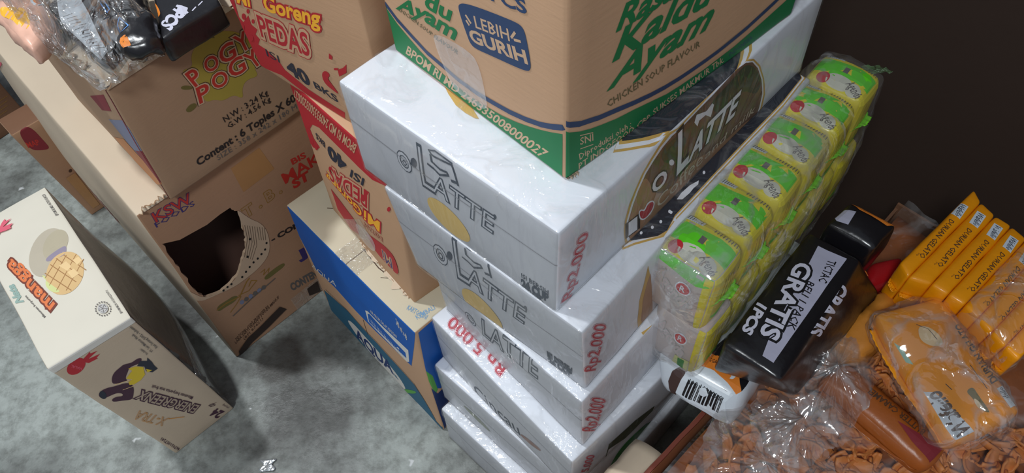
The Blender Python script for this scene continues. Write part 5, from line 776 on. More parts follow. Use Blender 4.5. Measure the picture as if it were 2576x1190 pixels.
# ---------------- materials
MATS = {}
def mat(name, col, rough=.6, var=.12, scale=18, bump=.0, bscale=120, spec=.5, coat=0, metal=0, stretch=None):
    if name in MATS: return MATS[name]
    m = bpy.data.materials.new(name); m.use_nodes = True; nt = m.node_tree; b = nt.nodes['Principled BSDF']
    tc = nt.nodes.new('ShaderNodeTexCoord'); n = nt.nodes.new('ShaderNodeTexNoise'); n.inputs['Scale'].default_value = scale; n.inputs['Detail'].default_value = 5
    src = tc.outputs['Object']
    if stretch:
        mp = nt.nodes.new('ShaderNodeMapping'); mp.inputs['Scale'].default_value = stretch; nt.links.new(src, mp.inputs[0]); src = mp.outputs[0]
    nt.links.new(src, n.inputs['Vector'])
    c = lin(col)
    mx = nt.nodes.new('ShaderNodeMix'); mx.data_type = 'RGBA'
    mx.inputs['A'].default_value = (*[v*(1-var) for v in c], 1); mx.inputs['B'].default_value = (*[min(1, v*(1+var)) for v in c], 1)
    nt.links.new(n.outputs['Fac'], mx.inputs['Factor']); nt.links.new(mx.outputs['Result'], b.inputs['Base Color'])
    b.inputs['Roughness'].default_value = rough; b.inputs['Specular IOR Level'].default_value = spec
    b.inputs['Coat Weight'].default_value = coat; b.inputs['Metallic'].default_value = metal
    if coat: b.inputs['Coat Roughness'].default_value = .12
    if bump:
        n2 = nt.nodes.new('ShaderNodeTexNoise'); n2.inputs['Scale'].default_value = bscale; n2.inputs['Detail'].default_value = 4
        nt.links.new(tc.outputs['Object'], n2.inputs['Vector'])
        bp = nt.nodes.new('ShaderNodeBump'); bp.inputs['Strength'].default_value = bump; bp.inputs['Distance'].default_value = .002
        nt.links.new(n2.outputs['Fac'], bp.inputs['Height']); nt.links.new(bp.outputs[0], b.inputs['Normal'])
    MATS[name] = m; return m
def board(name, col, flute=(0, 0, 1), rough=.72):
    """corrugated cardboard: fibres, faint flute ribs, smudges"""
    if name in MATS: return MATS[name]
    m = mat(name, col, rough, .10, 9, 0); nt = m.node_tree; b = nt.nodes['Principled BSDF']; tc = nt.nodes['Texture Coordinate']
    mp = nt.nodes.new('ShaderNodeMapping'); mp.inputs['Scale'].default_value = (9, 9, 60); nt.links.new(tc.outputs['Object'], mp.inputs[0])
    n = nt.nodes.new('ShaderNodeTexNoise'); n.inputs['Scale'].default_value = 6; n.inputs['Detail'].default_value = 6; nt.links.new(mp.outputs[0], n.inputs['Vector'])
    n2 = nt.nodes.new('ShaderNodeTexNoise'); n2.inputs['Scale'].default_value = 14; nt.links.new(tc.outputs['Object'], n2.inputs['Vector'])
    ad = nt.nodes.new('ShaderNodeMath'); ad.operation = 'MULTIPLY_ADD'; ad.inputs[1].default_value = .35
    nt.links.new(n.outputs['Fac'], ad.inputs[0]); nt.links.new(n2.outputs['Fac'], ad.inputs[2])
    bp = nt.nodes.new('ShaderNodeBump'); bp.inputs['Strength'].default_value = .16; bp.inputs['Distance'].default_value = .003
    nt.links.new(ad.outputs[0], bp.inputs['Height']); nt.links.new(bp.outputs[0], b.inputs['Normal'])
    return m
def film(name, base=.10, ridge=.5, scale=22, rough=.1, bump=.8, white=.10, stretch=(1, 1, 1), tint=(1, 1, 1), dist=.006):
    """thin clear plastic: mostly see-through, glossy, with whitish creases"""
    if name in MATS: return MATS[name]
    m = bpy.data.materials.new(name); m.use_nodes = True; nt = m.node_tree; nt.nodes.clear()
    N = nt.nodes.new; K = nt.links.new
    out = N('ShaderNodeOutputMaterial'); tc = N('ShaderNodeTexCoord'); mp = N('ShaderNodeMapping'); mp.inputs['Scale'].default_value = stretch
    K(tc.outputs['Object'], mp.inputs[0])
    n = N('ShaderNodeTexNoise'); n.inputs['Scale'].default_value = scale; n.inputs['Detail'].default_value = 4; n.inputs['Distortion'].default_value = .6; K(mp.outputs[0], n.inputs['Vector'])
    v = N('ShaderNodeTexVoronoi'); v.feature = 'DISTANCE_TO_EDGE'; v.inputs['Scale'].default_value = scale*1.1
    mxv = N('ShaderNodeMix'); mxv.data_type = 'VECTOR'; mxv.inputs['Factor'].default_value = .12; K(mp.outputs[0], mxv.inputs['A']); K(n.outputs['Color'], mxv.inputs['B']); K(mxv.outputs['Result'], v.inputs['Vector'])
    rg = N('ShaderNodeMath'); rg.operation = 'SUBTRACT'; rg.inputs[1].default_value = .5; K(n.outputs['Fac'], rg.inputs[0])
    ab = N('ShaderNodeMath'); ab.operation = 'ABSOLUTE'; K(rg.outputs[0], ab.inputs[0])
    cr = N('ShaderNodeMapRange'); cr.inputs['From Min'].default_value = 0; cr.inputs['From Max'].default_value = .05; cr.inputs['To Min'].default_value = 1; cr.inputs['To Max'].default_value = 0; K(ab.outputs[0], cr.inputs['Value'])
    mn = N('ShaderNodeMath'); mn.operation = 'MINIMUM'; mn.inputs[1].default_value = .12; K(v.outputs['Distance'], mn.inputs[0])
    ht = N('ShaderNodeMath'); ht.operation = 'MULTIPLY_ADD'; ht.inputs[1].default_value = -3.0; K(mn.outputs[0], ht.inputs[0]); K(n.outputs['Fac'], ht.inputs[2])
    bp = N('ShaderNodeBump'); bp.inputs['Strength'].default_value = bump; bp.inputs['Distance'].default_value = dist; K(ht.outputs[0], bp.inputs['Height'])
    gl = N('ShaderNodeBsdfGlossy'); gl.inputs['Roughness'].default_value = rough; K(bp.outputs[0], gl.inputs['Normal'])
    df = N('ShaderNodeBsdfDiffuse'); df.inputs['Color'].default_value = (*[.85*t for t in tint], 1); K(bp.outputs[0], df.inputs['Normal'])
    tr = N('ShaderNodeBsdfTransparent')
    f1 = N('ShaderNodeMath'); f1.operation = 'MULTIPLY_ADD'; f1.inputs[1].default_value = ridge*.35; f1.inputs[2].default_value = white; K(cr.outputs[0], f1.inputs[0])
    m1 = N('ShaderNodeMixShader'); K(f1.outputs[0], m1.inputs[0]); K(tr.outputs[0], m1.inputs[1]); K(df.outputs[0], m1.inputs[2])
    f2 = N('ShaderNodeMath'); f2.operation = 'MULTIPLY_ADD'; f2.inputs[1].default_value = ridge*.25; f2.inputs[2].default_value = base; K(cr.outputs[0], f2.inputs[0])
    m2 = N('ShaderNodeMixShader'); K(f2.outputs[0], m2.inputs[0]); K(m1.outputs[0], m2.inputs[1]); K(gl.outputs[0], m2.inputs[2])
    K(m2.outputs[0], out.inputs['Surface'])
    MATS[name] = m; return m
INK = dict(
 olive=(168,150,62), olive_dk=(110,100,50), olive_g=(150,155,140), brown_dk=(78,52,36), brown_m=(150,120,60), brown_r=(122,58,42), brown_p=(70,48,44), kraft_lt=(200,172,142), kraft_tb=(168,130,98),
 kraft_m=(178,158,138), kraft_b=(198,158,124), kraft_g=(205,170,138), kraft_dk=(110,100,70), red=(190,50,40), ink=(38,30,30), ink_lt=(100,95,92), ink_n=(42,46,60), ink_g=(70,78,90), burg=(130,40,50), slate=(120,125,150),
 orange_dk=(196,130,80), tape_brown=(176,128,80), gold_dk=(150,110,40), navy=(62,50,110), navy_g=(42,66,104), navy_a=(22,52,110), navy_l=(28,34,48), liner=(196,168,140), liner_dk=(120,98,78), brown_blk=(52,38,32), black=(12,10,10),
 mango_a=(190,180,160), mango_b=(185,175,150), mango_c=(150,140,158), mango_d=(222,186,130), mango_e=(170,125,75), mango_f=(238,205,150), lime_pale=(214,220,150), orange_r=(228,124,70), teal_gr=(150,175,165), grey_l=(190,188,185),
 rose=(165,110,104), pink=(225,100,120), red_m=(190,42,52), plum=(72,40,58), yellow_m=(225,195,50), orange_m=(215,150,70), green=(14,118,66), red_b=(178,34,44), yel_or=(245,176,45), blue_a=(14,92,178), teal_a=(34,100,130), white_a=(226,222,214),
 green_a=(90,170,70), blue_t=(110,150,185), grey_bd=(188,190,196), white_l=(235,236,240), gold_l=(214,182,112), white_f=(232,234,242), red_o=(196,70,84), mocha=(150,120,110), gold_r=(205,165,84), art_a=(108,78,58),
 art_b=(168,126,92), art_c=(62,70,46), art_d=(40,24,20), cream_s=(205,190,172), red_h=(186,40,60), green_c=(40,140,50), lav=(178,178,200), lav_w=(205,205,222), black_p=(20,20,24), orange_p=(226,130,46), white_p=(215,224,232),
 cream_p=(228,205,165), white_b=(205,215,225), mint=(150,190,170), yellow_d=(240,180,50), blue_l=(90,150,220), yellow_g=(226,214,40), green_p=(96,214,40), cream_v=(205,205,190), pink_p=(205,188,190))
def ink(name):
    if name == 'film_tape': return film('film_tape', .10, .2, 30, .25, .2, .22)
    gloss = name in ('black_p','lav','lav_w','orange_p','white_p','white_b','yellow_g','green_p','cream_v','pink_p','yellow_d','mint','cream_p','brown_p')
    return mat('ink_'+name, INK[name], .38 if gloss else .6, .06, 40, .12 if gloss else 0, 70)
# ---------------- objects
def tag(o, label=None, cat=None, group=None, kind=None):
    if label: o['label'] = label
    if cat: o['category'] = cat
    if group: o['group'] = group
    if kind: o['kind'] = kind
    return o
def thing(name, loc, label, cat, group=None):
    o = bpy.data.objects.new(name, None); COL.objects.link(o); o.location = loc; o.empty_display_size = .02
    return tag(o, label, cat, group)
class MB:
    def __init__(s): s.v = []; s.f = []; s.m = []; s.mats = []
    def mi(s, m):
        if m not in s.mats: s.mats.append(m)
        return s.mats.index(m)
    def face(s, pts, m):
        n = len(s.v); s.v += [tuple(p) for p in pts]; s.f.append(tuple(range(n, n+len(pts)))); s.m.append(s.mi(m))
    def grid(s, P, nu, nv, m, wrap=False):
        """P(i,j) -> point"""
        n = len(s.v); k = s.mi(m)
        for j in range(nv+1):
            for i in range(nu+1): s.v.append(tuple(P(i, j)))
        for j in range(nv):
            for i in range(nu):
                a = n+j*(nu+1)+i; s.f.append((a, a+1, a+nu+2, a+nu+1)); s.m.append(k)
    def build(s, name, parent=None, smooth=True, weld=0.0, loc=(0, 0, 0)):
        me = bpy.data.meshes.new(name); me.from_pydata(s.v, [], s.f)
        for m in s.mats: me.materials.append(m)
        me.polygons.foreach_set('material_index', s.m)
        me.polygons.foreach_set('use_smooth', [smooth]*len(s.f))
        if weld:
            bm = bmesh.new(); bm.from_mesh(me); bmesh.ops.remove_doubles(bm, verts=bm.verts, dist=weld); bmesh.ops.recalc_face_normals(bm, faces=bm.faces); bm.to_mesh(me); bm.free()
        me.update()
        o = bpy.data.objects.new(name, me); COL.objects.link(o); o.location = loc
        if parent: o.parent = parent
        return o
FN = dict(F=Vector((0, -1, 0)), L=Vector((-1, 0, 0)), T=Vector((0, 0, 1)), X=Vector((1, 0, 0)), Y=Vector((0, 1, 0)), Z=Vector((0, 0, -1)))
_tx = {}
def textmesh(s, off, res):
    k = (s, off, res)
    if k in _tx: return _tx[k]
    cu = bpy.data.curves.new('t', 'FONT'); cu.body = s; cu.offset = off; cu.resolution_u = res; cu.fill_mode = 'FRONT'
    o = bpy.data.objects.new('t', cu); me = o.to_mesh()
    v = [(p.co.x, p.co.y) for p in me.vertices]; f = [tuple(p.vertices) for p in me.polygons]
    o.to_mesh_clear(); bpy.data.objects.remove(o); bpy.data.curves.remove(cu)
    _tx[k] = (v, f); return _tx[k]
def clip(poly, ax, lo, hi):
    for sgn, lim in ((1, lo), (-1, -hi)):
        out = []
        for i in range(len(poly)):
            a, b = poly[i-1], poly[i]; da, db = sgn*a[ax]-lim, sgn*b[ax]-lim
            if (da >= 0) != (db >= 0):
                t = da/(da-db); out.append((a[0]+(b[0]-a[0])*t, a[1]+(b[1]-a[1])*t))
            if db >= 0: out.append(b)
        poly = out
        if len(poly) < 3: return []
    return poly
def smooth_poly(p, n=2):
    for _ in range(n):
        q = []
        for i in range(len(p)):
            a, b = p[i], p[(i+1) % len(p)]
            q += [(a[0]*.75+b[0]*.25, a[1]*.75+b[1]*.25), (a[0]*.25+b[0]*.75, a[1]*.25+b[1]*.75)]
        p = q
    return p
STEP = .00006
class Solid:
    def __init__(s, key, r=.003, cell=.016, bulge={}, wob=.0015, wscale=9, seed=0, inset=0, crimp=None, base=None):
        dims, cs = BOX[key]; s.W, s.D, s.H = dims; s.key = key
        cs = [Vector(c) for c in cs]
        s.org = Vector((sum(c.x for c in cs[:4])/4, sum(c.y for c in cs[:4])/4, min(c.z for c in cs)))
        s.c = [c-s.org for c in cs]; s.r = r; s.b = bulge; s.wob = wob; s.ws = wscale; s.seed = seed; s.inset = inset; s.lf = {f: .00025 for f in 'FLTXYZ'}
        def lines(L):
            n = max(2, int(round((L-2*r)/cell))); e = [0, r*.35, r]
            return e+[r+(L-2*r)*k/n for k in range(1, n)]+[L-r, L-r*.35, L]
        s.lx, s.ly, s.lz = lines(s.W), lines(s.D), lines(s.H)
        s.mb = MB()
    def dm(s, f): return dict(F=(s.W, s.H), X=(s.D, s.H), L=(s.D, s.H), Y=(s.W, s.H), T=(s.W, s.D), Z=(s.W, s.D))[f]
    def ln(s, f):
        rv = lambda l, L: [L-q for q in reversed(l)]
        return dict(F=(s.lx, s.lz), X=(s.ly, s.lz), L=(rv(s.ly, s.D), s.lz), Y=(rv(s.lx, s.W), s.lz), T=(s.lx, s.ly), Z=(s.lx, s.ly))[f]
    def p3(s, f, a, b):
        if f == 'F': return Vector((a, 0, b))
        if f == 'L': return Vector((0, s.D-a, b))
        if f == 'X': return Vector((s.W, a, b))
        if f == 'Y': return Vector((s.W-a, s.D, b))
        if f == 'T': return Vector((a, b, s.H))
        return Vector((a, s.D-b, 0))
    def map(s, p, n=None, off=0):
        W, D, H, r = s.W, s.D, s.H, s.r
        r = min(r, W*.499, D*.499, H*.499)
        i = Vector((min(max(p.x, r), W-r), min(max(p.y, r), D-r), min(max(p.z, r), H-r)))
        d = p-i; l = d.length
        q = i+d*(r/l) if l > 1e-9 and r > 0 else p.copy()
        nn = d.normalized() if l > 1e-9 else Vector((0, 0, 0))
        sx, sy, sz = math.sin(math.pi*p.x/W), math.sin(math.pi*p.y/D), math.sin(math.pi*p.z/H)
        B = s.b; g = B.get
        if B:
            q += Vector((g('X', 0)*sy*sz*max(0, p.x/W*2-1)-g('L', 0)*sy*sz*max(0, 1-2*p.x/W),
                         g('Y', 0)*sx*sz*max(0, p.y/D*2-1)-g('F', 0)*sx*sz*max(0, 1-2*p.y/D),
                         g('T', 0)*sx*sy*max(0, p.z/H*2-1)-g('Z', 0)*sx*sy*max(0, 1-2*p.z/H)))
        if s.wob:
            k = noise.noise((q+Vector((s.seed*3.7, s.seed, 0)))*s.ws)+.5*noise.noise((q+Vector((s.seed, 5, 3)))*s.ws*2.7)
            q += nn*(s.wob*k)
        q += (nn)*(off-s.inset)
        x, y, z = q.x/W, q.y/D, q.z/H; c = s.c
        lo = c[0]*((1-x)*(1-y))+c[1]*(x*(1-y))+c[2]*(x*y)+c[3]*((1-x)*y)
        hi = c[4]*((1-x)*(1-y))+c[5]*(x*(1-y))+c[6]*(x*y)+c[7]*((1-x)*y)
        return lo*(1-z)+hi*z
    def shell(s, mats, skip=''):
        for f in 'FLTXYZ':
            if f in skip: continue
            m = mats.get(f, mats['*']) if isinstance(mats, dict) else mats
            la, lb = s.ln(f)
            s.mb.grid(lambda i, j: s.map(s.p3(f, la[i], lb[j])), len(la)-1, len(lb)-1, m)
        return s
    def tri(s, f, pts, m, lift=None):
        la, lb = s.ln(f); lift = s.lf[f] if lift is None else lift
        a0, a1 = min(p[0] for p in pts), max(p[0] for p in pts); b0, b1 = min(p[1] for p in pts), max(p[1] for p in pts)
        for i in range(len(la)-1):
            if la[i+1] <= a0 or la[i] >= a1: continue
            pa = pts if (a0 >= la[i] and a1 <= la[i+1]) else clip(pts, 0, la[i], la[i+1])
            if not pa: continue
            for j in range(len(lb)-1):
                if lb[j+1] <= b0 or lb[j] >= b1: continue
                pb = pa if (b0 >= lb[j] and b1 <= lb[j+1]) else clip(pa, 1, lb[j], lb[j+1])
                if len(pb) < 3: continue
                s.mb.face([s.map(s.p3(f, *q), None, lift) for q in pb], m)
    def poly(s, f, pts, m, holes=(), lift=None, adv=True):
        loops = [[Vector((*p, 0)) for p in l] for l in [pts, *holes]]
        flat = [p for l in loops for p in l]
        for t in tessellate_polygon(loops):
            q = [(flat[k].x, flat[k].y) for k in t]
            if (q[1][0]-q[0][0])*(q[2][1]-q[0][1])-(q[1][1]-q[0][1])*(q[2][0]-q[0][0]) < 0: q.reverse()
            s.tri(f, q, m, lift)
        if adv: s.lf[f] += STEP
    def line(s, f, pts, w, m, closed=0):
        n = len(pts)
        for i in range(n if closed else n-1):
            a, b = Vector(pts[i]), Vector(pts[(i+1) % n]); d = b-a
            if d.length < 1e-6: continue
            d.normalize(); p = Vector((-d.y, d.x))*w/2; e = d*w*.3
            s.poly(f, [tuple(a-e-p), tuple(b+e-p), tuple(b+e+p), tuple(a-e+p)], m, lift=s.lf[f]+STEP*(.3+.1*(i % 3)), adv=False)
    def text(s, f, txt, P, layers, shear=0):
        v0, _ = textmesh(txt, 0, 3)
        if not v0: return
        x0, x1, y1 = min(p[0] for p in v0), max(p[0] for p in v0), max(p[1] for p in v0)
        p0, p1, p2 = [Vector(p) for p in P]; ex, ey = (p1-p0)/(x1-x0), (p2-p0)/y1
        small = (p2-p0).length < .009
        l0 = s.lf[f]
        for name, off in layers:
            if small and len(layers) == 1: off = min(off, .012)
            v, fs = textmesh(txt, off, 1 if small else 3); m = ink(name)
            q = [p0+ex*(x-x0+shear*y)+ey*y for x, y in v]; q = [(a.x, a.y) for a in q]
            for t in fs:
                tp = [q[k] for k in t]
                s.tri(f, tp, m)
            s.lf[f] += STEP
        s.lf[f] = l0
    def ell(s, f, P, m):
        c, a, b = [Vector(p) for p in P]; a -= c; b -= c
        n = 10 if a.length < .004 else 36
        s.poly(f, [tuple(c+a*math.cos(2*math.pi*k/n)+b*math.sin(2*math.pi*k/n)) for k in range(n)], m)
    def printing(s):
        for d in PRINT:
            if d[0] != s.key: continue
            f, k = d[1], d[2]
            if k == 't': s.text(f, d[3], d[4], d[5], d[6])
            elif k == 'p' and d[4] == 'film_tape': s.poly(f, smooth_poly([tuple(q) for q in d[3]]), ink(d[4]), lift=s.lf[f]+.0005, adv=False)
            elif k == 'p': s.poly(f, smooth_poly([tuple(q) for q in d[3]]) if d[5] else [tuple(q) for q in d[3]], ink(d[4]))
            elif k == 'e': s.ell(f, d[3], ink(d[4]))
            elif k == 'l': s.line(f, d[3], d[4], ink(d[5]), d[6])
        return s
    def done(s, name, parent): return s.mb.build(name, parent, True)
# ---------------- the room
def floor_mat():
    m = bpy.data.materials.new('stained_concrete'); m.use_nodes = True; nt = m.node_tree; b = nt.nodes['Principled BSDF']; N = nt.nodes.new; K = nt.links.new
    tc = N('ShaderNodeTexCoord')
    def nz(s, d=6, r=.6):
        n = N('ShaderNodeTexNoise'); n.inputs['Scale'].default_value = s; n.inputs['Detail'].default_value = d; n.inputs['Roughness'].default_value = r; K(tc.outputs['Object'], n.inputs['Vector']); return n
    a = nz(3.2); r = N('ShaderNodeValToRGB'); e = r.color_ramp.elements
    e[0].position = .38; e[0].color = (*lin((92, 93, 90)), 1); e[1].position = .58; e[1].color = (*lin((174, 181, 176)), 1); K(a.outputs['Fac'], r.inputs[0])
    sp = nz(46, 8, .7); r2 = N('ShaderNodeValToRGB'); e = r2.color_ramp.elements; e[0].position = .36; e[0].color = (.35, .34, .32, 1); e[1].position = .56; e[1].color = (1, 1, 1, 1); K(sp.outputs['Fac'], r2.inputs[0])
    mx = N('ShaderNodeMix'); mx.data_type = 'RGBA'; mx.blend_type = 'MULTIPLY'; mx.inputs['Factor'].default_value = .6; K(r.outputs[0], mx.inputs['A']); K(r2.outputs[0], mx.inputs['B'])
    # old oil stain in front of the torn carton
    def blob(x, y, rad, amt, prev):
        g = N('ShaderNodeVectorMath'); g.operation = 'DISTANCE'; K(tc.outputs['Object'], g.inputs[0]); g.inputs[1].default_value = (x, y, 0)
        nn = nz(14); ad = N('ShaderNodeMath'); ad.operation = 'MULTIPLY_ADD'; ad.inputs[1].default_value = rad*.9; K(nn.outputs['Fac'], ad.inputs[0]); K(g.outputs['Value'], ad.inputs[2])
        mr = N('ShaderNodeMapRange'); mr.inputs['From Min'].default_value = rad*1.15; mr.inputs['From Max'].default_value = rad*1.6; mr.inputs['To Min'].default_value = amt; mr.inputs['To Max'].default_value = 0; K(ad.outputs[0], mr.inputs['Value'])
        q = N('ShaderNodeMix'); q.data_type = 'RGBA'; K(mr.outputs[0], q.inputs['Factor']); K(prev, q.inputs['A']); q.inputs['B'].default_value = (*lin((52, 46, 42)), 1); return q.outputs['Result']
    o = blob(-.40, .545, .045, .75, mx.outputs['Result']); o = blob(-.33, .58, .07, .55, o)
    wh = nz(24, 3); r3 = N('ShaderNodeValToRGB'); e = r3.color_ramp.elements; e[0].position = .70; e[0].color = (0, 0, 0, 1); e[1].position = .73; e[1].color = (1, 1, 1, 1); K(wh.outputs['Fac'], r3.inputs[0])
    q = N('ShaderNodeMix'); q.data_type = 'RGBA'; K(r3.outputs[0], q.inputs['Factor']); K(o, q.inputs['A']); q.inputs['B'].default_value = (*lin((205, 208, 208)), 1)
    K(q.outputs['Result'], b.inputs['Base Color'])
    rr = N('ShaderNodeMapRange'); rr.inputs['To Min'].default_value = .22; rr.inputs['To Max'].default_value = .62; rr.inputs['From Min'].default_value = .35; rr.inputs['From Max'].default_value = .6; g2 = nz(9); K(g2.outputs['Fac'], rr.inputs['Value']); K(rr.outputs[0], b.inputs['Roughness'])
    bp = N('ShaderNodeBump'); bp.inputs['Strength'].default_value = .45; bp.inputs['Distance'].default_value = .004; g3 = nz(60, 8, .65); K(g3.outputs['Fac'], bp.inputs['Height']); K(bp.outputs[0], b.inputs['Normal'])
    return m
fm = MB(); fm.grid(lambda i, j: (-3+i*.5, -2+j*.5, 0), 12, 11, floor_mat()); tag(fm.build('floor', smooth=False), kind='structure')
U, V = Vector((.73, .683, 0)).normalized(), Vector((-.683, .73, 0)).normalized()
wm = mat('brown_board', (42, 26, 16), .75, .25, 3, .2, 30)
wp = U*.835
wb = MB()
a, b = wp+V*1.3, wp-V*1.6
for (p, q) in ((a, b), ):
    t = U*.04
    vs = [p, q, q+t, p+t]
    lo = vs; hi = [v+Vector((0, 0, 1.5)) for v in vs]
    for i in range(4): wb.face([lo[i], lo[(i+1) % 4], hi[(i+1) % 4], hi[i]], wm)
    wb.face(hi, wm)
tag(wb.build('wall_right', smooth=False), kind='structure')
# ---------------- shiny pieces added in place of wet glints on the floor
GLINT = mat('glint_shine', (190, 196, 200), .12, .2, 40, 1.0, 90, metal=.6)
for i, (x, y, r_, lb) in enumerate([(-.395, .37, .012, 'added shiny piece for a wet glint on the floor below the water carton, middle one'), (-.345, .325, .018, 'larger added shiny piece for a wet glint on the floor, nearest the bottom edge'), (-.425, .335, .009, 'small added shiny piece for a wet glint on the floor beside the mango carton shadow'), (-.30, .335, .006, 'tiny added pale piece for a wet glint on the floor near the white stack')]):
    mb = MB()
    mb.grid(lambda a, c: Vector((r_*(a/8-.5)*(1.6+.5*math.sin(c)), r_*(c/8-.5)*1.5, .0012+.10*r_*(1+noise.noise(Vector((a*.9+i*5, c*.9, i)))*1.6))), 8, 8, GLINT)
    o = mb.build('wet_glint', loc=(x, y, .0005)); sm = o.modifiers.new('s', 'SOLIDIFY'); sm.thickness = .0004
    tag(o, lb, 'litter')
# ---------------- cartons
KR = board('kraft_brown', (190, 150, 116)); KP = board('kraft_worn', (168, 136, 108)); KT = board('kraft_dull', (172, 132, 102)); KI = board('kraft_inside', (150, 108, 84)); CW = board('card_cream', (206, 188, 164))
CM = board('card_offwhite', (222, 216, 200)); KG = board('kraft_clean', (200, 160, 126)); KM = board('kraft_pale', (204, 184, 160)); CA = board('card_dusty_cream', (202, 191, 166)); SK = board('kraft_dark', (120, 84, 60))
WH = mat('white_board', (226, 230, 238), .42, .03, 8); WS = mat('grey_board', (188, 190, 196), .4, .05, 9); CL = mat('dark_tape', (88, 82, 78), .16, .45, 26, .6, 50, coat=.4)
def carton(key, label, mats, kind='carton', bulge={}, r=.003, wob=.0012, seed=1, group=None, nm='carton', skip=''):
    s = Solid(key, r, .016, bulge, wob, 9, seed)
    t = thing(nm, s.org, label, kind, group)
    s.shell(mats, skip)
    return s, t
def seam_top(s, m, along='y', w=.0012):
    if along == 'y': s.line('T', [(s.W/2, 0), (s.W/2, s.D)], w, m)
    else: s.line('T', [(0, s.D/2), (s.W, s.D/2)], w, m)
def rag(s, f, a, b, h, m, name, parent, seed=0, out=.004, n=60, jit=.5, fold=(0, 0, 1)):
    """torn strip of board standing along an edge from a to b on face f"""
    rnd = random.Random(seed); mb = MB(); A = s.map(s.p3(f, *a)); B = s.map(s.p3(f, *b)); nrm = Vector(fold)
    side = Vector((B-A)); side = side.cross(Vector((0, 0, 1))).normalized()
    pts = []
    for i in range(n+1):
        t = i/n; p = A.lerp(B, t)
        hh = h*(.35+.9*abs(noise.noise(Vector((t*9+seed, seed, 0))))+.35*abs(noise.noise(Vector((t*31+seed, seed, 4))))+.12*rnd.random())*min(1, t*12, (1-t)*12+.1)
        wv = side*(noise.noise(Vector((t*11, seed*2, 1)))*out*2)
        pts.append((p, p+nrm*hh*.6+wv*.5, p+nrm*hh+wv))
    for layer in (0, 1):
        o = side*(.0022*layer)
        mb.grid(lambda i, j: pts[i][j]+o, n, 2, m)
    mb.grid(lambda i, j: pts[i][2]+side*(.0022*j), n, 1, mat('flute_edge', (150, 120, 92), .8))
    return mb.build(name, parent, True)
def strip(name, parent, s, f, pts, w, m, lift=.0012):
    """adhesive tape laid on a face"""
    mb, s.mb = s.mb, MB(); l, s.lf[f] = s.lf[f], lift
    s.line(f, pts, w, m)
    for ch in parent.children:
        if ch.name.startswith('carton_body'): parent = ch
    o = s.mb.build(name, parent, True); s.mb = mb; s.lf[f] = l
    return o
TAPE = film('packing_tape', .14, .3, 40, .14, .5, .12, tint=(1, .93, .8)); TAPEB = mat('brown_tape', (176, 130, 84), .25, .1, 30, .3, 60, coat=.3)

# energy drink carton with mango panel on top
s, t = carton('mango', 'off-white topped drink carton with a mango picture, standing on the floor at left', {'*': KM, 'T': CM, 'X': CL}, bulge={'X': .022, 'L': .006, 'F': .002, 'T': .002}, seed=2)  # X face is dark grey and glossy, the other faces pale
s.printing(); s.poly('F', [(0, s.H-.012), (s.W, s.H-.012), (s.W, s.H), (0, s.H)], ink('white_a'))
s.done('carton_body', t)
strip('side_tape', t, s, 'X', [(.01, .12), (s.D-.02, .15)], .05, film('side_film', .25, .5, 30, .1, 1.0, .05))
rag(s, 'X', (.0, .004), (.0, s.H-.08), .006, mat('dark_edge', (60, 55, 52), .8), 'frayed_edge', t, 5, .004, fold=(.6, .5, 0))
# torn carton
s, t = carton('tb', 'large brown carton with a big ragged hole torn in its front', {'*': KT, 'T': CW, 'L': CW}, bulge={'F': .0, 'L': .01, 'T': -.004}, seed=3, skip='F')
hole = [(max(.006, a), b) for a, b in HOLE]
jag = []
rnd = random.Random(4)
for i in range(len(hole)):
    a, b = Vector(hole[i]), Vector(hole[(i+1) % len(hole)])
    for k in range(4):
        p = a.lerp(b, k/4); 
        if k and i > 3: p += Vector((rnd.uniform(-.0022, .0022), rnd.uniform(-.0022, .0022)))
        jag.append((max(.005, p.x), p.y))
s.poly('F', [(0, 0), (s.W, 0), (s.W, s.H), (0, s.H)], KT, [jag], lift=0)
s.lf['F'] = .00025
s.printing()
# thickness of the board around the hole, and the empty inside
for i in range(len(jag)):
    a, b = jag[i], jag[(i+1) % len(jag)]
    p, q = s.map(s.p3('F', *a)), s.map(s.p3('F', *b)); d = s.map(s.p3('F', *a)+Vector((0, .006, 0)))-p
    s.mb.face([p, q, q+Vector((-.003, .004, 0)), p+Vector((-.003, .004, 0))], ink('liner'))
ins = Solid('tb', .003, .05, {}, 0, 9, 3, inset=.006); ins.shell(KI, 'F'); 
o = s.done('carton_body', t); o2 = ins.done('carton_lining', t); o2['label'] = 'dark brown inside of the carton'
rag(s, 'F', (.005, s.H), (.055, s.H-.001), .006, CW, 'torn_corner', t, 7, .006)
strip('clear_tape', t, s, 'F', [(.13, .022), (.30, .03)], .035, TAPE, .0016); strip('clear_tape', t, s, 'F', [(.20, .11), (.30, .14)], .03, TAPE, .0018)
mb = MB(); mb.grid(lambda i, j: s.map(Vector((.008+.20*i/20, .035+.07*j/10+.006*math.sin(i*.5), .26-.22*(1-j/10)))), 20, 10, mat('added_panel_brown', (84, 58, 48), .8, .3, 14)); mb.build('added_panel', t)  # panel added behind the hole so the dark inside catches light
# pogy carton
s, t = carton('pogy', 'brown carton with bubbly red lettering on a yellow splash, on top of the torn carton', {'*': KP, 'T': KP}, bulge={'F': .003, 'L': .004, 'T': -.006}, seed=4)
s.printing(); s.line('L', [(s.D-.004, 0), (s.D-.004, s.H)], .003, ink('burg')); s.done('carton_body', t)
rag(s, 'F', (.0, s.H), (.215, s.H), .012, CW, 'torn_flap', t, 9, .01)
rag(s, 'L', (s.D-.09, s.H), (s.D, s.H), .012, CW, 'torn_flap', t, 12, .012)
mb = MB(); mb.grid(lambda i, j: s.map(Vector((s.W*i/16, s.D*j/12, s.H)))+Vector((0, 0, .003+.004*noise.noise(Vector((i*.6, j*.6, 2))))), 16, 12, CW); mb.build('top_flap', t)
TOPZ = .5605
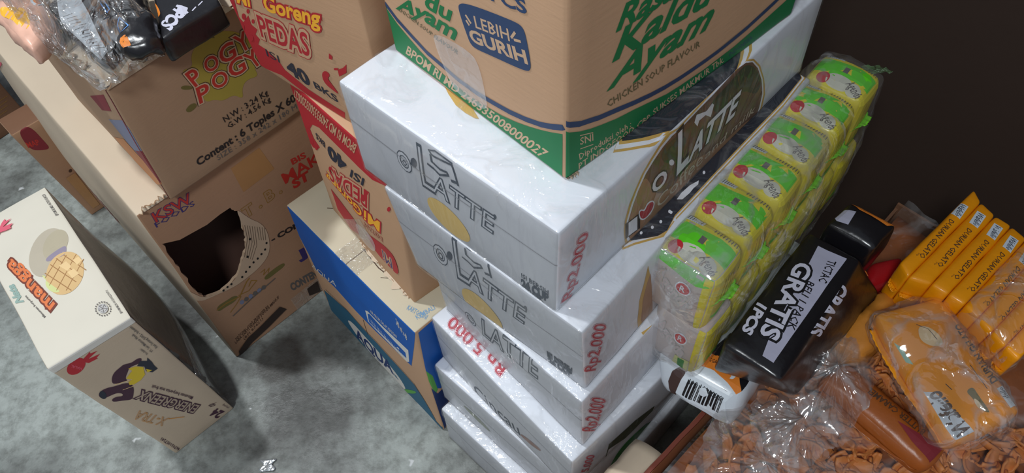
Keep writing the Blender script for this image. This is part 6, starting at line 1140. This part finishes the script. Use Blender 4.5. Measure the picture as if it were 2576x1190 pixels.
# small boxes behind at left
s, t = carton('redlogo', 'narrow brown carton with a dark red logo, wedged between mango carton and torn carton', {'*': KT, 'T': SK}, bulge={'F': .002}, seed=5, wob=.0008); s.printing(); s.done('carton_body', t)
s.mb = MB(); strip('packing_tape', t, s, 'F', [(s.W*.5, .02), (s.W*.5, .1)], .02, TAPEB)
s, t = carton('goldbox', 'dark brown carton with gold print at the far left edge', {'*': SK}, seed=6); s.printing(); s.done('carton_body', t)
s.mb = MB(); strip('packing_tape', t, s, 'T', [(0, s.D/2), (s.W, s.D/2)], .045, TAPEB)
# water carton
s, t = carton('aqua', 'blue printed water carton with dusty cream top, on the floor', {'*': KG, 'T': CA}, bulge={'L': .004, 'T': .002}, seed=7)
s.printing(); seam_top(s, ink('brown_dk'), 'x'); s.done('carton_body', t)
strip('packing_tape', t, s, 'T', [(0, s.D/2), (s.W, s.D/2)], .05, TAPE)
# noodle cartons
s, t = carton('E', 'red and brown fried noodle carton lying upside down on the water carton', {'*': KR, 'F': KR}, bulge={'L': .002}, seed=8, group=None)
s.printing(); s.done('carton_body', t); strip('clear_tape', t, s, 'L', [(.04, .0), (.10, .06)], .03, TAPE)
rag(s, 'L', (.07, .002), (s.D-.01, .002), .004, CW, 'frayed_edge', t, 31, .006, fold=(-.55, -.45, -.05))
s, t = carton('Dd', 'upright fried noodle carton with PEDAS print, atop the upside-down noodle carton', {'*': KR}, bulge={'L': .003, 'Z': -.002}, seed=9)
s.printing(); s.done('carton_body', t); strip('packing_tape', t, s, 'F', [(s.W*.5, 0), (s.W*.5, .07)], .05, TAPEB)
# wafer cartons in shrink wrap
WRAP = film('shrink_wrap', .09, .22, 20, .09, .55, .012, (1, 1, .3), dist=.005)
LAB = {'g1': 'topmost white wafer carton in shrink wrap, under the green chicken soup carton', 'g2': 'second white wafer carton from the top of the shrink-wrapped stack', 'g3': 'third white wafer carton from the top of the shrink-wrapped stack',
       'g4': 'white carton with Cincau print and a Rp 5.000 price on its top edge', 'g5': 'shrink-wrapped white carton directly below the Cincau carton', 'g6': 'bottom carton of the white stack, resting on the floor'}
for i, k in enumerate(('g6', 'g5', 'g4', 'g3', 'g2', 'g1')):
    s, t = carton(k, LAB[k], {'*': WH, 'L': WS}, nm='wrapped_carton', group='white shrink-wrapped cartons stacked at centre', seed=10+i, wob=.0012, bulge={'L': .002, 'F': .002})  # left faces greyer than the other sides of each carton
    s.printing()
    hz = s.H*.62; s.line('L', [(0, hz), (s.D, hz)], .0009, mat('seam_gray', (150, 150, 155), .6))
    s.line('F', [(.0, .001), (s.W, .001)], .0012, mat('seam_gray', (150, 150, 155), .6)); s.line('L', [(0, .001), (s.D, .001)], .0014, ink('liner_dk'))
    s.done('carton_body', t)
    wv = Solid(k, .004, .012, {'L': .003, 'F': .003, 'T': .001}, .0012, 26, 40+i, inset=-.0016); wv.shell(WRAP, 'Z')
    o = wv.done('shrink_wrap', t)
s, t = carton('green', 'brown and green chicken soup noodle carton on top of the white stack', {'*': KG}, bulge={'L': .003, 'F': .003}, seed=20, r=.0035)
s.printing(); s.done('carton_body', t)
rag(s, 'F', (.0, .001), (.012, .001), .003, ink('liner'), 'frayed_corner', t, 21, .004, fold=(0, -.2, -.3), n=14)
strip('packing_tape', t, s, 'T', [(0, s.D/2), (s.W, s.D/2)], .05, TAPE)
# ---------------- open carton with snack packs, at right
BAGM = film('clear_bag', .17, .6, 14, .09, .6, .05, dist=.010)
BAGD = film('thin_bag', .07, .4, 10, .10, .6, .012, dist=.010)
bo = Vector((.118, .2223, 0)); bu = Vector((.768, .640, 0)).normalized(); bn = Vector((bu.y, -bu.x, 0))
t = thing('open_carton', bo+bu*.2+bn*.23, 'open brown carton filled with loose snack packs at lower right', 'carton')
O = t.location.copy()
def slab(mb, a, b, th, z0, z1, m, n=24, wav=0):
    d = (b-a).normalized(); q = Vector((d.y, -d.x, 0))
    f = lambda u, z, w: a.lerp(b, u)+q*(w+wav*noise.noise(Vector((u*6, z*9, 3))))+Vector((0, 0, z))-O
    for w in (0, th): mb.grid(lambda i, j: f(i/n, z0+(z1-z0)*j/6, w), n, 6, m)
    mb.grid(lambda i, j: f(i/n, z1, th*j), n, 1, m)
    for u in (0, 1): mb.grid(lambda i, j: f(u, z0+(z1-z0)*j/6, th*i), 1, 6, m)
p00, p10 = bo-bu*.16, bo+bu*.53; p01, p11 = p00+bn*.46, p10+bn*.46
KO = board('kraft_open', (176, 128, 92))
for a, b, zz, mm in ((p00, bo+bu*.16, .305, KO), (bo+bu*.16, p10, .262, SK), (p10, p11, .27, SK), (p11, p01, .27, SK), (p01, p00, .305, KO)):  # far and right panels darker: their shade is put into the board colour
    mb = MB(); slab(mb, a, b, .004, 0, zz, mm, wav=.003); mb.build('side_panel', t)
mb = MB(); mb.face([p00-O, p10-O, p11-O, p01-O], KO); mb.v = [(x, y, .004) for x, y, z in mb.v]; mb.build('bottom_panel', t)
mb = MB()
def flp(i, j):
    a = bo-bu*.13+bu*(.155*i/14); w = j/5
    return a-bn*(.034*w+.003*noise.noise(Vector((i*.5, j*.4, 1))))+Vector((0, 0, .305-.02*w*w+.002*noise.noise(Vector((i, j, 5)))))-O
mb.grid(flp, 14, 5, CW); o = mb.build('flap', t); sm = o.modifiers.new('s', 'SOLIDIFY'); sm.thickness = .003
mb = MB(); slab(mb, bo-bu*.14, bo+bu*.1, .0045, .3055, .3105, ink('brown_r'), 20, .002); mb.build('reddish_rim', t)

def crumple(name, parent, ctr, size, m, seed=0, amp=.25, freq=2.2, zmin=None, res=5, tail=None):
    bm = bmesh.new(); bmesh.ops.create_icosphere(bm, subdivisions=res, radius=1)
    c = Vector(ctr); S = Vector(size)
    for v in bm.verts:
        d = v.co.normalized(); so = Vector((seed*7.1, seed*1.3, seed))
        k = 0; f = freq; a = 1
        for o in range(3):
            k += a*(1-2*abs(noise.noise(d*f+so))); f *= 2.1; a *= .5
        rr = 1+amp*(k-1)
        q = Vector((d.x*S.x*rr, d.y*S.y*rr, d.z*S.z*rr))
        if tail:
            tv = Vector(tail); al = max(0, d.dot(tv.normalized()))
            q += tv*al**10
        q += c
        if zmin is not None and q.z < zmin: q.z = zmin+.1*(q.z-zmin)*0+.0005*noise.noise(q*60)
        v.co = q
    me = bpy.data.meshes.new(name); bm.to_mesh(me); bm.free(); me.materials.append(m)
    for p in me.polygons: p.use_smooth = True
    o = bpy.data.objects.new(name, me); COL.objects.link(o)
    if parent: o.parent = parent
    return o
# crackers in a bag filling the open carton
def chips(name, parent, m, n, region, z, seed, size=.012, kind=True, zj=.012):
    rnd = random.Random(seed); mb = MB()
    for k in range(n):
        x, y = region(rnd); c = Vector((x, y, z(x, y)+rnd.uniform(0, zj)))
        R = Matrix.Rotation(rnd.uniform(0, 6.28), 3, 'Z') @ Matrix.Rotation(rnd.uniform(-.9, .9), 3, 'X') @ Matrix.Rotation(rnd.uniform(-.9, .9), 3, 'Y')
        a = size*rnd.uniform(.7, 1.5); b = a*rnd.uniform(.35, .7); cv = rnd.uniform(.2, .9)
        def P(i, j):
            u, v = i/5*2-1, j/3*2-1; e = math.sqrt(max(0, 1-u*u*.8))
            return c+R @ Vector((a*u, b*v*e, cv*a*u*u*.5+b*.5*v*v+.0012*noise.noise(Vector((u*3+k, v*3, k)))))
        mb.grid(P, 5, 3, m)
    o = mb.build(name, parent, True)
    sm = o.modifiers.new('s', 'SOLIDIFY'); sm.thickness = .0022
    if kind: o['kind'] = 'stuff'
    return o
bagc = bo+bu*.23+bn*.23
t = thing('cracker_bag', (bagc.x, bagc.y, .006), 'big clear bag of orange-brown crackers lining the open carton', 'snack bag')
O = t.location.copy()
CH = mat('fried_cracker', (206, 128, 62), .55, .3, 30, .3, 90)
def hz(x, y): return .305+.012*noise.noise(Vector((x*9, y*9, 0)))
mb = MB(); A0 = bo-bu*.145+bn*.015
mb.grid(lambda i, j: (lambda p: Vector((p.x, p.y, .006 if (i in (0, 40) or j in (0, 24)) else hz(p.x, p.y)-.006)))(A0+bu*(.62*min(1, max(0, (i-1)/38)))+bn*(.43*min(1, max(0, (j-1)/22))))-O, 40, 24, mat('cracker_bulk', (150, 84, 40), .7, .3, 40, .5, 50)); o = mb.build('cracker_heap', t); o['kind'] = 'stuff'
def reg(rnd):
    p = A0+bu*rnd.uniform(.02, .44)+bn*rnd.uniform(.02, .41); return p.x-O.x, p.y-O.y
chips('crackers', t, CH, 1300, reg, lambda x, y: hz(x+O.x, y+O.y)-O.z-.004, 3)
mb = MB()
def bagtop(i, j):
    p = A0+bu*(.62*i/90)+bn*(.43*j/56); k = 0; f = 16; a = 1
    for q in range(3): k += a*(1-2*abs(noise.noise(Vector((p.x*f, p.y*f, 2.5))))); f *= 2; a *= .5
    return Vector((p.x, p.y, hz(p.x, p.y)+.016+.007*k))-O
mb.grid(bagtop, 90, 56, BAGD); mb.build('clear_bag', t)
# ---------------- snack packs
def pouch(key, label, cat, base, nm, group=None, r=.01, bulge=None, fins='', finm=None, seed=1, wob=.0012, cell=.01, ws=40):
    s = Solid(key, r, cell, bulge or {'T': .004, 'L': .002, 'F': .002}, wob, ws, seed)
    t = thing(nm, s.org, label, cat, group)
    s.shell(base).printing(); s.done('wrapper', t)
    finm = finm or base
    for f in fins:
        mb = MB(); ax = f in 'FY'
        L = s.W if ax else s.D
        def P(i, j, f=f, L=L):
            u = i/40*L
            a = {'F': Vector((u, 0, s.H*.5)), 'Y': Vector((u, s.D, s.H*.5)), 'L': Vector((0, u, s.H*.5)), 'X': Vector((s.W, u, s.H*.5))}[f]
            o = FN[f]; z = .0005*math.sin(i*1.1)*j/4+.0006
            e = .0014*(i % 2) if j == 4 else 0
            return s.map(a)+(s.map(a)-s.map(a-o*.004)).normalized()*((.007*j/4-e*.6))+Vector((0, 0, z))
        mb.grid(P, 40, 4, finm); o = mb.build('crimped_end', t); sm = o.modifiers.new('s', 'SOLIDIFY'); sm.thickness = .0005
    return s, t
PY = mat('wafer_yellow', (222, 208, 60), .35, .08, 20, .3, 60, coat=.2); PP = mat('wafer_pale', (196, 186, 182), .3, .10, 20, .3, 60, coat=.3)
BK = mat('pack_black', (24, 23, 27), .28, .2, 20, .5, 50, coat=.3); YD = mat('pack_amber', (236, 150, 8), .33, .08, 20, .35, 60, coat=.2); OC = mat('pack_caramel', (158, 84, 30), .35, .25, 20, .5, 60); RD = mat('pack_red', (170, 24, 30), .3, .15, 20, .3, 60)
WP = mat('pack_white', (206, 214, 222), .3, .06, 20, .4, 50, coat=.2); OR = mat('pack_orange', (220, 130, 52), .4, .1, 20)
pos = ['front', 'second', 'third', 'fourth', 'fifth', 'rearmost']
for k in range(6):
    for lay in (0, 1):
        pouch('agenda_%d%d' % (k, lay), 'green and yellow wafer pack, %s in the %s row beside the white stack' % (pos[k], 'upper' if lay else 'lower'), 'wafer pack', PP if k == 0 else PY, 'wafer_pack', 'green and yellow wafer packs in a clear sleeve', r=.009, bulge={'T': .006, 'L': .005, 'F': .003}, fins='F' if lay else '', finm=mat('fin_lime', (120, 205, 50), .35), seed=60+k*2+lay)
# sleeve of clear film round the wafer packs
cs = []
for kk, zz in (('agenda_00', 0), ('agenda_01', 1)):
    pass
a0, a1, b0, b1 = BOX['agenda_00'][1], BOX['agenda_01'][1], BOX['agenda_50'][1], BOX['agenda_51'][1]
BOX['sleeve'] = ([.305, .066, .19], [a0[0], b0[1], b0[2], a0[3], a1[4], b1[5], b1[6], a1[7]])
s = Solid('sleeve', .008, .009, {'T': .005, 'L': .006, 'F': .008}, .0040, 34, 77, inset=-.0055)
t = thing('plastic_sleeve', s.org, 'clear plastic sleeve stretched around the green and yellow wafer packs', 'plastic wrap')
s.shell(BAGM, 'Z'); s.done('clear_film', t)
mb = MB(); ctr = Vector(b1[5])-s.org
mb.grid(lambda i, j: ctr+Vector((-.02+.003*i, .004+.0035*j+.004*noise.noise(Vector((i*.4, j*.4, 1))), .005*noise.noise(Vector((i*.5, j*.5, 3)))-.002*j)), 10, 8, film('green_tail', .2, .6, 30, .1, 1, .25, tint=(.35, .8, .3))); mb.build('loose_end', t)
pouch('tic_low', 'snack pack with barcode end under the green wafer packs', 'snack pack', WP, 'snack_pack', r=.012, seed=81, wob=.002)
pouch('promo', 'black promo bundle reading GRATIS BELI 1 PACK', 'snack pack', BK, 'promo_pack', r=.006, seed=82, fins='X', finm=OR, cell=.008, ws=20)
pouch('promo_far', 'black and orange snack pack behind the GRATIS bundle', 'snack pack', BK, 'promo_pack', r=.006, seed=83, fins='X', finm=OR)
bn_ = ['first', 'second', 'third', 'fourth', 'fifth', 'sixth', 'seventh', 'eighth']
for i in range(8):
    pouch('bar_%d' % i, 'amber durian gelato wafer bar, %s from the left in the row' % bn_[i], 'wafer bar', YD, 'wafer_bar', 'durian wafer bars standing in a row', r=.004, bulge={'T': .002}, seed=90+i, wob=.0006, cell=.009, fins='L')
s, t = pouch('flat_durian', 'amber durian wafer pack lying flat in a clear bag before the row of bars', 'wafer pack', YD, 'wafer_pack', r=.008, fins='LY', seed=101, wob=.001)
pouch('caramel', 'dark orange butter caramel wafer pack below the flat durian pack', 'wafer pack', OC, 'wafer_pack', r=.008, fins='LY', seed=102)
pouch('orange_wrap', 'crinkled amber wrapper between the GRATIS bundle and the flat durian pack', 'snack pack', mat('amber_dull', (200, 130, 50), .35, .25, 20, .4, 60), 'snack_pack', r=.01, seed=104, wob=.005, ws=60, cell=.006)
pouch('redpack', 'small red snack pack between black bundle and durian bars', 'snack pack', RD, 'snack_pack', r=.008, seed=103)
def bag(name, label, key, m, inset, seed, wob=.006, zskip='Z', cell=.006, r=.012, ws=34):
    s = Solid(key, r, cell, {'T': .006}, wob, ws, seed, inset=inset); t = thing(name, s.org, label, 'plastic bag')
    s.shell(m, zskip); s.done('clear_film', t); return s, t
BOX['bagbars'] = ([.14, .09, .06], [BOX['bar_7'][1][0], BOX['bar_7'][1][1], BOX['bar_4'][1][2], BOX['bar_4'][1][3], BOX['bar_7'][1][4], BOX['bar_7'][1][5], BOX['bar_4'][1][6], BOX['bar_4'][1][7]])
bag('plastic_bag', 'clear bag pulled over the right-hand durian bars', 'bagbars', film('dull_bag', .07, .5, 18, .14, .8, .10, tint=(.9, .75, .6)), -.003, 111, .003)
bag('plastic_bag', 'crinkled clear bag around the flat durian pack', 'flat_durian', BAGM, -.006, 112, .008)
# crumpled film in front
def gathered(name, parent, c, rx, ry, rot, h, amp, m, seed, nr=30, nt=150, drop=.0):
    """loose bag mouth: a sheet whose creases run out from one gathered point"""
    mb = MB(); c = Vector(c)
    def P(i, j):
        th = 2*math.pi*i/nt; r = j/nr; cs, sn = math.cos(th), math.sin(th)
        k = 0; f = 1.6; a = 1
        for o in range(3): k += a*(1-2*abs(noise.noise(Vector((cs*f+seed, sn*f, r*1.1*f*.5+seed))))); f *= 2.2; a *= .5
        rr = r*(1+.22*noise.noise(Vector((cs*1.5, sn*1.5, seed)))+.08*noise.noise(Vector((cs*7, sn*7, seed))))
        x, y = rx*rr*cs, ry*rr*sn
        z = h*(1-r*r)*.8+amp*(k-.6)*min(1, r*2.2)+h*.4*math.exp(-(r*9)**2)-drop*r*r
        return c+Vector((x*math.cos(rot)-y*math.sin(rot), x*math.sin(rot)+y*math.cos(rot), z))
    mb.grid(P, nt, nr, m); return mb.build(name, parent, True)
FR = film('front_film', .15, .5, 12, .09, .35, .07, dist=.008)
t = thing('plastic_bag', (.222, .205, .325), 'crumpled clear bag gathered in front of the barcode snack pack', 'plastic bag')
gathered('clear_film', t, (0, 0, .012), .082, .062, .6, .022, .007, FR, 3)
gathered('bag_mouth', t, (.045, .035, .022), .05, .04, .2, .022, .007, FR, 9)
t = thing('plastic_bag', (.31, .285, .345), 'loose clear film bunched between the black bundle and the durian packs', 'plastic bag')
gathered('clear_film', t, (0, 0, .02), .042, .062, -.5, .02, .007, FR, 14)
# ---------------- bag of snacks on the lettered carton
pouch('pouch_white', 'white snack pouch with a printed nutrition panel, in the bag at upper left', 'snack pack', BK, 'snack_pack', r=.007, seed=121, cell=.008)
pouch('pouch_black', 'black snack pouch with an orange tip, in the bag at upper left', 'snack pack', BK, 'snack_pack', r=.010, seed=122, cell=.006, wob=.004, ws=55)
pouch('promo_top', 'black promo pack reading 1PCS on the lettered carton', 'snack pack', BK, 'promo_pack', r=.005, seed=123, wob=.002, ws=30, bulge={'T': .002})
pouch('pouch_yellow', 'colourful yellow and pink snack pouch at the upper left corner', 'snack pack', mat('pack_pinkish', (222, 172, 150), .35, .4, 32, .5, 40), 'snack_pack', r=.009, seed=124, wob=.004, cell=.007, ws=50)
BF, BR_, BL_ = Vector(BAGC[0]), Vector(BAGC[1]), Vector(BAGC[2]); cc = (BR_+BL_)/2
t = thing('plastic_bag', (cc.x, cc.y, TOPZ), 'clear crinkled bag of snacks on the lettered brown carton', 'plastic bag')
mb = MB(); eu, ev = BR_-BF, BL_-BF; eun, evn = eu.normalized(), ev.normalized()
def bg(i, j):
    u, v = i/84, j/96
    p = BF+eu*u+ev*v
    ed = min(1, min(u, 1-u)*6); en = min(1, min(v, 1-v)*7)
    k = 0; f = 17; a = 1
    for w_ in range(4): k += a*(1-2*abs(noise.noise(Vector((p.x*f, p.y*f, 7))))); f *= 2.1; a *= .52
    h = .006+.066*(ed*en)**.5+.008*k*(.35+ed*en)
    p = p-eun*(.014*abs(noise.noise(Vector((v*9, 4, 2))))*(1-ed)*(1 if u < .5 else -1))-evn*(.014*abs(noise.noise(Vector((u*7, 8, 2))))*(1-en)*(1 if v < .5 else -1))
    return Vector((p.x, p.y, TOPZ+max(.004, h)))-t.location
mb.grid(bg, 84, 96, film('bag_bright', .26, 1.0, 24, .08, 1.0, .10, dist=.012)); mb.build('clear_film', t)
